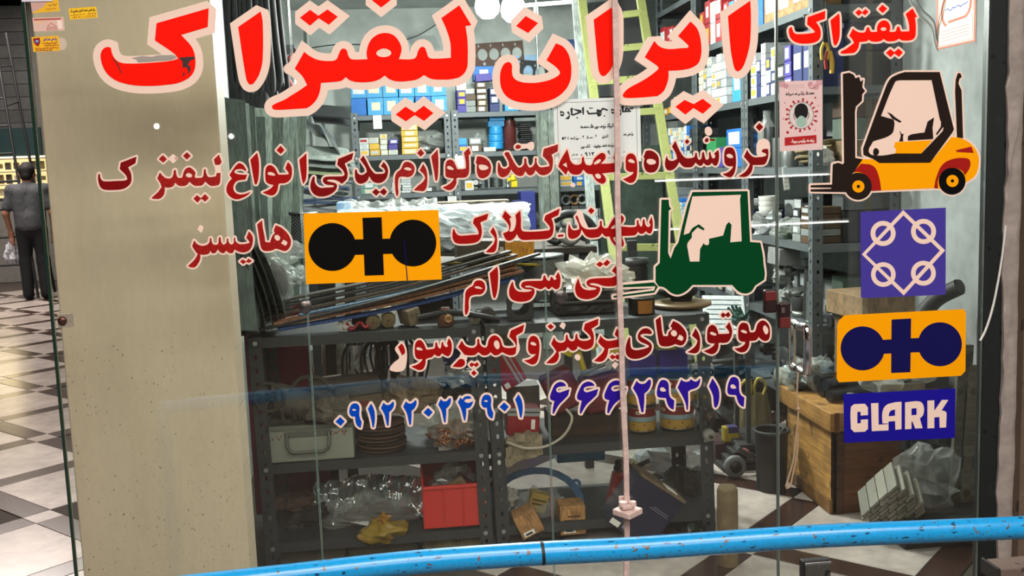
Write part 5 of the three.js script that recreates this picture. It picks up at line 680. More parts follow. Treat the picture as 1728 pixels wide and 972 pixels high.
  const rd = thing('rubber_ring', 'thick black rubber ring lying on the tan flywheel', 'ring', onTop(1143, 3.86).add(V(0, 0.05, 0))); part(rd, 'ring', new THREE.TorusGeometry(0.06, 0.022, 12, 40).rotateX(Math.PI / 2).translate(0, 0.016, 0), rubber());
}
// ---------- middle and bottom levels of the window rack ----------
{
  // maroon board, dark posts, film-wrapped pipe, cables behind
  const mb = thing('maroon_board', 'big maroon board leaning behind the upper left of the rack', 'board', [W(490, 650, 4.15).x, 0, Z(4.15)]); const mh = W(480, 512, 4.15).y; const s = poly([[-0.17, 0.04], [0.15, 0.04], [0.07, mh], [-0.17, mh - 0.1]]); part(mb, 'board', extr(s, 0.012, 0.001), paint(0x7c1a2e, 0.4, blotch, 0.5));
  for (let i = 0; i < 2; i++) { const p = W([548, 582][i], 600, 4.25), t = thing('dark_post', ['left of the two dark wooden posts behind the rack, next to the maroon board', 'right of the two dark wooden posts behind the rack, next to the maroon board'][i], 'post', [p.x, 0, p.z]); part(t, 'post', rb(0.045, 1.02, 0.04, 0.003, 0, 0.51, 0, 1), paint(0x25211a, 0.7, woodT, 0.3)); t.rotation.z = -0.04; }
  const pp = thing('paper_sheet', 'creased white and tan papers hanging between the dark posts', 'paper', W(565, 615, 4.3)); part(pp, 'sheet', bumpy(stripUV(new THREE.BoxGeometry(0.1, 0.34, 0.01, 8, 20, 1)), 0.008, 14, 3), paint(0xb8b2a0, 0.7, blotch, 0.3));
  const fp = thing('wrapped_pipe', 'silver film-wrapped pipe standing behind the black cables', 'pipe', onMid(610, 3.98)); part(fp, 'film', bumpy(stripUV(new THREE.CylinderGeometry(0.034, 0.04, 0.36, 20, 24)), 0.006, 40, 5).translate(0, 0.19, 0), foil);
  const cb = thing('cable_coil', 'tangle of black cables hanging at the back of the rack middle', 'cables', W(652, 575, 3.95)); const R = rng(8); for (let i = 0; i < 14; i++) { const x = rr(-0.1, 0.12, R), w = rr(0.02, 0.09, R); part(cb, 'cable', tube([[x, 0.05, 0], [x - w, -0.05, rr(-0.03, 0.03, R)], [x - w * 0.7, rr(-0.24, -0.1, R), rr(-0.03, 0.04, R)], [x + w * 0.5, rr(-0.26, -0.14, R), 0.02], [x + w, -0.04, rr(-0.02, 0.03, R)], [x + 0.02, 0.05, 0]], rr(0.004, 0.007, R), 30, 6), rubber([0x131415, 0x1c1d1f][i % 2])); } part(cb, 'hook', rod(V(-0.1, 0.05, 0), V(0.14, 0.05, 0), 0.006), M_rackDark);
  // oily carton with starter motor
  const oc = box('long_carton', 'long oily brown carton lying on top of the grey toolbox', 'carton', [522, 653, 640, 700], 3.72, 0.26, paint(0x6a5e4d, 0.9, blotch, 0.3), { rz: 0.06, ry: 0.12, patch: [['lid_edge', 0, 0.6, 1, 0.66, paint(0x4b4236, 0.9)], ['red_print', 0.6, 0.22, 0.8, 0.4, paint(0x7c2f25, 0.8)]] });
  const sm = thing('starter_motor', 'dusty grey motor with a round fan guard at the left end of the rack middle', 'motor', W(468, 714, 3.72)); const mm = paint(0x6b665c, 0.85, wearT, 0.2), m2 = paint(0x4e4a43, 0.9, wearT, 0.2);
  part(sm, 'body', lathe([[0, -0.09], [0.05, -0.09], [0.056, -0.06], [0.056, 0.06], [0.045, 0.09], [0, 0.09]], 28).rotateZ(1.2).translate(0.06, 0.075, 0), mm); part(sm, 'guard', new THREE.TorusGeometry(0.052, 0.006, 8, 32).translate(-0.015, 0.115, 0.07), m2); for (let i = 0; i < 6; i++) part(sm, 'fin', rb(0.008, 0.09, 0.012, 0.002, 0, 0, 0, 1), m2, [-0.015 + Math.cos(i) * 0.02, 0.115, 0.068], [0, 0, i * 0.524]); part(sm, 'bracket', rb(0.13, 0.02, 0.09, 0.004, 0.04, 0.012, 0), m2); for (const a of [0, 0.04, 0.08]) part(sm, 'stud', cyl(0.008, 0.009, 0.05, 10).rotateX(0.5), m2, [0.03 + a, 0.05, 0.075]); part(sm, 'lead', tube([[0.05, 0.12, 0.03], [0.1, 0.17, 0.03], [0.17, 0.165, 0.03], [0.22, 0.12, 0.05]], 0.008, 24, 8), m2);
  const ch = thing('drive_chain', 'black chain heaped between the motor and the oily carton', 'chain', W(516, 712, 3.68)); for (let i = 0; i < 12; i++) part(ch, 'link', rb(0.018, 0.026, 0.022, 0.006), rubber(0x191a1c), [-0.04 + (i % 6) * 0.02, 0.018 + Math.floor(i / 6) * 0.032, 0], [0, 0, 0.1 * (i % 3 - 1)]);
  const rw = thing('rag_heap', 'dusty brown rag heaped in front of the oily carton', 'rag', W(562, 714, 3.65)); part(rw, 'cloth', lump(0.17, 0.1, 0.1, 0.03, 14, 4), paint(0x6a6358, 0.95, fibre, 0.2));
  // the grey toolbox
  const x0 = W(444, 750, 3.66).x, x1 = W(597, 750, 3.66).x, w = x1 - x0, h = 62 * S(3.66), tb = thing('metal_toolbox', 'worn grey-green metal toolbox with a drop handle and red scribbles', 'toolbox', [(x0 + x1) / 2, RA.mid + 0.002, Z(3.66) - 0.095]);
  const scrib = canvasTex(1024, 512, (g, W0, H0) => { g.fillStyle = '#959a8f'; g.fillRect(0, 0, W0, H0); const R2 = rng(4); for (let i = 0; i < 2600; i++) { g.fillStyle = ['rgba(70,74,66,.25)', 'rgba(150,156,146,.35)', 'rgba(60,52,40,.3)'][i % 3]; g.fillRect(R2() * W0, R2() * H0, 1 + R2() * 5, 1 + R2() * 3); } g.strokeStyle = 'rgba(120,50,48,.85)'; g.lineWidth = 9; g.lineCap = 'round'; const ln = (...p) => { g.beginPath(); g.moveTo(p[0], p[1]); for (let i = 2; i < p.length; i += 2) g.lineTo(p[i], p[i + 1]); g.stroke(); }; ln(40, 150, 120, 140, 100, 100); ln(150, 80, 180, 150, 215, 70); ln(780, 60, 850, 90, 800, 110, 870, 60); ln(900, 40, 920, 130, 950, 40); ln(880, 60, 960, 90); });
  const body = rb(w, h * 0.9, 0.19, 0.004, 0, h * 0.45, 0), pos = body.attributes.position, uv = body.attributes.uv; for (let i = 0; i < pos.count; i++) uv.setXY(i, pos.getX(i) / w + 0.5, pos.getY(i) / (h * 0.9));
  part(tb, 'body', body, new THREE.MeshPhysicalMaterial({ map: scrib, roughness: 0.6, metalness: 0.2 })); part(tb, 'lid', rb(w * 1.012, h * 0.14, 0.196, 0.004, 0, h * 0.945, 0), paint(0x7d8176, 0.6, wearT, 0.2)); const hp = [[-0.075, 0.105, 0.1], [-0.075, 0.065, 0.115], [-0.06, 0.043, 0.118], [0, 0.04, 0.118], [0.06, 0.043, 0.118], [0.075, 0.065, 0.115], [0.075, 0.105, 0.1]]; part(tb, 'handle', tube(hp, 0.0055, 40, 8), steel(0x80857b, 0.5)); part(tb, 'handle_plate', rb(0.17, 0.022, 0.006, 0.003, 0, 0.104, 0.098), paint(0x6f7369, 0.6, wearT, 0.2)); 
  // rusty rings pile
  const rp = thing('rusty_rings', 'pile of rusty brown rings stacked beside the grey toolbox', 'rings', onMid(645, 3.78)); for (let i = 0; i < 8; i++) part(rp, 'ring', lathe([[0.062, 0], [0.092, 0], [0.094, 0.005], [0.092, 0.01], [0.062, 0.01], [0.062, 0]], 32), paint([0x4d392a, 0x5b4330, 0x3f3026][i % 3], 0.8, wearT, 0.15), [rr(-0.006, 0.006), 0.001 + i * 0.0135, rr(-0.006, 0.006)], [rr(-0.03, 0.03), 0, rr(-0.03, 0.03)]);
  const cp = thing('paper_bag', 'crumpled brown paper bag lying on the rusty rings', 'bag', W(690, 694, 3.82)); part(cp, 'paper', lump(0.23, 0.12, 0.15, 0.045, 10, 9), kraft(0x8f7c63));
  const wb = thing('parts_bag', 'clear bag of copper washers slumped on the rack by the double uprights', 'bag', onMid(770, 3.74)); part(wb, 'washers', lump(0.2, 0.09, 0.12, 0.03, 26, 3), paint(0x9b6f52, 0.4, wearT, 0.08, { metalness: 0.6 })); for (let i = 0; i < 16; i++) part(wb, 'washer', new THREE.TorusGeometry(0.013, 0.004, 6, 16), paint(0xb88361, 0.35, null, 1, { metalness: 0.7 }), [rr(-0.08, 0.08), rr(0.02, 0.08), 0.06 + rr(-0.01, 0.01)], [rr(-1, 1), rr(-1, 1), 0]); part(wb, 'film', lump(0.26, 0.15, 0.17, 0.05, 14, 21), clearBag);
  const tn = thing('square_tin', 'small square metal tin behind the clear washer bag', 'tin', onMid(746, 3.92)); part(tn, 'body', rb(0.058, 0.17, 0.06, 0.004, 0, 0.085, 0), steel(0x8f938d, 0.4)); part(tn, 'cap', cyl(0.024, 0.024, 0.012, 20).translate(0, 0.176, 0), white); part(tn, 'cap_ring', new THREE.TorusGeometry(0.024, 0.003, 6, 24).rotateX(Math.PI / 2), Mc(0xa43a30), [0, 0.182, 0]);
  const bc = box('carton', 'dark blue carton under a folded blue cloth at the rack back', 'carton', [752, 612, 792, 660], 3.98, 0.1, Mc(COL.navy)); const cl = thing('blue_cloth', 'folded bright blue cloth on the dark blue carton', 'cloth', W(768, 612, 3.96)); part(cl, 'cloth', lump(0.1, 0.05, 0.1, 0.02, 20, 3, false), paint(0x4a55ae, 0.8, fibre, 0.1));
  const fb = thing('foil_bag', 'crinkled silver foil bag standing left of the double uprights', 'bag', W(775, 655, 3.88)); part(fb, 'foil', lump(0.12, 0.09, 0.08, 0.04, 20, 6), foil); const bl = thing('black_bag', 'flat black bag lying over the clear washer bag', 'bag', W(772, 672, 3.86)); part(bl, 'film', lump(0.18, 0.05, 0.12, 0.02, 16, 8), rubber(0x1b1c1e));
  // right unit, middle level
  const silver = paint(0xa9aeb0, 0.35, null, 1, { metalness: 0.5 }), red = paint(0xa4161f, 0.4, grain, 0.3);
  box('red_filter_box', 'red box with silver stripes tilted against the double uprights, upper one', 'carton', [848, 588, 893, 652], 3.78, 0.11, red, { rz: 0.5, patch: [['stripe', 0.62, 0, 0.72, 1, silver], ['stripe', 0.8, 0, 0.86, 1, silver], ['label', 0.1, 0.05, 0.3, 0.2, paperLabel]] });
  box('red_filter_box', 'red box with a white sticker and silver band standing below the tilted one', 'carton', [853, 688, 910, 737], 3.7, 0.1, red, { rz: -0.08, patch: [['silver_top', 0, 0.72, 1, 1, silver], ['stripe', 0, 0.84, 1, 0.88, white], ['label', 0.74, 0.25, 0.86, 0.6, paperLabel]] });
  box('grey_box', 'plain grey box behind the two red striped boxes', 'carton', [858, 650, 912, 700], 3.92, 0.1, Mc(0x716a63));
  box('kraft_wrapper', 'small tan paper packet at the top behind the upper red striped box', 'packet', [840, 560, 872, 584], 3.85, 0.08, kraft(0xab9a6c), { rz: 0.1 });
  const bcl = thing('beige_cloth', 'beige cloth hanging over the front edge of the middle tray', 'cloth', W(885, 776, 3.62)); { let g = new THREE.BoxGeometry(0.14, 0.07, 0.012, 20, 12, 1); const p = g.attributes.position; for (let i = 0; i < p.count; i++) { const x = p.getX(i), y = p.getY(i); p.setZ(i, p.getZ(i) + 0.014 * Math.sin(x * 60 + y * 20) + fbm(x * 20, y * 20, 1, 3) * 0.012); p.setY(i, y + 0.02 * Math.sin(x * 18) + 0.035); } g.computeVertexNormals(); part(bcl, 'cloth', uvm(g), paint(0xb3a488, 0.95, fibre, 0.15)); part(bcl, 'fold', lump(0.13, 0.04, 0.1, 0.02, 20, 5, false), paint(0xa99a7f, 0.95, fibre, 0.15), [0.005, 0.05, -0.04]); }
  const wc = thing('white_cable', 'pale cable looping in front of the beige cloth', 'cable', W(955, 690, 3.6)); part(wc, 'cable', tube([V(0, 0, 0), V(0.02, -0.03, 0.01), V(-0.01, -0.09, 0.02), V(-0.08, -0.13, 0.02), V(-0.16, -0.135, 0.01), V(-0.22, -0.12, -0.03)], 0.005, 40, 8), paint(0xcfc6b4, 0.5));
  const rbag = (px, py, wpx, hpx, tilt, l, sd) => { const t = thing('red_bag', l, 'bag', W(px, py, 3.8)); t.rotation.z = tilt; part(t, 'pouch', rb(wpx * S(3.8), hpx * S(3.8), 0.1, 0.02, 0, hpx * S(3.8) / 2, 0, 3), paint(0x7d1b26, 0.55, fibre, 0.2)); return t; };
  const r1 = rbag(962, 686, 58, 70, 0.42, 'maroon pouch with two white stickers tilted under the dark crimson line', 3); part(r1, 'sticker', rb(0.022, 0.022, 0.002, 0.0008, 0.0, 0.11, 0.051), paperLabel); part(r1, 'sticker', rb(0.022, 0.022, 0.002, 0.0008, 0.0, 0.085, 0.051), paperLabel);
  rbag(1022, 690, 70, 68, 0.2, 'maroon pouch without stickers beside the violet cartons', 4);
  const hd = thing('grey_bar', 'short grey bar lying across between the two maroon pouches', 'bar', W(1003, 622, 3.72)); part(hd, 'bar', rb(0.11, 0.016, 0.016, 0.004), steel(0x8c9396), [0, 0, 0], [0, 0, 0.35]); part(hd, 'end_cap', rb(0.03, 0.03, 0.02, 0.004), foil, [0.058, 0.012, 0], [0, 0, 0.6]);
  const ys = thing('yellow_gasket', 'curved bright yellow piece under the rack top near the white strip', 'gasket', W(985, 614, 3.8)); part(ys, 'arc', new THREE.TorusGeometry(0.09, 0.028, 10, 30, 1.7).scale(1, 0.9, 0.5).rotateZ(0.9), paint(0xe8cf1e, 0.5)); part(ys, 'strap', new THREE.TorusGeometry(0.11, 0.012, 8, 30, 1.6).rotateZ(0.6), rubber(0x3b3a36), [0.03, 0, 0.02]); part(ys, 'arc', new THREE.TorusGeometry(0.09, 0.02, 10, 30, 0.9).scale(1, 0.9, 0.5).rotateZ(0.9), paint(0xd8c13a, 0.5), [0.11, -0.03, 0.02]); part(ys, 'tail', rod(V(0.03, -0.13, 0), V(-0.02, 0.05, 0), 0.012), paint(0xd8c13a, 0.5));
  const vi = paint(0x3d3190, 0.28, blotch, 0.2);
  box('violet_carton', 'violet film-wrapped carton next to the maroon pouches, behind the vertical white strip', 'carton', [1062, 598, 1110, 660], 3.84, 0.14, vi, { rz: 0.02 }); box('violet_carton', 'bigger violet film-wrapped carton above the banded tins', 'carton', [1111, 588, 1163, 662], 3.86, 0.14, vi);
  const tw = thing('yellow_tissue', 'yellow-green scrap lying on the violet cartons', 'paper', W(1128, 588, 3.84)); part(tw, 'sheet', lump(0.12, 0.02, 0.06, 0.02, 20, 2), paint(0xb9c23a, 0.6));
  // banded tins, two and two
  const tinT = canvasTex(512, 256, (g) => { g.fillStyle = '#b58f3d'; g.fillRect(0, 0, 512, 256); g.fillStyle = '#7d1f1c'; g.fillRect(0, 0, 512, 88); g.fillStyle = '#8fa6b0'; g.fillRect(0, 88, 512, 50); g.fillStyle = '#5d6c72'; g.fillRect(0, 134, 512, 4); for (let i = 0; i < 28; i++) { g.save(); g.translate(i * 20, 200); g.rotate(-0.7); g.fillStyle = '#cdab55'; g.fillRect(0, -60, 5, 120); g.restore(); } for (let i = 0; i < 8; i++) { g.fillStyle = '#8c2a1c'; const x = 30 + i * 64; for (const [dx, dy] of [[0, 160], [26, 215]]) { g.beginPath(); g.moveTo(x + dx, dy); g.lineTo(x + dx + 16, dy + 6); g.lineTo(x + dx + 2, dy + 18); g.fill(); } } for (let i = 0; i < 4; i++) { g.fillStyle = '#d8d2c4'; g.beginPath(); for (let k = 0; k < 6; k++) g.lineTo(64 + i * 128 + 17 * Math.cos(k * 1.047), 44 + 20 * Math.sin(k * 1.047)); g.fill(); g.fillStyle = '#7a6a42'; g.beginPath(); g.arc(64 + i * 128, 44, 9, 0, 7); g.fill(); } });
  const tinM = new THREE.MeshPhysicalMaterial({ map: tinT, roughness: 0.32, metalness: 0.2 });
  const tin = (px, wpx, k, l, turn) => { const r = wpx * S(3.72) / 2, hh = 47 * S(3.72), p = onMid(px, 3.72 + (wpx / 2) * S(3.72)); p.y += k * (hh + 0.003); const t = thing('banded_tin', l, 'tin', p, turn, 'banded tins on the rack'); part(t, 'body', new THREE.CylinderGeometry(r, r, hh * 0.96, 40, 1, true).translate(0, hh * 0.49, 0), tinM); part(t, 'lid', lathe([[0, hh * 0.97], [r * 0.94, hh * 0.97], [r * 0.97, hh], [r * 1.015, hh * 0.995], [r * 1.015, hh * 0.95], [r, hh * 0.94]], 40), steel(0x9a9e98, 0.3)); part(t, 'base_rim', lathe([[0, 0.001], [r * 1.012, 0.001], [r * 1.012, 0.008], [r, 0.01]], 40), steel(0x9a9e98, 0.3)); };
  tin(1084, 51, 0, 'lower banded tin of the pair nearer the white strip', 0.3); tin(1143, 62, 0, 'lower banded tin of the pair nearer the hub', 1.2); tin(1084, 51, 1, 'upper banded tin of the pair nearer the white strip', 2.1); tin(1143, 62, 1, 'upper banded tin of the pair nearer the hub', 0.1);
  const db = box('wooden_crate', 'low dark brown crate lying under the maroon pouches', 'crate', [928, 700, 1058, 752], 3.74, 0.2, paint(0x34261c, 0.8, woodT, 0.4), { patch: [['slat', 0, 0.02, 1, 0.3, paint(0x2b2019, 0.8, woodT, 0.4)], ['slat', 0, 0.36, 1, 0.62, paint(0x493423, 0.8, woodT, 0.3)]] });
  const hb = (px, py, l, c, r) => { const t = thing('wheel_hub', l, 'hub', W(px, py, 3.62)); part(t, 'disc', lathe([[0.006, -0.02], [r, -0.02], [r, 0.0], [r * 0.8, 0.012], [0.006, 0.014]], 32).rotateX(Math.PI / 2), paint(c, 0.45, wearT, 0.1)); part(t, 'nose', lathe([[0.006, 0.0], [r * 0.35, 0.0], [r * 0.3, 0.02], [0.006, 0.022]], 20).rotateX(Math.PI / 2), paint(0x77706a, 0.4), [0, 0, 0.008]); part(t, 'axle', cyl(0.012, 0.012, 0.12, 12).rotateX(Math.PI / 2), M_rackDark, [0, 0, -0.07]); };
  hb(1197, 735, 'pale grey wheel hub at the desk end of the middle tray', 0xa9a8a0, 0.024); hb(1198, 704, 'rust-centred dark hub above the pale grey one', 0x4a3328, 0.022);
  const pc = thing('printed_pouch', 'white pouch with black printed letters at the desk end of the rack', 'pouch', W(1184, 640, 3.92)); part(pc, 'pouch', rb(0.1, 0.13, 0.04, 0.014, 0, 0.0, 0), paint(0xaaa89c, 0.6, blotch, 0.2)); for (let i = 0; i < 3; i++) part(pc, 'print', new THREE.TorusGeometry(0.012, 0.005, 6, 16).translate(-0.03 + i * 0.03, 0.03, 0.021), Mc(0x161616)); part(pc, 'yellow_corner', rb(0.07, 0.04, 0.042, 0.01, 0.0, -0.06, 0), paint(0x9c8c2c, 0.6));
}
{
  // bottom level, toolbox unit
  const low = (n, l, c, b, d, dep, m, o) => box(n, l, c, b, d, dep, m, o);
  low('carton', 'low dusty carton at the far left of the bottom tray', 'carton', [463, 918, 583, 962], 3.7, 0.3, paint(0x5f584d, 0.9, blotch, 0.3), { flap: 0.12 }); low('carton', 'low dusty carton in the middle of the bottom tray, under the yellow bag', 'carton', [588, 908, 707, 958], 3.72, 0.3, paint(0x67604f, 0.9, blotch, 0.3), { flap: 0.12 }); low('carton', 'low tan carton under the red crate on the bottom tray', 'carton', [714, 898, 818, 950], 3.68, 0.3, paint(0x7d7052, 0.9, fibre, 0.3), { flap: 0.1 });
  const dr = (px, py, w, h, l, c, tilt) => { const t = thing('rubber_part', l, 'part', W(px, py, 3.84)); t.rotation.z = tilt; part(t, 'body', lump(w, h, 0.12, 0.03, 12, w * 90), paint(c, 0.7, blotch, 0.2)); };
  dr(490, 860, 0.16, 0.06, 'flat brown wrapped part at the back left of the bottom tray', 0x5b463a, 0.05); dr(520, 885, 0.2, 0.07, 'dark crossed wrapping lying on the left dusty carton', 0x2a2420, 0.1); dr(500, 915, 0.12, 0.09, 'grey rubber boot shape on the left dusty carton', 0x37393a, 0); dr(546, 912, 0.05, 0.05, 'rusty orange nut on the left dusty carton', 0x7a4a22, 0);
  const sh = thing('plastic_sheeting', 'heap of shiny crinkled clear sheeting on the bottom tray', 'plastic sheet', W(625, 905, 3.85)); { let g = new THREE.PlaneGeometry(0.44, 0.3, 70, 46).rotateX(-0.7); const p = g.attributes.position; for (let i = 0; i < p.count; i++) { const x = p.getX(i), y = p.getY(i), z = p.getZ(i), f = Math.sin(x * 110 + fbm(x * 5, z * 6, 2, 2) * 7); p.setXYZ(i, x, y + 0.11 - Math.abs(x) * 0.12 + f * 0.006, z + f * 0.011 + fbm(x * 12, z * 12, 1, 3) * 0.03); } g.computeVertexNormals(); part(sh, 'film', uvm(g), new THREE.MeshPhysicalMaterial({ color: 0xe8eef0, roughness: 0.16, metalness: 0.8, transmission: 0, thickness: 0, side: THREE.DoubleSide })); part(sh, 'contents', lump(0.36, 0.12, 0.16, 0.04, 12, 4), paint(0x4c4440, 0.6, blotch, 0.3)); part(sh, 'film', lump(0.42, 0.16, 0.2, 0.05, 12, 14), clearBag); }
  const yb = thing('yellow_bag', 'knotted translucent yellow bag on the middle dusty carton', 'bag', W(650, 912, 3.68)); part(yb, 'body', lump(0.17, 0.075, 0.12, 0.03, 16, 5, false), new THREE.MeshPhysicalMaterial({ color: 0xa98b2f, roughness: 0.3, transmission: 0.3, thickness: 0, side: THREE.DoubleSide })); part(yb, 'knot', lump(0.05, 0.05, 0.04, 0.02, 30, 2), paint(0xb07f2a, 0.4), [0.0, 0.055, 0.0]); part(yb, 'tail', lump(0.03, 0.025, 0.025, 0.01, 30, 7), paint(0xb7913a, 0.4), [-0.08, 0.02, 0.03]);
  // red crate with papers
  const d = 3.66, a = W(717, 893, d), b = W(818, 893, d), w = b.x - a.x, hh = (893 - 820) * S(d), rc = thing('plastic_crate', 'red plastic crate holding papers and foil on the bottom tray', 'crate', [(a.x + b.x) / 2, a.y, a.z - 0.13]); const rm = new THREE.MeshPhysicalMaterial({ color: 0xd4382f, roughness: 0.38, transmission: 0, side: THREE.DoubleSide });
  part(rc, 'front', merge([rb(w, hh, 0.006, 0.003, 0, hh / 2, 0.13), rb(w * 0.03, hh, 0.012, 0.003, -w * 0.16, hh / 2, 0.133), rb(w * 0.03, hh, 0.012, 0.003, w * 0.16, hh / 2, 0.133), rb(w * 1.03, 0.014, 0.018, 0.004, 0, hh, 0.13)]), rm); part(rc, 'base', rb(w, 0.006, 0.26, 0.002, 0, 0.004, 0), rm); part(rc, 'back', rb(w, hh * 1.2, 0.006, 0.002, 0, hh * 0.6, -0.13), rm);
  for (const s of [-1, 1]) { const q = poly([[-0.13, 0], [0.13, 0], [0.13, hh], [0.06, hh * 1.05], [-0.04, hh * 1.5], [-0.13, hh * 1.52]]); part(rc, 'side', extr(q, 0.006).rotateY(Math.PI / 2).scale(1, 1, -1), rm, [s * w / 2 - 0.003, 0, 0]); rc.children[rc.children.length - 1].geometry.computeVertexNormals(); }
  const D3 = d + 0.1; box('red_packet', 'dark red printed packet tilted inside the red crate', 'packet', [741, 800, 776, 850], D3, 0.04, paint(0x6d1219, 0.5), { rz: -0.7, patch: [['print', 0.1, 0.25, 0.9, 0.45, Mc(0xb8898a)]] }); box('kraft_packet', 'brown paper packet with a white sticker inside the red crate', 'packet', [768, 805, 806, 850], D3 - 0.03, 0.03, kraft(0xa18a68), { rz: 0.55, patch: [['sticker', 0.2, 0.65, 0.5, 0.8, paperLabel]] });
  const fo = thing('foil_wrap', 'crinkled foil and film heaped at the back of the red crate', 'foil', W(770, 832, D3 + 0.07)); part(fo, 'foil', lump(0.17, 0.1, 0.07, 0.05, 20, 7), foil);
  // bottom level, tins unit
  const rg = thing('blue_gasket_ring', 'light blue oval gasket frame standing behind the small cartons', 'gasket', W(905, 915, 3.84)); { const s2 = new THREE.Shape(); s2.absellipse(0, 0.14, 0.2, 0.17, 0, Math.PI * 2); const k = new THREE.Path(); k.absellipse(0, 0.14, 0.172, 0.143, 0, Math.PI * 2, true); s2.holes.push(k); part(rg, 'frame', extr(s2, 0.005), paint(0x47759e, 0.4)); for (const [x, y] of [[-0.165, 0.22], [0.165, 0.23]]) { const s3 = new THREE.Shape(); s3.absarc(0, 0, 0.022, 0, Math.PI * 2); circHole(s3, 0, 0, 0.01); part(rg, 'eyelet', extr(s3, 0.006), paint(0x47759e, 0.4), [x, y, 0.004]); } }
  const gb = thing('parts_bag', 'knotted clear bag around the smaller brown cartons', 'bag', W(905, 915, 3.78)); part(gb, 'film', lump(0.24, 0.2, 0.12, 0.04, 12, 31), clearBag); part(gb, 'knot', lump(0.05, 0.06, 0.04, 0.03, 30, 3), hazyBag, [-0.1, 0.17, 0.03]);
  const pl = [['label', 0.12, 0.08, 0.6, 0.28, paperLabel], ['barcode', 0.2, 0.12, 0.5, 0.2, Mc(0x3a3a3a)]];
  box('small_carton', 'small brown carton lying tilted with a barcode sticker', 'carton', [880, 862, 922, 905], 3.62, 0.1, kraft(0xc9965f), { rz: 0.42, patch: pl }); box('small_carton', 'small brown carton standing with handwriting and a barcode sticker', 'carton', [944, 852, 990, 905], 3.66, 0.1, kraft(0xc9965a), { patch: [...pl, ['handwriting', 0.3, 0.62, 0.8, 0.66, Mc(0x3c2c1c)], ['handwriting', 0.15, 0.5, 0.5, 0.53, Mc(0x3c2c1c)], ['handwriting', 0.2, 0.4, 0.85, 0.43, Mc(0x3c2c1c)]] }); box('yellow_box', 'yellow printed box behind the tilted small carton', 'carton', [888, 832, 920, 866], 3.74, 0.06, paint(0xae9440, 0.5), { rz: -0.3, patch: [['print', 0.1, 0.6, 0.9, 0.7, Mc(0x57491f)], ['print', 0.1, 0.4, 0.8, 0.48, Mc(0x57491f)]] });
  box('light_blue_strip', 'light blue flat box under the middle tray behind the cartons', 'carton', [938, 762, 1024, 780], 4.0, 0.1, paint(0x3fa3cf, 0.35));
  const nb = box('navy_carton', 'big dark navy carton leaning askew behind the white strip clip', 'carton', [1012, 806, 1108, 910], 3.6, 0.14, paint(0x1d2140, 0.42, grain, 0.3), { rz: -0.66, patch: [['white_label', 0.02, 0.02, 0.22, 0.12, paperLabel], ['print_line', 0.55, 0.66, 0.9, 0.668, Mc(0xaeb2c4)], ['print_line', 0.5, 0.62, 0.9, 0.628, Mc(0xaeb2c4)], ['mark', 0.28, 0.06, 0.36, 0.12, Mc(0xa4a7b5)]] }); part(nb, 'tan_flap', rb(0.21, 0.012, 0.15, 0.003), kraft(0x8d7b60), [0.0, 104 * S(3.6) + 0.004, 0], [0, 0, 0.03]); part(nb, 'white_tab', rb(0.05, 0.004, 0.06, 0.001), paperLabel, [0.04, 104 * S(3.6) + 0.013, 0.03]);
  const rt = thing('red_tool', 'red plastic tool body with a black clamp behind the navy carton', 'tool', W(1030, 860, 3.85)); part(rt, 'body', rb(0.05, 0.16, 0.05, 0.012, 0, 0.08, 0), paint(0x9d2a20, 0.4), null, [0, 0, -0.25]); part(rt, 'clamp', lump(0.07, 0.06, 0.05, 0.02, 20, 3), rubber(), [0.06, 0.14, 0]); part(rt, 'jaw', rod(V(0.07, 0.15, 0), V(0.16, 0.2, 0.02), 0.014, 0.008), rubber());
  const gbag = thing('green_bag', 'dark green bag with white plastic spilling out on the bottom tray', 'bag', W(1175, 915, 3.74)); part(gbag, 'body', lump(0.16, 0.12, 0.12, 0.02, 14, 2), paint(0x0f3d25, 0.45, blotch, 0.2)); part(gbag, 'spill', lump(0.13, 0.07, 0.1, 0.04, 18, 5), paint(0x8f9290, 0.4), [0.0, 0, 0.05]);
  const blb = thing('black_sack', 'dull black sack of scraps behind the green bag', 'sack', W(1160, 875, 3.9)); part(blb, 'sack', lump(0.2, 0.2, 0.12, 0.05, 9, 3), rubber(0x2a2b2a)); 
  const wp = thing('white_bag', 'crumpled white plastic bag on the shop floor beyond the rack', 'bag', onFloor(1140, 800)); part(wp, 'film', lump(0.3, 0.22, 0.2, 0.07, 9, 6), paint(0xcdd2d2, 0.35));
  box('blue_tub', 'dull blue box low under the bottom tray edge', 'box', [1110, 935, 1208, 985], 3.7, 0.2, paint(0x1f3a57, 0.5)); box('brown_carton', 'orange-brown carton low beneath the navy carton', 'carton', [1040, 935, 1100, 985], 3.7, 0.2, kraft(0x8a5a34));
  // round-topped concrete bollard inside
  const bo = thing('bollard', 'short round-topped beige plastered post standing inside by the rack', 'post', [W(1228, 900, 3.35).x, 0, Z(3.35)]); const bh = W(1228, 818, 3.35).y; part(bo, 'post', uvm(lathe([[0, 0], [0.037, 0], [0.037, bh - 0.02], [0.03, bh - 0.004], [0, bh]], 32)), paint(0x8f7b5d, 0.85, blotch, 0.3));
}
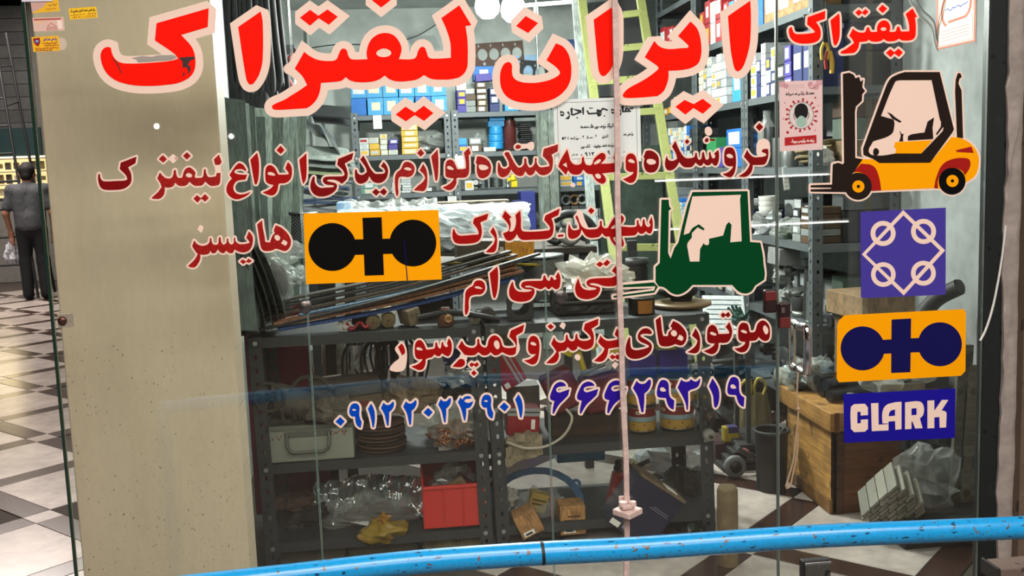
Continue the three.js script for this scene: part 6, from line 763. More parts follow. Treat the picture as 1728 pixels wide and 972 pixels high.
// ---------- desk corner and the floor beside it ----------
{
  const A = onFloor(1405, 868), Bk = onFloor(1326, 806), topY = 0.5, wd = 0.58, len = Bk.z - A.z, ox = A.x; // A: near left foot
  const L = Math.abs(len), t = thing('wooden_desk', 'old low plywood counter with a thick worn top', 'desk', [ox, 0, A.z]); const ply = paint(0xd6a65e, 0.6, woodT, 0.4), ply2 = paint(0x7d4f2a, 0.55, woodT, 0.5);
  const h = W(1403, 706, 2.5 - A.z).y; 
  part(t, 'side_panel', rb(0.018, h - 0.05, L, 0.002, 0.009, (h - 0.05) / 2, -L / 2), ply); part(t, 'front_panel', rb(wd, h - 0.05, 0.018, 0.002, wd / 2, (h - 0.05) / 2, -0.009), ply2); part(t, 'back_panel', rb(wd, h - 0.05, 0.018, 0.002, wd / 2, (h - 0.05) / 2, -L + 0.009), ply2); part(t, 'desk_top', rb(wd + 0.04, 0.075, L + 0.05, 0.004, wd / 2 - 0.002, h - 0.0125, -L / 2), paint(0xc2924e, 0.6, woodT, 0.35)); part(t, 'kick_board', rb(0.012, 0.06, L, 0.002, -0.006, 0.031, -L / 2), paint(0x9a7038, 0.6, woodT, 0.3)); part(t, 'top_edge', rb(0.02, 0.08, 0.006, 0.002, 0.004, h - 0.012, 0.029), ply2); part(t, 'stile', rb(0.03, h - 0.06, 0.008, 0.002, 0.03, (h - 0.06) / 2, 0.004), paint(0x5d3a1e, 0.6, woodT, 0.3));
  const ty = h + 0.027, onDesk = (x, z) => V(ox + x, ty, A.z - z);
  const m1 = thing('film_wrapped_motor', 'machine part wrapped in clear film at the far end of the desk top', 'part', onDesk(0.06, L - 0.08)); part(m1, 'core', lump(0.14, 0.1, 0.12, 0.03, 16, 3), paint(0x4c4944, 0.5, wearT)); part(m1, 'film', lump(0.2, 0.14, 0.16, 0.05, 18, 8), clearBag);
  const hs = thing('black_pipe', 'bundle of shiny black pipes lying on the desk top', 'pipes', onDesk(0.1, L * 0.55)); for (let i = 0; i < 5; i++) part(hs, 'pipe', rod(V(-0.05 + i * 0.004, 0.026 + (i % 2) * 0.035, 0.12 - i * 0.05), V(0.3, 0.026 + (i % 2) * 0.035, 0.02 - i * 0.05), 0.024, 0.024, 20), paint([0x14171b, 0x1b2430, 0x0f1113][i % 3], 0.18));
  const ct = thing('chunk_of_putty', 'grey crumpled lump near the front of the desk top', 'lump', onDesk(0.12, 0.05)); part(ct, 'body', lump(0.08, 0.05, 0.06, 0.02, 24, 3), paint(0x7f7e7a, 0.7, blotch, 0.1));
  const fl = thing('film_sheets', 'loose clear sheets crumpled at the wall side of the desk top', 'plastic sheet', onDesk(0.36, L * 0.5)); part(fl, 'film', lump(0.3, 0.12, 0.2, 0.06, 12, 5), clearBag); part(fl, 'sheet', rb(0.2, 0.05, 0.16, 0.006, 0.02, 0.03, 0), paint(0x8b8578, 0.7, blotch));
  const tt = thing('parts_tray', 'blue plastic tray of hose fittings on a pile behind the desk top', 'tray', W(1408, 620, 4.55)); const tb = paint(0x2f6f95, 0.4); part(tt, 'tray', merge([rb(0.16, 0.05, 0.006, 0.002, 0, 0.025, 0.1), rb(0.16, 0.05, 0.006, 0.002, 0, 0.025, -0.1), rb(0.006, 0.05, 0.2, 0.002, -0.08, 0.025, 0), rb(0.006, 0.05, 0.2, 0.002, 0.08, 0.025, 0), rb(0.16, 0.005, 0.2, 0.002, 0, 0.003, 0)]), tb); part(tt, 'fitting', new THREE.CylinderGeometry(0.02, 0.02, 0.05, 6).rotateZ(1).translate(0.01, 0.055, 0.04), steel(0xa8a79c)); part(tt, 'fitting', cyl(0.018, 0.018, 0.14, 14).rotateZ(0.7).translate(0.02, 0.05, 0), rubber(0x3d3c30)); part(tt, 'fitting', cyl(0.016, 0.016, 0.1, 14).rotateZ(-0.6).translate(-0.03, 0.045, -0.02), rubber());
  const under = thing('carton', 'plain grey carton under the blue parts tray', 'carton', [W(1408, 620, 4.55).x, ty - 0.02 > LV[0] ? LV[0] + 0.002 : LV[0] + 0.002, Z(4.55) - 0.0]); const uh = W(1408, 620, 4.55).y - LV[0] - 0.004; part(under, 'body', rb(0.2, uh, 0.22, 0.004, 0, uh / 2, 0), Mc(0x55585a)); part(under, 'tape', bx(0.03, uh + 0.002, 0.222, 0, uh / 2, 0), Mc(0x6d6a5e));
  box('carton', 'brown carton with a torn end just under the violet sticker', 'carton', [1441, 497, 1548, 540], 4.1, 0.3, kraft(0x9c7f5c), { ry: 0.1, patch: [['torn_edge', 0, 0, 0.1, 1, kraft(0xc4a985)]] }); 
  box('carton', 'big plain brown carton standing on the desk under the brown torn one', 'carton', [1445, 541, 1560, 668], 4.12, 0.26, kraft(0x75634c)); 
  const bp = thing('rubber_hose', 'thick black rubber elbow hose pointing out over the smaller yellow sticker', 'hose', W(1560, 560, 3.9)); part(bp, 'hose', tube([[-0.06, -0.06, -0.05], [0.0, 0.04, -0.05], [0.06, 0.13, -0.02], [0.115, 0.19, 0.06]], 0.034, 30, 20), rubber(0x161617)); part(bp, 'mouth', new THREE.CircleGeometry(0.03, 24), rubber(0x050505), [0.1165, 0.1915, 0.0625], [-0.4, 0.4, 0]); part(bp, 'strap', rod(V(-0.06, -0.06, -0.05), V(-0.06, -0.6, -0.05), 0.03), rubber());
  const hs2 = thing('pipe_rack', 'dark pipes lying on the near end of the side rack', 'pipes', [XS + 0.22, LV[1] + 0.03, Z(4.46)]); part(hs2, 'pipe', rod(V(-0.16, 0, 0), V(0.2, 0, -0.02), 0.028, 0.028, 18), rubber(0x222527)); part(hs2, 'pipe', rod(V(-0.16, 0.06, -0.02), V(0.22, 0.04, -0.05), 0.024, 0.024, 18), rubber()); part(hs2, 'elbow', tube([[-0.1, 0.02, 0.02], [-0.02, 0.05, 0.03], [0.0, 0.14, 0.02]], 0.02, 20, 12), rubber(0x2a2d30));
  // stacked finned block, flat black box and film
  const rp = onFloor(1505, 905), fb = thing('finned_stack', 'bundle of layered pale metal plates standing askew before the desk', 'plates', [rp.x, 0.13, rp.z - 0.02]); fb.rotation.set(0.25, -0.35, 0.95); fb.scale.setScalar(0.86); const R = rng(6);
  for (let k = 0; k < 11; k++) for (let j = 0; j < 4; j++) part(fb, 'plate', rb(0.05, 0.013, 0.2, 0.002, 0, 0, 0, 1), paint([0x9b988a, 0x8a877a, 0xaaa696][Math.floor(R() * 3)], 0.6, wearT, 0.1), [-0.085 + j * 0.054 + (k % 3) * 0.014, -0.08 + k * 0.0158, rr(-0.006, 0.006, R)]);
  const wf = thing('film_wrap', 'clear film trailing behind the layered plates', 'plastic sheet', onFloor(1560, 885)); part(wf, 'film', lump(0.3, 0.3, 0.14, 0.06, 8, 3), clearBag);
  const fx = onFloor(1585, 905), fbx = thing('flat_box', 'long flat black box lying on the floor by the door frame', 'box', [fx.x + 0.02, 0.001, fx.z]); part(fbx, 'body', rb(0.42, 0.085, 0.2, 0.004, 0, 0.043, 0), rubber(0x1d1e1f)); part(fbx, 'lid_edge', rb(0.424, 0.01, 0.204, 0.003, 0, 0.08, 0), rubber(0x2b2c2d));
  const bt = thing('black_bag', 'shiny black bag slumped between the desk and the wall', 'bag', onFloor(1580, 860)); part(bt, 'film', lump(0.24, 0.4, 0.16, 0.06, 8, 9), paint(0x151516, 0.22)); 
  for (let i = 0; i < 2; i++) { const p = onFloor([1632, 1612][i], 880), l = thing('leaning_board', ['wider grey weathered board leaning on the right-hand wall by the door frame', 'narrow grey board with a slot leaning behind the wider one'][i], 'board', [p.x, 0, p.z]); const hh = [0.62, 0.7][i]; part(l, 'board', rb([0.075, 0.06][i], hh, 0.02, 0.003, 0, hh / 2, 0), paint([0x817f73, 0x6d6c62][i], 0.8, woodT, 0.4)); if (i) part(l, 'slot', bx(0.008, hh * 0.4, 0.0215, 0.008, hh * 0.55, 0), rubber()); l.rotation.set(0, 0, -0.05 + i * 0.01); }
  const bk = thing('stone_pile', 'small pile of rough brown stones on a ledge beside the smaller yellow sticker', 'stones', W(1640, 632, 4.0)); for (let i = 0; i < 9; i++) part(bk, 'stone', lump(rr(0.05, 0.09), rr(0.035, 0.06), 0.07, 0.02, 20, i + 1, true, 10), paint([0x5f4a3a, 0x6b5844, 0x493a2f][i % 3], 0.9, wearT, 0.1), [rr(-0.02, 0.02), (i % 5) * 0.045, i > 4 ? -0.06 : 0]);
  const lg = thing('grey_cabinet', 'plain dark grey cabinet against the wall beside the desk', 'cabinet', [RIGHTX - 0.085, 0, Z(4.02) - 0.1]); const lh = W(1640, 632, 4.0).y - 0.002; part(lg, 'body', rb(0.16, lh, 0.2, 0.004, -0.02, lh / 2, 0), paint(0x3d3f3f, 0.5, wearT)); part(lg, 'door_panel', rb(0.13, lh * 0.8, 0.006, 0.002, -0.02, lh * 0.5, 0.102), paint(0x484a49, 0.5, wearT));
  // hung bag, bucket, coils
  const yb = thing('carrier_bag', 'translucent yellow carrier bag hanging on the side rack by two loops', 'bag', W(1270, 752, 4.9)); const ym = new THREE.MeshPhysicalMaterial({ color: 0x8f8660, roughness: 0.35, transmission: 0.5, thickness: 0, side: THREE.DoubleSide }); { const w = 78 * S(4.9), h = 122 * S(4.9), g = new THREE.CylinderGeometry(w * 0.34, w * 0.5, h * 0.78, 30, 24, true), p = g.attributes.position; for (let i = 0; i < p.count; i++) { const x = p.getX(i), y = p.getY(i), z = p.getZ(i), a = Math.atan2(z, x), k = 1 + 0.08 * Math.sin(a * 9 + y * 6) * (y > 0 ? 1.4 : 0.6) + fbm(x * 12, y * 8, z * 12, 3) * 0.14; p.setXYZ(i, x * k, y + h * 0.39, z * k * 0.45); } g.computeVertexNormals(); part(yb, 'pouch', g, ym); part(yb, 'bottom', lump(w * 0.95, h * 0.25, 0.14, 0.03, 12, 4), ym); part(yb, 'contents', lump(w * 0.7, h * 0.3, 0.1, 0.03, 16, 9), paint(0x8c7f3c, 0.5, blotch, 0.2)); for (const s of [-1, 1]) part(yb, 'loop', tube([[s * w * 0.22, h * 0.7, 0], [s * w * 0.3, h * 0.9, 0.01], [s * w * 0.12, h * 1.02, 0.02], [s * w * 0.04, h * 0.9, 0.01], [s * w * 0.06, h * 0.74, 0]], 0.008, 24, 6), paint(0xc4b055, 0.35)); part(yb, 'hook', rod(V(-w * 0.3, h * 0.99, 0.0), V(w * 0.5, h * 0.99, -0.02), 0.006), M_rackDark); }
  const bu = onFloor(1302, 826), bc = thing('black_bucket', 'tall black plastic bin standing by the desk corner', 'bin', bu); const bh = 110 * S(2.5 - bu.z), br = 30 * S(2.5 - bu.z); part(bc, 'body', lathe([[0, 0.002], [br * 0.86, 0.002], [br * 0.98, bh], [br * 0.93, bh], [br * 0.82, 0.01], [0, 0.01]], 36), rubber(0x16171a)); part(bc, 'rim', new THREE.TorusGeometry(br, 0.008, 8, 40).rotateX(Math.PI / 2), rubber(0x24262a), [0, bh, 0]); part(bc, 'inner_tube', tube([[0.02, bh - 0.03, 0.02], [0.05, bh + 0.01, 0.02], [0.07, bh - 0.03, 0.0]], 0.006, 16, 6), rubber(0x3a3d41));
  const cs = thing('caster_wheel', 'grey caster wheel lying on the floor by the black bin', 'wheel', onFloor(1240, 806)); part(cs, 'tyre', lathe([[0.02, -0.018], [0.047, -0.018], [0.052, 0], [0.047, 0.018], [0.02, 0.018], [0.02, -0.018]], 32).rotateX(Math.PI / 2), paint(0x77787a, 0.5), [0, 0.053, 0]); part(cs, 'hub', lathe([[0.006, -0.02], [0.026, -0.02], [0.026, 0.02], [0.006, 0.02]], 24).rotateX(Math.PI / 2), rubber(), [0, 0.053, 0.004]); part(cs, 'fork', rb(0.02, 0.09, 0.06, 0.004), steel(0x8d9092), [0.05, 0.11, -0.02], [0, 0, 0.9]);
  const sd = thing('screwdriver', 'pink-handled screwdriver resting on the caster wheel', 'screwdriver', W(1262, 762, 4.3)); part(sd, 'handle', rb(0.03, 0.017, 0.017, 0.006, -0.012, 0, 0), paint(0xe08a93, 0.3)); part(sd, 'shank', rod(V(0.004, 0, 0), V(0.06, 0, 0), 0.0035), steel()); sd.rotation.z = -0.5;
  const cd = thing('dark_tarp', 'dark rubber mats piled on the floor behind the caster wheel', 'mats', onFloor(1262, 778)); for (let i = 0; i < 4; i++) part(cd, 'mat', rb(0.34 - i * 0.03, 0.03, 0.3, 0.008, i * 0.01, 0.016 + i * 0.032, 0), rubber([0x202123, 0x2a2b2c][i % 2]));
  const ytin = thing('yellow_packet', 'bright yellow printed packet on the floor pile by the rack end', 'packet', W(1232, 728, 4.5)); part(ytin, 'body', rb(0.07, 0.07, 0.05, 0.004, 0, -0.01, 0), paint(0xc2a92a, 0.5)); part(ytin, 'print', rb(0.05, 0.03, 0.052, 0.003, 0.008, 0.012, 0), Mc(0x433a70)); 
  box('carton', 'dark maroon carton under the bright yellow packet', 'carton', [1205, 746, 1262, 792], 4.48, 0.2, Mc(0x3c2024)); 
}
{
  const ps = thing('printed_sheets', 'slanting stack of white lined sheets beyond the desk end of the window rack', 'papers', W(1222, 545, 4.45)), th = W(1222, 545, 4.45).y; part(ps, 'stack', rb(0.19, 0.03, 0.24, 0.003), paint(0xc9cfd2, 0.6), [0, 0.03, 0], [0.7, -0.2, 0.12]); for (let i = 0; i < 7; i++) part(ps, 'print_line', bx(0.16, 0.001, 0.004, 0, 0.0165, -0.09 + i * 0.03), Mc(0x5d6a70), [0, 0.03, 0], [0.7, -0.2, 0.12]);
  const st = thing('steel_stand', 'grey steel stand under the slanting stack of sheets', 'stand', [ps.position.x, 0, ps.position.z - 0.02]); part(st, 'top_plate', rb(0.22, 0.012, 0.2, 0.002, 0, th - 0.06, 0), M_rackDark); for (const [x, z] of [[-0.09, 0.08], [0.09, 0.08], [-0.09, -0.08], [0.09, -0.08]]) part(st, 'leg', rb(0.02, th - 0.066, 0.02, 0.002, x, (th - 0.066) / 2, z), M_rackDark);
  const gl = thing('work_glove', 'dark green glove lying by the slanting stack of sheets', 'glove', W(1246, 545, 4.4)); part(gl, 'palm', lump(0.06, 0.05, 0.07, 0.015, 24, 4, false), paint(0x14453a, 0.7)); for (let i = 0; i < 4; i++) part(gl, 'finger', rod(V(-0.02 + i * 0.014, 0.03, 0), V(-0.045 + i * 0.018, 0.085 - Math.abs(i - 1.5) * 0.008, -0.01), 0.008, 0.006), paint(0x1b5145, 0.7)); part(gl, 'thumb', rod(V(0.03, 0.02, 0), V(0.05, 0.06, 0.01), 0.009, 0.007), paint(0x14453a, 0.7)); part(gl, 'cuff', cyl(0.03, 0.034, 0.05, 16).rotateZ(0.2), rubber(0x2d3330), [0.0, -0.01, 0]);
}
// loose parts on the side rack, near bay
{
  const spot = (lv, dd, dx = 0.08) => V(XS + dx, LV[lv] + 0.001, Z(dd));
  const cup = thing('plastic_cup', 'clear plastic bottle bundle standing on the upper shelf of the near bay', 'bottle', spot(3, 5.3)); part(cup, 'bottle', lathe([[0, 0], [0.05, 0], [0.05, 0.2], [0.02, 0.26], [0.02, 0.3], [0, 0.3]], 20), clearBag); part(cup, 'content', cyl(0.035, 0.035, 0.18, 16).translate(0, 0.1, 0), rubber(0x3c2b2a));
  for (let i = 0; i < 3; i++) { const t = thing('cylinder_liner', [`silver steel sleeve nearest the glass on the upper shelf of the near bay`, `silver steel sleeve behind the nearest one on the upper shelf, near bay`, `dark tall sleeve at the back of the upper shelf, near bay`][i], 'sleeve', spot(3, 4.98 + i * 0.12)); part(t, 'sleeve', lathe([[0.03, 0], [0.045, 0], [0.045, 0.09 + i * 0.06], [0.03, 0.09 + i * 0.06], [0.03, 0]], 28), steel([0xa5a8a8, 0x9a9e9e, 0x4a4d4f][i])); }
  const rp = thing('rope_heap', 'heap of tan rope behind the mask poster on the upper shelf', 'rope', spot(3, 4.72, 0.12)); for (let i = 0; i < 9; i++) part(rp, 'strand', tube(Array.from({ length: 9 }, (_, k) => [Math.cos(k * 0.8 + i) * (0.07 + 0.02 * (i % 3)), 0.02 + 0.012 * i + 0.006 * Math.sin(k * 2), Math.sin(k * 0.8 + i) * 0.08]), 0.009, 40, 6, true), paint(0x8f7f5c, 0.9, fibre, 0.05)); part(rp, 'tissue', lump(0.09, 0.09, 0.08, 0.03, 16, 4), white, [-0.02, 0, 0.11]);
  const tg = thing('paper_tag', 'long white paper tag hanging from the upper shelf edge below the mask poster', 'tag', W(1326, 301, 4.86)); part(tg, 'paper', rb(0.03, 0.115, 0.002, 0.0008), paperLabel); for (let i = 0; i < 5; i++) part(tg, 'print_line', bx(0.012, 0.003, 0.001, 0, 0.04 - i * 0.02, 0.0015), Mc(0x6f7378)); tg.rotation.z = 0.1;
  const wb = thing('white_cup', 'stack of white plastic cups on the middle shelf of the near bay', 'cups', spot(2, 5.28)); for (let i = 0; i < 3; i++) part(wb, 'cup', lathe([[0, 0], [0.045, 0], [0.055, 0.05], [0.05, 0.05], [0.04, 0.005], [0, 0.005]], 22), white, [0, 0.1 + i * 0.028, 0]); part(wb, 'film', lump(0.16, 0.12, 0.14, 0.05, 16, 3), foil);
  const fb2 = thing('parts_bag', 'clear bag of bright fittings at the edge of the middle shelf, near bay', 'bag', spot(2, 4.95)); part(fb2, 'contents', lump(0.14, 0.06, 0.1, 0.03, 22, 5), paint(0x5e6a58, 0.4)); part(fb2, 'film', lump(0.19, 0.1, 0.14, 0.05, 18, 6), clearBag);
  const cf = thing('foil_pouch', 'crumpled foil pouch standing next to the slotted post, middle shelf', 'pouch', spot(2, 4.66)); part(cf, 'foil', lump(0.1, 0.12, 0.09, 0.04, 20, 7), foil);
  box('carton', 'pale grey carton tilted on the lower shelf of the near bay', 'carton', [1312, 420, 1350, 450], 4.9, 0.16, Mc(0x8f9091), { rz: -0.08 });
  const pr = thing('pillar_block', 'black upright pipe at the slotted post on the lower shelf', 'pipe', spot(1, 4.74)); part(pr, 'pipe', rod(V(0, 0, 0), V(0.01, 0.3, 0), 0.032, 0.03, 18), rubber(0x232425)); part(pr, 'collar', cyl(0.038, 0.038, 0.03, 20), rubber(), [0, 0.28, 0]);
  const ln = thing('chrome_sleeve', 'tall fluted silver sleeve standing by the slotted post on the lower shelf', 'sleeve', spot(1, 4.62, 0.05)); part(ln, 'sleeve', lathe([[0.028, 0], [0.046, 0], [0.046, 0.012], [0.036, 0.016], [0.032, 0.2], [0.028, 0.2]], 28), steel(0xa9adad, 0.25)); part(ln, 'stud', cyl(0.008, 0.008, 0.05, 10), rubber(0x3a3b3c), [-0.012, 0.22, 0]); part(ln, 'stud', cyl(0.008, 0.008, 0.06, 10), rubber(0x3a3b3c), [0.012, 0.225, 0]);
  const pi = thing('piston', 'dark piston with a bright skirt on the lower shelf of the near bay', 'piston', spot(1, 4.82, 0.07)); part(pi, 'skirt', lathe([[0, 0], [0.045, 0], [0.045, 0.03], [0, 0.03]], 28), steel(0xb3b3ad, 0.3)); part(pi, 'crown', lathe([[0.028, 0.03], [0.044, 0.03], [0.044, 0.1], [0.028, 0.1], [0.028, 0.03]], 28), rubber(0x2a2b2c));
  const fo = thing('foil_parcel', 'pair of foil-wrapped parts stacked on the lower shelf, near bay', 'parcel', spot(1, 4.98, 0.07)); part(fo, 'foil', lump(0.13, 0.14, 0.11, 0.04, 14, 2), paint(0x9fa29f, 0.4, wearT)); part(fo, 'foil', lump(0.12, 0.1, 0.1, 0.04, 14, 5), paint(0x9fa29f, 0.4, wearT), [-0.01, 0.15, -0.02]); part(fo, 'cap', cyl(0.03, 0.03, 0.05, 18).rotateZ(0.5), steel(0xc9cbc8, 0.25), [0.0, 0.27, 0]);
  const di = thing('brake_drum', 'round spoked disc standing on the bottom shelf of the near bay', 'disc', V(XS + 0.05, LV[0] + 0.1, Z(4.98))); part(di, 'disc', lathe([[0.03, -0.012], [0.095, -0.012], [0.095, 0.012], [0.03, 0.012], [0.03, -0.012]], 36).rotateZ(Math.PI / 2), paint(0x3f4244, 0.4, wearT, 0.1)); part(di, 'hub', lathe([[0.01, -0.02], [0.03, -0.02], [0.03, 0.02], [0.01, 0.02]], 24).rotateZ(Math.PI / 2), rubber()); part(di, 'rest', lathe([[0, 0], [0.06, 0], [0.06, 0.12], [0, 0.12]], 24).rotateZ(Math.PI / 2), paint(0x8f8b77, 0.6), [0.03, -0.045, 0.13]);
  const br = thing('brake_shoes', 'pile of dark brake shoes on the bottom shelf, far side of the near bay', 'brake parts', V(XS + 0.1, LV[0] + 0.001, Z(5.25))); for (let i = 0; i < 6; i++) part(br, 'shoe', new THREE.TorusGeometry(0.07, 0.014, 6, 20, 2.2).rotateX(Math.PI / 2), rubber([0x1e1f20, 0x2b2c2c][i % 2]), [0, 0.014 + i * 0.027, 0], [0, i * 0.7, 0]);
  // tools and cloths seen high at the end of the rack
  const pl = thing('pliers', 'yellow-handled pliers hanging high by the slotted post', 'pliers', W(1392, 72, 4.44)); for (const s of [-1, 1]) part(pl, 'handle', tube([[s * 0.004, 0, 0], [s * 0.016, -0.03, 0], [s * 0.014, -0.075, 0]], 0.008, 16, 8), paint(s < 0 ? 0xc9a63a : 0xd0a43a, 0.4)); part(pl, 'jaw', rb(0.022, 0.05, 0.01, 0.004, 0, 0.02, 0), rubber()); part(pl, 'string', rod(V(0, 0.04, 0), V(0, 0.24, -0.05), 0.002), rubber());
  const p2 = thing('screw_tool', 'red and yellow handled tool hanging high beside the pliers', 'tool', W(1400, 86, 4.44)); part(p2, 'handle', tube([[0, 0, 0], [0.012, -0.05, 0], [0.01, -0.1, 0]], 0.011, 16, 8), paint(0xd4a52e, 0.4)); part(p2, 'handle', tube([[-0.012, 0.0, 0], [-0.02, -0.04, 0], [-0.016, -0.08, 0]], 0.008, 16, 8), paint(0xa02a22, 0.4)); part(p2, 'string', rod(V(0, 0, 0), V(0, 0.26, -0.05), 0.002), rubber());
  const pb = thing('tool_rail', 'thin steel rail with hung tools over the end of the side rack', 'rail', W(1420, 26, 4.5)); part(pb, 'rail', bx(0.36, 0.015, 0.015, 0, 0, 0), M_rackDark);
  // wires and the wiring on the right-hand wall
  const w1 = [[1530, -10], [1548, 22], [1571, 45], [1580, 80], [1604, 112], [1620, 124]].map(([x, y]) => W(x, y, 4.2)); const wt = thing('wall_wire', 'pair of grey wires running down the wall to a junction by the forklift exhaust', 'wire', w1[0]); part(wt, 'wire', tube(w1.map((p) => p.clone().sub(w1[0])), 0.005, 40, 6), paint(0xb6bab7, 0.5)); part(wt, 'wire', tube(w1.map((p, i) => p.clone().sub(w1[0]).add(V(0.02 - i * 0.004, 0.02, 0))), 0.004, 40, 6), paint(0x8f9391, 0.5));
  const jn = W(1619, 112, 4.25), jt = thing('cable_end', 'black plug and brown taped joint hanging from the wall wires', 'plug', jn); part(jt, 'plug', rod(V(0, 0.04, 0), V(0, -0.05, 0), 0.012, 0.009, 12), rubber()); part(jt, 'tape', lump(0.035, 0.03, 0.03, 0.01, 40, 3), paint(0x8c6a2e, 0.6), [0.028, -0.055, 0]); const loop = [[1622, 128], [1628, 108], [1640, 103], [1652, 116], [1658, 140], [1650, 200], [1644, 240], [1630, 330], [1612, 345], [1604, 370], [1612, 380], [1619, 352], [1614, 325]].map(([x, y]) => W(x, y, 4.26).sub(jn)); part(jt, 'cable', tube(loop, 0.006, 60, 6), rubber(0x3c3e3e)); const loop2 = [[1619, 150], [1632, 190], [1640, 240], [1642, 330], [1634, 370], [1622, 378]].map(([x, y]) => W(x, y, 4.27).sub(jn)); part(jt, 'cable', tube(loop2, 0.004, 40, 6), paint(0xa9adab, 0.5)); part(jt, 'hook', rod(V(0, 0.04, 0), V(0.05, 0.05, -0.02), 0.002), rubber());
  const wl = [[1697, 380], [1690, 440], [1675, 520], [1662, 560], [1654, 575]].map(([x, y]) => W(x, y, 2.47)); const wc = thing('thin_cord', 'thin white cord trailing down the dark door frame', 'cord', wl[0]); part(wc, 'cord', tube(wl.map((p) => p.clone().sub(wl[0])), 0.0028, 30, 6), white);
  // framed permit on the wall
  const pf = W(1635, 28, 4.05), permit = canvasTex(256, 320, (g) => { g.fillStyle = '#e6ddd2'; g.fillRect(0, 0, 256, 320); g.strokeStyle = '#c0664c'; g.lineWidth = 10; g.strokeRect(6, 6, 244, 308); g.lineWidth = 3; g.strokeRect(18, 18, 220, 284); g.lineWidth = 14; g.strokeStyle = '#c96a4e'; g.beginPath(); g.moveTo(70, 196); g.bezierCurveTo(20, 160, 30, 40, 80, 30); g.lineTo(190, 30); g.bezierCurveTo(240, 60, 230, 150, 190, 170); g.lineTo(80, 178); g.stroke(); g.strokeStyle = '#6a74b4'; g.lineWidth = 7; g.beginPath(); g.moveTo(60, 110); g.bezierCurveTo(80, 80, 90, 140, 110, 100); g.bezierCurveTo(130, 120, 140, 80, 160, 110); g.bezierCurveTo(180, 90, 190, 110, 205, 90); g.stroke(); g.fillStyle = '#8a5a4c'; for (let i = 0; i < 4; i++) for (let k = 0; k < 18; k++) g.fillRect(36 + k * 10, 222 + i * 18 - k * 0.4, 7, 4); });
  const pt = thing('permit_paper', 'paper permit with an orange border on the grey wall by the door frame', 'notice', [RIGHTX - 0.002, pf.y, Z(4.06)], -Math.PI / 2); part(pt, 'sheet', new THREE.BoxGeometry(0.3, 0.235, 0.002), new THREE.MeshPhysicalMaterial({ map: permit, roughness: 0.6 }));
}

// more odds and ends: table clutter behind the bag, rubber heaps under the side rack
{
  const ty = W(735, 425, 4.6).y - 0.002, tz = Z(4.62), X = (px, d = 4.62) => W(px, 430, d).x;
  [[962, 0x8f8f8b, 'pale grey tape roll standing on the table end behind the dash row'], [942, 0x3b3d3e, 'dark tape roll standing on the table end behind the dash row']].forEach(([px, c, l], i) => { const t = thing('tape_roll', l, 'tape', [X(px), ty, tz - i * 0.08]); part(t, 'roll', lathe([[0.02, -0.02], [0.05, -0.02], [0.05, 0.02], [0.02, 0.02], [0.02, -0.02]], 28).rotateX(Math.PI / 2).translate(0, 0.051, 0), paint(c, 0.5)); part(t, 'core', lathe([[0.017, -0.021], [0.021, -0.021], [0.021, 0.021], [0.017, 0.021], [0.017, -0.021]], 20).rotateX(Math.PI / 2).translate(0, 0.051, 0), kraft()); });
  const R = rng(23), D3 = DB + 0.13, y2 = RB.levels[1] + 0.001;
  [[954, 0x6a6f70, 'grey coil'], [968, 0x83603f, 'brown coil'], [981, 0x9a9d9a, 'pale coil'], [994, 0x4a4c4c, 'dark coil']].forEach(([px, c, l], i) => { const t = thing('wire_coil', `${l} lying on the low shelf of the third back bay`, 'coil', [W(px, 400, D3).x, y2 + 0.16, Z(D3) + 0.06]); for (let k = 0; k < 4; k++) part(t, 'turn', new THREE.TorusGeometry(0.034, 0.009, 6, 22).translate(0, 0.045, -0.03 + k * 0.02), paint(c, 0.5)); part(t, 'block', rb(0.06, 0.155, 0.09, 0.004, 0, -0.079, -0.01), Mc([0x35383a, 0x4d4a44][i % 2])); });
  [[1218, 690, 0.2, 0.16, 0x1c1d1e, 'round black rubber heap on the floor past the rack end'], [1252, 668, 0.26, 0.2, 0x252627, 'grey-black rubber heap under the side rack, left of the yellow bag'], [1290, 655, 0.22, 0.18, 0x1a1a1b, 'black rubber heap under the side rack, behind the yellow bag']].forEach(([px, py, w, h, c, l], i) => { const p = W(px, py, [5.1, 5.6, 5.9][i]), t = thing('rubber_heap', l, 'heap', [Math.min(p.x, XS - 0.16), 0, p.z]); part(t, 'heap', lump(w * 1.6, h * 2, 0.3, 0.08, 7, i + 3), rubber(c)); for (let k = 0; k < 4; k++) part(t, 'hose', new THREE.TorusGeometry(0.09 + k * 0.012, 0.014, 8, 26).rotateX(1.3).translate(rr(-0.05, 0.05, R), h * 2 - 0.03 + k * 0.025, 0.03), rubber([0x202122, 0x303234][k % 2])); });
  const mg = thing('magazine_pile', 'slanting pile of white and blue booklets on the middle shelf of the far bay', 'booklets', [XS + 0.1, LV[2] + 0.001, Z(6.62)]); for (let k = 0; k < 9; k++) part(mg, 'booklet', rb(0.17, 0.009, 0.24, 0.002, 0, 0.006 + k * 0.0105, 0), Mc([0xdfe3e6, 0x3d62a8, 0xc9ced2, 0x7fa6c9][k % 4]), [rr(-0.015, 0.015, R), 0, rr(-0.02, 0.02, R)], [0, rr(-0.3, 0.3, R), 0]);
}
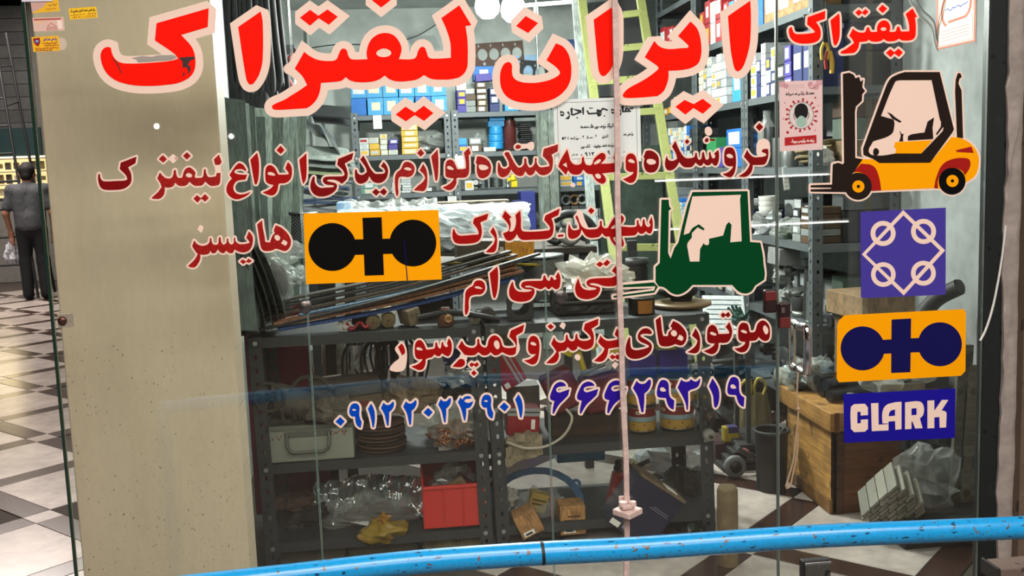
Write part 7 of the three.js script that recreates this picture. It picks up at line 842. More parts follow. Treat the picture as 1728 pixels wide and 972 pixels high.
// ---------- on and before the glass ----------
{
  // blue guard rail with chipped paint
  const px = [[-60, 1036], [120, 1014], [300, 993], [480, 973], [700, 949], [910, 934], [1060, 926.5], [1360, 906], [1560, 897], [1728, 890], [1860, 884]].map(([x, y]) => W(x, y, 1.75)), o = px[0];
  const chip = tex(2048, 256, (u, v) => { const n = fbm(u * 150, v * 8, 3, 3), n2 = fbm(u * 60, v * 4, 11, 4), fine = fbm(u * 500, v * 24, 5, 2), line = Math.pow(Math.max(0, 1 - Math.abs(v - 0.06) * 6), 2);
    if (n2 > 0.42 + (1 - line) * 0.12 && n > -0.15) return fine > 0.1 ? [0.33, 0.16, 0.12] : [0.5, 0.32, 0.26]; if (fbm(u * 60, v * 10, 17, 3) > 0.48 || (fine > 0.45 && v > 0.55)) return [0.05, 0.2, 0.33]; const k = 1 + n * 0.06; return [0.07 * k, 0.56 * k, 0.80 * k]; });
  const t = thing('guard_rail', 'round light blue painted guard rail with rust chips running before the glass', 'railing', o); const cv = px.map((p) => p.clone().sub(o)), len = px[10].distanceTo(o); const r = 21 * S(1.75);
  const mk = (a, b) => tube(a, r, 120, 40); const g = mk(cv), m = new THREE.MeshPhysicalMaterial({ map: chip, roughness: 0.28, clearcoat: 0.4, clearcoatRoughness: 0.2 }); part(t, 'pipe', g, m);
  const j = W(915, 933.5, 1.75).sub(o); part(t, 'joint_band', cyl(r * 1.012, r * 1.012, 0.006, 40).rotateZ(Math.PI / 2 + 0.03), rubber(0x0b0c0d), j);
  for (const i of [0, 10]) part(t, 'post', rod(V(cv[i].x, cv[i].y, cv[i].z), V(cv[i].x, -o.y + 0.001, cv[i].z), 0.022, 0.022, 20), paint(0x1a86b8, 0.35, wearT, 0.3));
  // flat white strip taped down the glass with its clip
  const sp = [[1037, -20], [1038, 30], [1039, 90], [1041, 173], [1042, 260], [1042, 330], [1044, 410], [1046, 500], [1048.6, 570], [1050.5, 660], [1053, 710], [1056, 765], [1057.5, 843], [1058, 893], [1057, 955], [1057, 1000], [1058, 1060]].map(([x, y]) => W(x, y, 2.485)), so = sp[0], stp = thing('cable_strip', 'flat dusty white plastic strip running down the glass past the signs', 'strip', so);
  const cvs = new THREE.CatmullRomCurve3(sp.map((p) => p.clone().sub(so))), sh = poly([[-0.004, -0.0066], [0.004, -0.0066], [0.004, 0.0066], [-0.004, 0.0066]]); part(stp, 'strip', uvm(new THREE.ExtrudeGeometry(sh, { steps: 80, bevelEnabled: false, extrudePath: cvs })), paint(0xe2c6bf, 0.45, blotch, 0.12));
  const cl = thing('strip_clip', 'square white plastic clip with a knob holding the vertical strip', 'clip', W(1059, 863, 2.46)); const cm2 = paint(0xe6c9c2, 0.5, blotch, 0.15); part(cl, 'plate', rb(0.056, 0.016, 0.056, 0.003, 0, 0, 0), cm2, null, [0.05, Math.PI / 4 - 0.1, 0]); part(cl, 'block', rb(0.034, 0.012, 0.028, 0.003, -0.002, 0.015, 0), cm2, null, [0, 0.2, 0]); part(cl, 'knob', cyl(0.011, 0.012, 0.01, 16), cm2, [-0.012, 0.023, 0.004]); part(cl, 'knob', cyl(0.01, 0.011, 0.01, 16), cm2, [0.012, 0.022, 0.004]); part(cl, 'back_plate', rb(0.03, 0.05, 0.006, 0.002), cm2, [0, 0.005, -0.035]);
  // glass bolts
  for (const [x, y, rp, l] of [[515, 518, 11.5, 'round polished bolt head on the glass joint below the big yellow sticker'], [946, 500, 11.5, 'round polished bolt head on the glass under the short crimson word']]) { const b = thing('glass_bolt', l, 'bolt', W(x, y, 2.5)); const r2 = rp * S(2.5); part(b, 'head', uvm(lathe([[r2, 0.0005], [r2, 0.004], [r2 * 0.8, 0.0075], [0, 0.009]], 32).rotateX(Math.PI / 2)), paint(0x8d8784, 0.28, wearT, 0.03, { metalness: 0.95 })); part(b, 'shank', cyl(0.006, 0.006, 0.04, 14).rotateX(Math.PI / 2), steel(0x6f6a66), [0, 0, -0.028]); part(b, 'tail_nut', cyl(0.009, 0.009, 0.012, 6).rotateX(Math.PI / 2), steel(0x8a8580), [0, 0, -0.045]); }
  const b2 = thing('glass_bolt', 'small dark bolt with a clear square washer near the left glass edge', 'bolt', W(106, 541, 2.5)); part(b2, 'washer', rb(0.036, 0.032, 0.002, 0.001, 0.007, 0, 0.0016), paint(0xa59c8d, 0.3)); part(b2, 'head', lathe([[0.0105, 0.003], [0.0105, 0.006], [0.007, 0.0095], [0, 0.0105]], 28).rotateX(Math.PI / 2), paint(0x5a3a30, 0.25, null, 1, { metalness: 0.6 }));
  // chrome pull handle on both sides of the glass door
  const h = thing('pull_handle', 'chrome D-shaped pull handle on the glass door', 'handle', W(1349, 585, 2.5)); const ch = new THREE.MeshPhysicalMaterial({ color: 0xe6e2df, metalness: 1, roughness: 0.12 }), y1 = 0.054, y0 = -0.06;
  const bow = (z0, z1, z2) => tube([[0, y1, z0], [0, y1 + 0.004, z1], [0, y1 + 0.002, z2 * 0.85], [0, y1 - 0.016, z2], [0, 0, z2], [0, y0 + 0.016, z2], [0, y0 - 0.002, z2 * 0.85], [0, y0 - 0.002, z1], [0, y0, z0]], 0.0105, 80, 20); part(h, 'outer_bar', bow(0.001, 0.02, 0.05), ch); part(h, 'inner_bar', bow(-0.009, -0.025, -0.05), ch);
  for (const y of [y1, y0]) for (const z of [0.002, -0.0105]) part(h, 'collar', cyl(0.012, 0.012, 0.004, 24).rotateX(Math.PI / 2), ch, [0, y, z + (z > 0 ? 0.002 : 0)]);
  const st = W(1349, 628, 2.43), sl = [[1347, 628], [1345, 660], [1347, 700], [1343, 740], [1338, 780], [1330, 808], [1326, 824], [1332, 822], [1338, 800], [1344, 770], [1347, 730]].map(([x, y]) => W(x, y, 2.44)), sg = thing('loop_string', 'pale loop of string hanging from the chrome handle', 'string', sl[0]); part(sg, 'string', tube(sl.map((p) => p.clone().sub(sl[0])), 0.0022, 60, 6), paint(0xb99f80, 0.8)); part(sg, 'knot', new THREE.SphereGeometry(0.005, 10, 8), paint(0xb99f80, 0.8), W(1347, 690, 2.44).sub(sl[0]));
  // maroon latch halves
  const ml = paint(0x2b1517, 0.35, grain, 0.1), mf = paint(0x6f2622, 0.4, wearT, 0.05);
  for (const [x0, y0b, x1, y1b, fy, l, d] of [[1287, 487, 1311, 529, 0.72, 'upper maroon plastic latch half on the fixed glass by the door joint', 2.49], [1312, 508, 1334, 555, 0.22, 'lower maroon plastic latch half on the glass door edge', 2.49]]) { const c = W((x0 + x1) / 2, (y0b + y1b) / 2, d), w = (x1 - x0) * S(d), hh = (y1b - y0b) * S(d), t3 = thing('door_latch', l, 'latch', c); part(t3, 'body', rb(w, hh, 0.018, 0.007, 0, 0, 0, 3), ml); part(t3, 'face_plate', rb(w * 0.88, hh * 0.4, 0.006, 0.002, 0, (fy - 0.5) * hh, 0.008), mf); if (fy < 0.5) part(t3, 'key_plate', rb(w * 0.28, hh * 0.2, 0.004, 0.001, -w * 0.2, hh * 0.2, 0.0095), steel(0xa09088, 0.4)); }
  // lock case low on the door, rough bar at the right edge
  const lc = thing('door_lock', 'silver lock plate with a brass keyhole low on the glass door', 'lock', W(1377, 972, 2.49)); part(lc, 'case', rb(0.08, 0.094, 0.022, 0.003, -0.003, 0.002, 0), rubber(0x1c1d1e)); part(lc, 'face_plate', rb(0.07, 0.082, 0.008, 0.002, 0, -0.004, 0.01), steel(0x8f9089, 0.3)); part(lc, 'top_bevel', rb(0.074, 0.008, 0.012, 0.002, 0, 0.041, 0.01), steel(0xc6c6c4, 0.2)); part(lc, 'cylinder_ring', new THREE.TorusGeometry(0.014, 0.0035, 10, 30), rubber(0x3a322c), [0.001, -0.012, 0.0145]); part(lc, 'key_barrel', cyl(0.0125, 0.0125, 0.006, 24).rotateX(Math.PI / 2), paint(0x8d7448, 0.35, null, 1, { metalness: 0.6 }), [0.001, -0.012, 0.0145]); part(lc, 'keyhole', bx(0.003, 0.01, 0.002, 0.005, -0.01, 0.018), rubber());
  const rbk = thing('stone_bar', 'rough brownish bar jutting from the wall at the lower right', 'bar', W(1700, 960, 2.3)); part(rbk, 'bar', rb(0.14, 0.034, 0.07, 0.006, 0.03, 0, 0), paint(0x7c6a62, 0.7, wearT, 0.2)); part(rbk, 'end_plate', rb(0.008, 0.04, 0.075, 0.002, -0.046, 0, 0), paint(0x2a2523, 0.6));
}
// ---------- paper on the glass ----------
const letterOf = (w, i) => drawn([WORDS[w][3][i]])[0].paths;
const AB = { he: letterOf(8, 0), re: letterOf(7, 1), mim: letterOf(7, 0), vav: letterOf(9, 2), alef: drawn([['alef']])[0].paths, kaf: drawn([['kaf']])[0].paths, dal: letterOf(6, 1), sin: letterOf(14, 2), lam: letterOf(7, 4), ye: letterOf(14, 0), shin: letterOf(10, 1), ha: letterOf(11, 3), d0: drawn([['d0']])[0].paths, d9: drawn([['d9']])[0].paths, d1: drawn([['d1']])[0].paths, d2: drawn([['d2']])[0].paths, d4: drawn([['d4']])[0].paths, d6: drawn([['d6']])[0].paths, d8: [outline('x', '5 0! 10 20! 8.4 20! 5 7! 1.6 20! 0 20!')], d7: [outline('x', '0 0! 1.6 0! 5 13! 8.4 0! 10 0! 6 20! 4 20!')], d5: [outline('x', '5 0 9 10 9 17 6.5 20 5 18 3.5 20 1 17 1 10')] };
function letters(g, list) { for (const [k, x, y, w, h] of list) { g.beginPath(); for (const p of AB[k]) pathOn(g, fit(p, AB[k], [x, y, x + w, y + h])); g.fill('evenodd'); } }
const dots = (g, r, ...p) => { for (let i = 0; i < p.length; i += 2) { g.beginPath(); g.arc(p[i], p[i + 1], r, 0, 7); g.fill(); } };
// a line of small script: words of teeth, loops, tails and dots, ruled from right to left
function scriptLine(g, x1, x0, y, h, seed) { const R = rng(seed); g.lineWidth = h * 0.2; g.lineCap = g.lineJoin = 'round'; let x = x1; while (x > x0 + h) { const n = 2 + Math.floor(R() * 4); for (let i = 0; i < n && x > x0; i++) { const k = R(), w = h * (0.28 + R() * 0.35); g.beginPath(); if (k < 0.25) { g.moveTo(x, y); g.lineTo(x - 1, y - h * 0.8); } else if (k < 0.5) { g.arc(x - w / 2, y - h * 0.16, h * 0.2, 0, 6.3); } else if (k < 0.72) { g.moveTo(x, y - h * 0.34); g.quadraticCurveTo(x, y, x - w, y); } else { g.moveTo(x, y - h * 0.2); g.quadraticCurveTo(x - w * 0.3, y + h * 0.45, x - w * 1.1, y + h * 0.3); } g.stroke(); g.beginPath(); g.moveTo(x, y); g.lineTo(x - w, y); g.stroke(); if (R() < 0.35) dots(g, h * 0.1, x - w / 2, y - h * 0.6); x -= w; } x -= h * 0.35; } }
function poster(name, label, category, quad, d, map, o = {}) { const c = quad.map(([x, y]) => W(x, y, d)), m = c.reduce((a, p) => a.add(p), V()).multiplyScalar(0.25), w = (c[0].distanceTo(c[1]) + c[2].distanceTo(c[3])) / 2, h = (c[1].distanceTo(c[2]) + c[3].distanceTo(c[0])) / 2, t = thing(name, label, category, m); const a = c[1].clone().sub(c[0]).add(c[2]).sub(c[3]); t.rotation.z = Math.atan2(a.y, a.x); const g = new THREE.BoxGeometry(w, h, 0.0008), paper = paint(0xd9d4d2, 0.7, null), face = new THREE.MeshPhysicalMaterial({ map, roughness: 0.65, specularIntensity: 0.5 }); const mesh = part(t, 'sheet', g, paper); part(t, 'printed_face', new THREE.BoxGeometry(w, h, 0.0003), face, [0, 0, 0.0006]); return t; }
const notice = canvasTex(1024, 764, (g) => { const sx = 1024 / 1005, sy = 764 / 750; g.setTransform(sx, 0, 0, sy, -35 * sx, -50 * sy); g.fillStyle = '#f2f0f6'; g.fillRect(0, 0, 1100, 830); g.strokeStyle = '#3a3a40'; g.lineWidth = 4; g.strokeRect(78, 88, 918, 655); g.fillStyle = g.strokeStyle = '#26262b';
  letters(g, [['mim', 905, 165, 60, 60], ['alef', 818, 140, 30, 85], ['re', 770, 178, 50, 82], ['he', 698, 178, 50, 58], ['he', 530, 178, 60, 85], ['alef', 362, 140, 24, 100], ['alef', 228, 145, 26, 90], ['re', 165, 185, 55, 95], ['he', 108, 183, 50, 62]]); g.lineWidth = 19; g.lineCap = 'round'; const st = (...p) => { g.beginPath(); g.moveTo(p[0], p[1]); for (let i = 2; i < p.length; i += 2) g.lineTo(p[i], p[i + 1]); g.stroke(); };
  st(925, 212, 840, 215); st(905, 195, 880, 178, 868, 196, 882, 212); dots(g, 9, 882, 150, 790, 165, 305, 268, 622, 258, 455, 162, 478, 162); st(655, 190, 605, 172, 560, 222, 520, 224); st(520, 224, 440, 226, 425, 195); st(350, 190, 300, 180, 345, 205, 262, 232, 240, 228);
  const word = (y, h, x1, x0, s) => scriptLine(g, x1, x0, y, h, s); word(385, 46, 720, 335, 3); word(488, 34, 950, 800, 5); word(503, 36, 655, 545, 6); letters(g, [['d4', 508, 470, 18, 36], ['d2', 358, 474, 20, 36], ['d5', 122, 482, 24, 34], ['d4', 148, 480, 24, 36], ['d7', 180, 482, 24, 34]]); word(508, 34, 470, 385, 8); word(510, 34, 310, 225, 9); dots(g, 4, 485, 505, 335, 508); word(610, 40, 735, 460, 11); word(612, 40, 440, 330, 12); letters(g, [['d0', 330, 690, 22, 20], ['d9', 382, 668, 32, 50], ['d1', 428, 668, 16, 50], ['d2', 455, 668, 36, 50], ['d9', 645, 660, 30, 48], ['d0', 830, 676, 18, 16]]); word(700, 22, 300, 232, 14); });
poster('paper_notice', 'white printed notice of Persian text with a thin black frame, behind the crimson word', 'notice', [[935.5, 167.5], [1082, 163], [1083, 272], [937, 278]], 2.4997, notice).position.z = -0.0095;
const maskT = canvasTex(512, 820, (g) => { const sx = 512 / 462, sy = 820 / 746; g.setTransform(sx, 0, 0, sy, -49 * sx, -40 * sy); g.fillStyle = '#f3ccd1'; g.fillRect(0, 0, 600, 830); g.fillStyle = 'rgba(205,130,145,.55)'; for (const [x, y, r] of [[70, 60, 60], [120, 90, 40], [480, 60, 55], [440, 110, 50], [380, 80, 40]]) { g.beginPath(); g.arc(x, y, r * 0.7, 0, 7); g.fill(); } g.strokeStyle = '#7d3c4c'; g.lineWidth = 2; for (const [y, a, b] of [[85, 80, 320], [100, 75, 320], [115, 110, 315], [135, 145, 255]]) { g.beginPath(); for (let x = a; x < b; x += 6) { g.moveTo(x, y - (x - a) * 0.02); g.lineTo(x + 4, y - 2 - (x - a) * 0.02); } g.stroke(); }
  g.strokeStyle = '#a04a60'; g.lineWidth = 4; g.beginPath(); g.arc(400, 95, 34, 0.4, 5); g.stroke(); g.beginPath(); g.moveTo(380, 120); g.quadraticCurveTo(430, 130, 465, 95); g.stroke(); g.fillStyle = g.strokeStyle = '#3a2a33'; scriptLine(g, 420, 130, 185, 34, 21); g.font = 'bold 30px sans-serif'; g.fillText('?', 120, 192);
  g.fillStyle = g.strokeStyle = '#b0242c'; for (let i = 0; i < 20; i++) { const a = i / 20 * 6.283 + 0.1, l = i % 2 ? 178 : 160; g.save(); g.translate(285, 408); g.rotate(a); g.beginPath(); g.moveTo(134, -4); g.lineTo(l, -13); g.quadraticCurveTo(l + 8, 0, l, 13); g.lineTo(134, 4); g.fill(); g.restore(); } dots(g, 10, 435, 225); dots(g, 6, 107, 270, 468, 310, 88, 437, 430, 573); dots(g, 15, 134, 585);
  g.fillStyle = '#ecd8da'; g.strokeStyle = '#5d4650'; g.lineWidth = 5; g.beginPath(); g.ellipse(282, 408, 130, 142, 0, 0, 7); g.fill(); g.stroke(); g.fillStyle = '#1b1218'; g.beginPath(); g.ellipse(282, 362, 74, 82, 0, 0, 7); g.fill(); g.beginPath(); g.moveTo(208, 360); g.lineTo(232, 500); g.lineTo(332, 500); g.lineTo(356, 360); g.fill(); g.fillStyle = '#e0c2c4'; g.beginPath(); g.moveTo(212, 420); g.lineTo(226, 520); g.lineTo(340, 520); g.lineTo(352, 420); g.quadraticCurveTo(282, 470, 212, 420); g.fill(); g.fillStyle = '#1b1218'; g.beginPath(); g.ellipse(282, 385, 72, 70, 0, 0, 7); g.fill(); for (const s of [-1, 1]) { g.lineWidth = 6; g.strokeStyle = '#1b1218'; g.beginPath(); g.moveTo(282 + s * 74, 380); g.quadraticCurveTo(282 + s * 92, 400, 282 + s * 68, 450); g.stroke(); }
  g.fillStyle = '#a9c4be'; g.beginPath(); g.moveTo(282, 410); g.bezierCurveTo(320, 420, 345, 460, 332, 505); g.bezierCurveTo(320, 545, 250, 550, 236, 510); g.bezierCurveTo(218, 465, 245, 420, 282, 410); g.fill(); g.fillStyle = '#bf1e24'; g.beginPath(); g.moveTo(102, 640); g.lineTo(444, 624); g.lineTo(446, 712); g.lineTo(102, 728); g.fill(); g.fillStyle = g.strokeStyle = '#f4e8e6'; scriptLine(g, 420, 130, 690, 36, 33); });
poster('mask_poster', 'pink poster with a masked head inside a red virus ring and a red banner', 'poster', [[1317.5, 137], [1390.5, 134.5], [1390.5, 252.5], [1318, 255.5]], 2.4997, maskT).position.z = -0.0095;
// small advertising stickers at the upper left edge
{
  const ad = (seed, col, f) => canvasTex(256, 128, (g) => { g.fillStyle = col; g.fillRect(0, 0, 256, 128); f(g); });
  poster('ad_sticker', 'small yellow advertising sticker standing apart at the top of the pillar glass', 'sticker', [[116, 14.5], [163, 11], [164.5, 29.5], [118, 33.5]], 2.4985, ad(1, '#f0c31c', (g) => { g.fillStyle = g.strokeStyle = '#4a2a18'; scriptLine(g, 240, 20, 42, 30, 5); g.fillStyle = g.strokeStyle = '#a8641c'; scriptLine(g, 140, 14, 82, 20, 7); g.fillStyle = '#3a2050'; scriptLine(g, 245, 150, 80, 22, 9); g.fillStyle = '#9a2a18'; const n = ['d0', 'd9', 'd1', 'd2', 'd8', 'd8', 'd8', 'd4', 'd6', 'd9', 'd7']; letters(g, n.map((k, i) => [k, 14 + i * 21, k === 'd0' ? 106 : 96, k === 'd1' ? 9 : 15, k === 'd0' ? 12 : 24])); }));
  poster('ad_sticker', 'torn yellow sticker under a white paper at the top left glass corner', 'sticker', [[52, 3], [99, -2], [100, 19.5], [54, 22]], 2.4985, ad(2, '#e9b62a', (g) => { g.fillStyle = '#c9a398'; g.beginPath(); g.moveTo(0, 0); g.lineTo(170, 0); g.lineTo(110, 70); g.lineTo(30, 110); g.lineTo(0, 120); g.fill(); g.fillStyle = g.strokeStyle = '#a8601e'; scriptLine(g, 235, 120, 60, 24, 3); letters(g, ['d9', 'd1', 'd2', 'd4', 'd6'].map((k, i) => [k, 130 + i * 20, 88, 14, 24])); }));
  poster('ad_sticker', 'pale pink torn sticker between the two yellow ones at the left glass edge', 'sticker', [[55.5, 30.5], [107.5, 28.5], [109, 51.5], [56.5, 53.5]], 2.4985, ad(3, '#dcb9ab', (g) => { g.fillStyle = g.strokeStyle = '#b2453c'; g.fillRect(10, 10, 225, 14); g.fillStyle = '#e8c458'; g.fillRect(16, 36, 70, 8); g.strokeStyle = '#a8483e'; g.lineWidth = 5; g.beginPath(); g.moveTo(110, 120); g.lineTo(120, 80); g.lineTo(150, 55); g.lineTo(190, 90); g.stroke(); g.fillStyle = '#c99a90'; g.fillRect(115, 85, 90, 38); g.fillStyle = '#f0dcd2'; g.fillRect(200, 30, 40, 80); }));
  poster('ad_sticker', 'yellow sticker with a red and blue shield, lowest at the left glass edge', 'sticker', [[54, 62.5], [99.5, 60.5], [101, 85], [56, 88]], 2.4985, ad(4, '#efb719', (g) => { g.fillStyle = '#8e2026'; g.beginPath(); g.moveTo(12, 12); g.lineTo(76, 8); g.lineTo(78, 40); g.quadraticCurveTo(70, 70, 46, 84); g.quadraticCurveTo(20, 64, 12, 40); g.fill(); g.fillStyle = '#3c64b4'; g.beginPath(); g.ellipse(44, 40, 20, 14, 0, 0, 7); g.fill(); g.fillStyle = '#e6dcd8'; g.fillRect(36, 32, 24, 8); g.fillStyle = g.strokeStyle = '#4c3c9a'; scriptLine(g, 235, 110, 32, 26, 5); g.fillStyle = g.strokeStyle = '#94391c'; scriptLine(g, 235, 100, 62, 18, 6); scriptLine(g, 245, 90, 82, 18, 8); scriptLine(g, 240, 20, 104, 18, 9); scriptLine(g, 180, 20, 122, 18, 10); }));
  const wp = thing('paper_scrap', 'plain white paper corner over the torn yellow sticker', 'paper', W(62, -4, 2.496)); part(wp, 'sheet', rb(0.068, 0.018, 0.001, 0.0004), paint(0xd9d3e2, 0.6, null)); 
  const sc = thing('paper_scrap', 'torn pale scrap beside the sticker with the shield', 'paper', W(106, 75, 2.4988)); part(sc, 'sheet', extr(poly([[-0.009, -0.014], [0.004, -0.011], [0.0095, 0.0], [0.007, 0.012], [-0.002, 0.016], [-0.009, 0.014]]), 0.0006), paint(0xc9b8a6, 0.6, null));
}
// ---------- the passage on the left ----------
{
  const bone = (a, b, r1, r2) => ({ a, b, r1, r2 });
  function bodyMesh(bones, res, k, m) {
    let lo = V(9, 9, 9), hi = V(-9, -9, -9); for (const b of bones) for (const [p, r] of [[b.a, b.r1], [b.b, b.r2]]) { lo.min(p.clone().subScalar(r + 0.06)); hi.max(p.clone().addScalar(r + 0.06)); }
    const c = lo.clone().add(hi).multiplyScalar(0.5), half = Math.max(hi.x - lo.x, hi.y - lo.y, hi.z - lo.z) / 2, mc = new MarchingCubes(res, m, false, false, 120000); mc.isolation = 0; const p = V(), q = V();
    for (let z = 0; z < res; z++) for (let y = 0; y < res; y++) for (let x = 0; x < res; x++) {
      p.set(c.x + half * (2 * x / res - 1), c.y + half * (2 * y / res - 1), c.z + half * (2 * z / res - 1)); let d = 9;
      for (const b of bones) { q.copy(b.b).sub(b.a); const t = Math.max(0, Math.min(1, (p.x - b.a.x) * q.x / q.lengthSq() + (p.y - b.a.y) * q.y / q.lengthSq() + (p.z - b.a.z) * q.z / q.lengthSq())); const e = Math.hypot(p.x - b.a.x - q.x * t, p.y - b.a.y - q.y * t, p.z - b.a.z - q.z * t) - (b.r1 + (b.r2 - b.r1) * t); const h = Math.max(0, Math.min(1, 0.5 + 0.5 * (d - e) / k)); d = d * (1 - h) + e * h - k * h * (1 - h); }
      mc.field[x + y * res + z * res * res] = -d;
    }
    mc.update(); const n = mc.count, g = new THREE.BufferGeometry(), pos = new Float32Array(n * 3); for (let i = 0; i < n * 3; i += 3) { pos[i] = c.x + half * mc.positionArray[i]; pos[i + 1] = c.y + half * mc.positionArray[i + 1]; pos[i + 2] = c.z + half * mc.positionArray[i + 2]; }
    g.setAttribute('position', new THREE.BufferAttribute(pos, 3)); const w = mergeVertices(g, 1e-4); w.computeVertexNormals(); return uvm(w);
  }
  const f = onFloor(64, 504), t = thing('person', 'man seen from behind in a grey shirt and black trousers carrying a white bag', 'person', f, 0.12); const H = 1.66, s = H / 1.75; const P = (x, y, z) => V(x * s, y * s, z * s);
  const skin = paint(0x9a6a52, 0.6, null), hipL = P(-0.09, 0.9, 0), hipR = P(0.09, 0.9, 0), kL = P(-0.1, 0.49, -0.02), kR = P(0.11, 0.5, 0.0), aL = P(-0.1, 0.08, 0.02), aR = P(0.12, 0.08, 0.05), ch = P(0, 1.3, -0.01), nk = P(0.0, 1.49, -0.02), hd = P(0.0, 1.62, -0.05), shL = P(-0.19, 1.41, 0), shR = P(0.19, 1.41, 0), elL = P(-0.28, 1.12, 0.03), elR = P(0.27, 1.12, 0.03), wrL = P(-0.255, 0.86, -0.05), wrR = P(0.25, 0.87, -0.08);
  const legs = (e) => [bone(P(0, 0.95, 0), P(0, 1.0, 0), 0.135 + e, 0.13 + e), bone(hipL, kL, 0.088 + e, 0.06 + e), bone(kL, aL, 0.058 + e, 0.04 + e), bone(hipR, kR, 0.088 + e, 0.06 + e), bone(kR, aR, 0.058 + e, 0.04 + e)], trunk = (e) => [bone(P(-0.055, 0.98, 0), P(-0.085, 1.36, 0), 0.115 + e, 0.1 + e), bone(P(0.055, 0.98, 0), P(0.085, 1.36, 0), 0.115 + e, 0.1 + e), bone(shL, shR, 0.068 + e, 0.068 + e)];
  const hand = (w, sx) => [bone(w, w.clone().add(V(0, -0.085, -0.01)), 0.03, 0.034), ...[-0.028, -0.01, 0.009, 0.027].map((z, i) => bone(w.clone().add(V(0, -0.09, z)), w.clone().add(V(sx * 0.02, -0.155 + Math.abs(i - 1) * 0.01, z)), 0.0105, 0.009)), bone(w.clone().add(V(0, -0.03, -0.03)), w.clone().add(V(sx * 0.015, -0.09, -0.055)), 0.012, 0.01)];
  part(t, 'body', bodyMesh([...legs(-0.012), ...trunk(-0.015), bone(shL, elL, 0.046, 0.036), bone(elL, wrL, 0.038, 0.026), bone(shR, elR, 0.046, 0.036), bone(elR, wrR, 0.038, 0.026), ...hand(wrL, 1), ...hand(wrR, -1), bone(ch, nk, 0.08, 0.052), bone(nk, hd, 0.05, 0.08), bone(hd, P(0, 1.65, -0.06), 0.083, 0.082), bone(P(0, 1.58, -0.12), P(0, 1.6, -0.13), 0.035, 0.03), bone(P(-0.082, 1.6, -0.04), P(-0.084, 1.63, -0.04), 0.016, 0.016), bone(P(0.082, 1.6, -0.04), P(0.084, 1.63, -0.04), 0.016, 0.016)], 96, 0.03, skin), skin);
  part(t, 'shirt', bodyMesh([...trunk(0.012), bone(P(0, 0.96, 0), P(0, 1.04, 0), 0.15, 0.145), bone(shL, shL.clone().lerp(elL, 0.72), 0.066, 0.062), bone(shR, shR.clone().lerp(elR, 0.72), 0.066, 0.062), bone(P(0, 1.4, -0.01), P(0, 1.48, -0.015), 0.08, 0.063)], 72, 0.03, skin), paint(0x55575c, 0.85, fibre, 0.15));
  part(t, 'trousers', bodyMesh([...legs(0.012), bone(kL, aL.clone().add(V(0, -0.02, 0)), 0.074, 0.06), bone(kR, aR.clone().add(V(0, -0.02, 0)), 0.074, 0.06)], 72, 0.03, skin), paint(0x15171d, 0.8, fibre, 0.15));
  part(t, 'hair', bodyMesh([bone(P(0, 1.665, -0.04), P(0, 1.685, -0.07), 0.088, 0.084), bone(P(0, 1.6, 0.0), P(0, 1.66, -0.02), 0.068, 0.085)], 44, 0.03, skin), paint(0x14100e, 0.75, fibre, 0.05));
  for (const a of [aL, aR]) part(t, 'shoe', bodyMesh([bone(a.clone().setY(0.045), a.clone().add(V(0, 0, -0.16)).setY(0.036), 0.045, 0.036), bone(a.clone().setY(0.04), a.clone().setY(0.09), 0.045, 0.045)], 40, 0.02, skin), paint(0x1d1a1a, 0.45, null));
  const bg = thing('carrier_bag', 'small white plastic bag held in the left hand of the man in grey', 'bag', f.clone().add(V(-0.27, 0, -0.06))); part(bg, 'pouch', lump(0.14, 0.3, 0.16, 0.05, 10, 5).translate(0, 0.44, 0), paint(0xd9dbe4, 0.5)); part(bg, 'loop', tube([[-0.03, 0.7, 0], [-0.005, 0.76, 0.0], [0.025, 0.7, 0]], 0.012, 12, 6), paint(0xd9dbe4, 0.5));
  // black ladder at the frame's edge
  const m = rubber(0x17191c), A0 = W(-10, 60, 13.4), A1 = W(46, 392, 13), B0 = W(10, 55, 13.6), B1 = W(62, 330, 13.5), C0 = W(-70, 60, 13.4), C1 = W(-110, 400, 13), ex = (a, b) => a.clone().lerp(b, (a.y - 0.02) / (a.y - b.y)); const ld = thing('step_ladder', 'tall black metal ladder at the far left in the passage', 'ladder', ex(A0, A1).setY(0)), lo = ld.position;
  for (const [a, b] of [[A0, A1], [B0, B1], [C0, C1]]) part(ld, 'rail', rod(ex(a, b).sub(lo), a.clone().sub(lo), 0.018), m); for (let i = 0; i < 9; i++) { const k = 0.04 + i * 0.14; part(ld, 'rung', rod(A0.clone().lerp(A1, k).sub(lo), C0.clone().lerp(C1, k).sub(lo), 0.014), m); } part(ld, 'brace', rod(A0.clone().lerp(A1, 0.16).sub(lo), B0.clone().lerp(B1, 0.2).sub(lo), 0.01), m); part(ld, 'brace', rod(A0.clone().lerp(A1, 0.36).sub(lo), B0.clone().lerp(B1, 0.42).sub(lo), 0.01), m);
  // shop across the passage: grey shutter, teal sign board, lit showcase, printed cartons
  const E = 15.6; const sh = thing('roller_shutter', 'grey ribbed panels above the shop at the end of the passage', 'shutter', W(25, 140, E)); for (let i = 0; i < 12; i++) part(sh, 'panel', rb(1.8, 0.18, 0.03, 0.004, 0, 1.0 - i * 0.185, 0), paint([0x4a4b4a, 0x535452][i % 2], 0.6, blotch, 0.8)); part(sh, 'post', rb(0.08, 2.4, 0.06, 0.004, 0.32, 0, 0.03), paint(0x77706a, 0.5)); part(sh, 'hanger', rod(V(-0.6, 1.05, 0), V(-0.6, 1.9, 0), 0.02), M_rackDark);
  box('sign_board', 'dark teal sign board across the shop at the end of the passage', 'sign', [-40, 218, 64, 263], E - 0.1, 0.1, paint(0x16383a, 0.5)); 
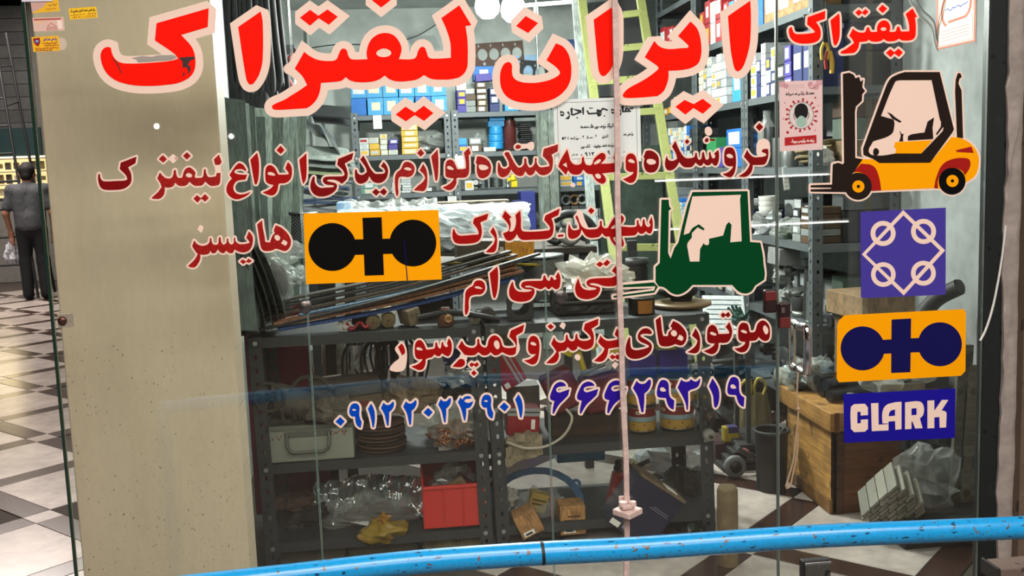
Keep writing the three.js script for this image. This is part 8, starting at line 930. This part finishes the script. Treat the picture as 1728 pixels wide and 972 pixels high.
  const ca = W(20, 300, E - 0.2), cs = thing('lit_showcase', 'brightly lit yellowish showcase at the end of the passage', 'showcase', [ca.x, 0, ca.z]); const y0 = W(20, 334, E - 0.2).y, y1 = W(20, 264, E - 0.2).y; part(cs, 'back_panel', bx(1.1, y1 - y0, 0.03, 0, (y0 + y1) / 2, -0.02), glow([1, 0.74, 0.34], 1.1)); for (let i = 0; i < 4; i++) part(cs, 'shelf', rb(1.1, 0.015, 0.2, 0.003, 0, y0 + i * (y1 - y0) / 3.2, 0.1), paint(0xb8ab8c, 0.4)); const R = rng(3); for (let i = 0; i < 3; i++) for (let k = 0; k < 9; k++) part(cs, 'goods', rb(0.07, rr(0.06, 0.14, R), 0.06, 0.006, -0.46 + k * 0.115, y0 + i * (y1 - y0) / 3.2 + 0.085, 0.1), paint(pick([0xd8c9a2, 0x8f7a4c, 0xe9e3d0, 0x5f5648], R), 0.4)); part(cs, 'plinth', rb(1.12, y0, 0.24, 0.004, 0, y0 / 2, 0.05), paint(0x8d8a84, 0.5)); part(cs, 'side_panel', rb(0.3, y1, 0.24, 0.004, 0.7, y1 / 2, 0.05), paint(0xb9b6b4, 0.5));
  const cl = new THREE.RectAreaLight(new THREE.Color(1, 0.8, 0.45), 5, 1.0, y1 - y0); cl.position.set(ca.x, (y0 + y1) / 2, ca.z + 0.26); cl.rotation.y = Math.PI; cl.name = 'showcase_light'; scene.add(cl);
  for (let i = 0; i < 5; i++) { const q = onFloor(10, 471), bh = 0.21; const t2 = thing('printed_carton', `${['lowest', 'second', 'middle', 'fourth', 'topmost'][i]} pale printed carton in the stack under the lit showcase`, 'carton', [q.x - 0.02, 0.001 + i * (bh + 0.002), q.z]); part(t2, 'body', rb(0.62, bh, 0.4, 0.004, 0, bh / 2, 0), paint(0xa8a5a0, 0.6, blotch, 0.3)); for (const x of [-0.18, 0.12]) part(t2, 'printed_ring', new THREE.TorusGeometry(0.05, 0.008, 4, 20).translate(x, bh / 2, 0.2), Mc(0x5b5a5c)); }
}
// ---------- across the walkway, seen only mirrored in the panes ----------
{
  const lines = [[1105, 1410, 303, 296, 'upper'], [1080, 1440, 386, 376, 'lower']];
  const zc = 7.2, fr = thing('display_case', 'open display case with two lit shelves on the far side of the walkway', 'showcase', [W(1260, 340, 2.5 + zc).x, 0, zc + 0.2]), fx = fr.position.x; part(fr, 'back_panel', bx(3.2, 2.3, 0.04, 0, 1.15, 0.3), paint(0x3c3836, 0.7)); for (const y of [0.5, 0.95, 1.45, 2.2]) part(fr, 'shelf', rb(3.2, 0.03, 0.4, 0.004, 0, y, 0.1), paint(0x57524c, 0.6)); for (const x of [-1.6, 1.6]) part(fr, 'side_panel', rb(0.04, 2.3, 0.45, 0.004, x, 1.15, 0.08), paint(0x3c3836, 0.7));
  for (const [x0, x1, ya, yb, n] of lines) { const a = W(x0, ya, 2.5 + zc), b = W(x1, yb, 2.5 + zc), L = b.x - a.x, y = (a.y + b.y) / 2, t = thing('tube_lamp', `${n} bare tube lamp in the display case across the walkway`, 'lamp', [(a.x + b.x) / 2, y, zc]); part(t, 'tube', cyl(0.008, 0.008, L, 12).rotateZ(Math.PI / 2), glow([1, 0.97, 0.94], 9)); part(t, 'fitting', rb(L, 0.02, 0.03, 0.003, 0, 0.02, 0.02), paint(0xcfcfcc, 0.5)); part(t, 'arm', bx(0.02, 0.02, 0.2, 0, 0.02, 0.1), paint(0xcfcfcc, 0.5)); const l = new THREE.RectAreaLight(new THREE.Color(1, 0.97, 0.94), 6, L, 0.022); l.position.set((a.x + b.x) / 2, y, zc - 0.014); l.name = 'tube_light'; scene.add(l); }
  for (const [x, y, n] of [[264, 213, 'nearer the pillar side'], [390, 230, 'nearer the display case']]) { const p = W(x, y, 2.5 + 6), t = thing('globe_lamp', `small white globe lamp on a stand across the walkway, ${n}`, 'lamp', [p.x, 0, 6]); part(t, 'globe', new THREE.SphereGeometry(0.022, 16, 12).translate(0, p.y, 0), glow([1, 1, 0.98], 16)); part(t, 'stand', rod(V(0, 0.01, 0), V(0, p.y - 0.022, 0), 0.012), M_rackDark); part(t, 'foot', cyl(0.12, 0.13, 0.02, 20).translate(0, 0.011, 0), M_rackDark); const l = new THREE.PointLight(0xffffff, 0.15); l.position.set(p.x, p.y, 6); l.castShadow = true; l.name = 'globe_light'; scene.add(l); }
}
scene.traverse((o) => { if (o.isMesh) { o.castShadow = true; o.receiveShadow = true; } });
renderer.render(scene, camera);
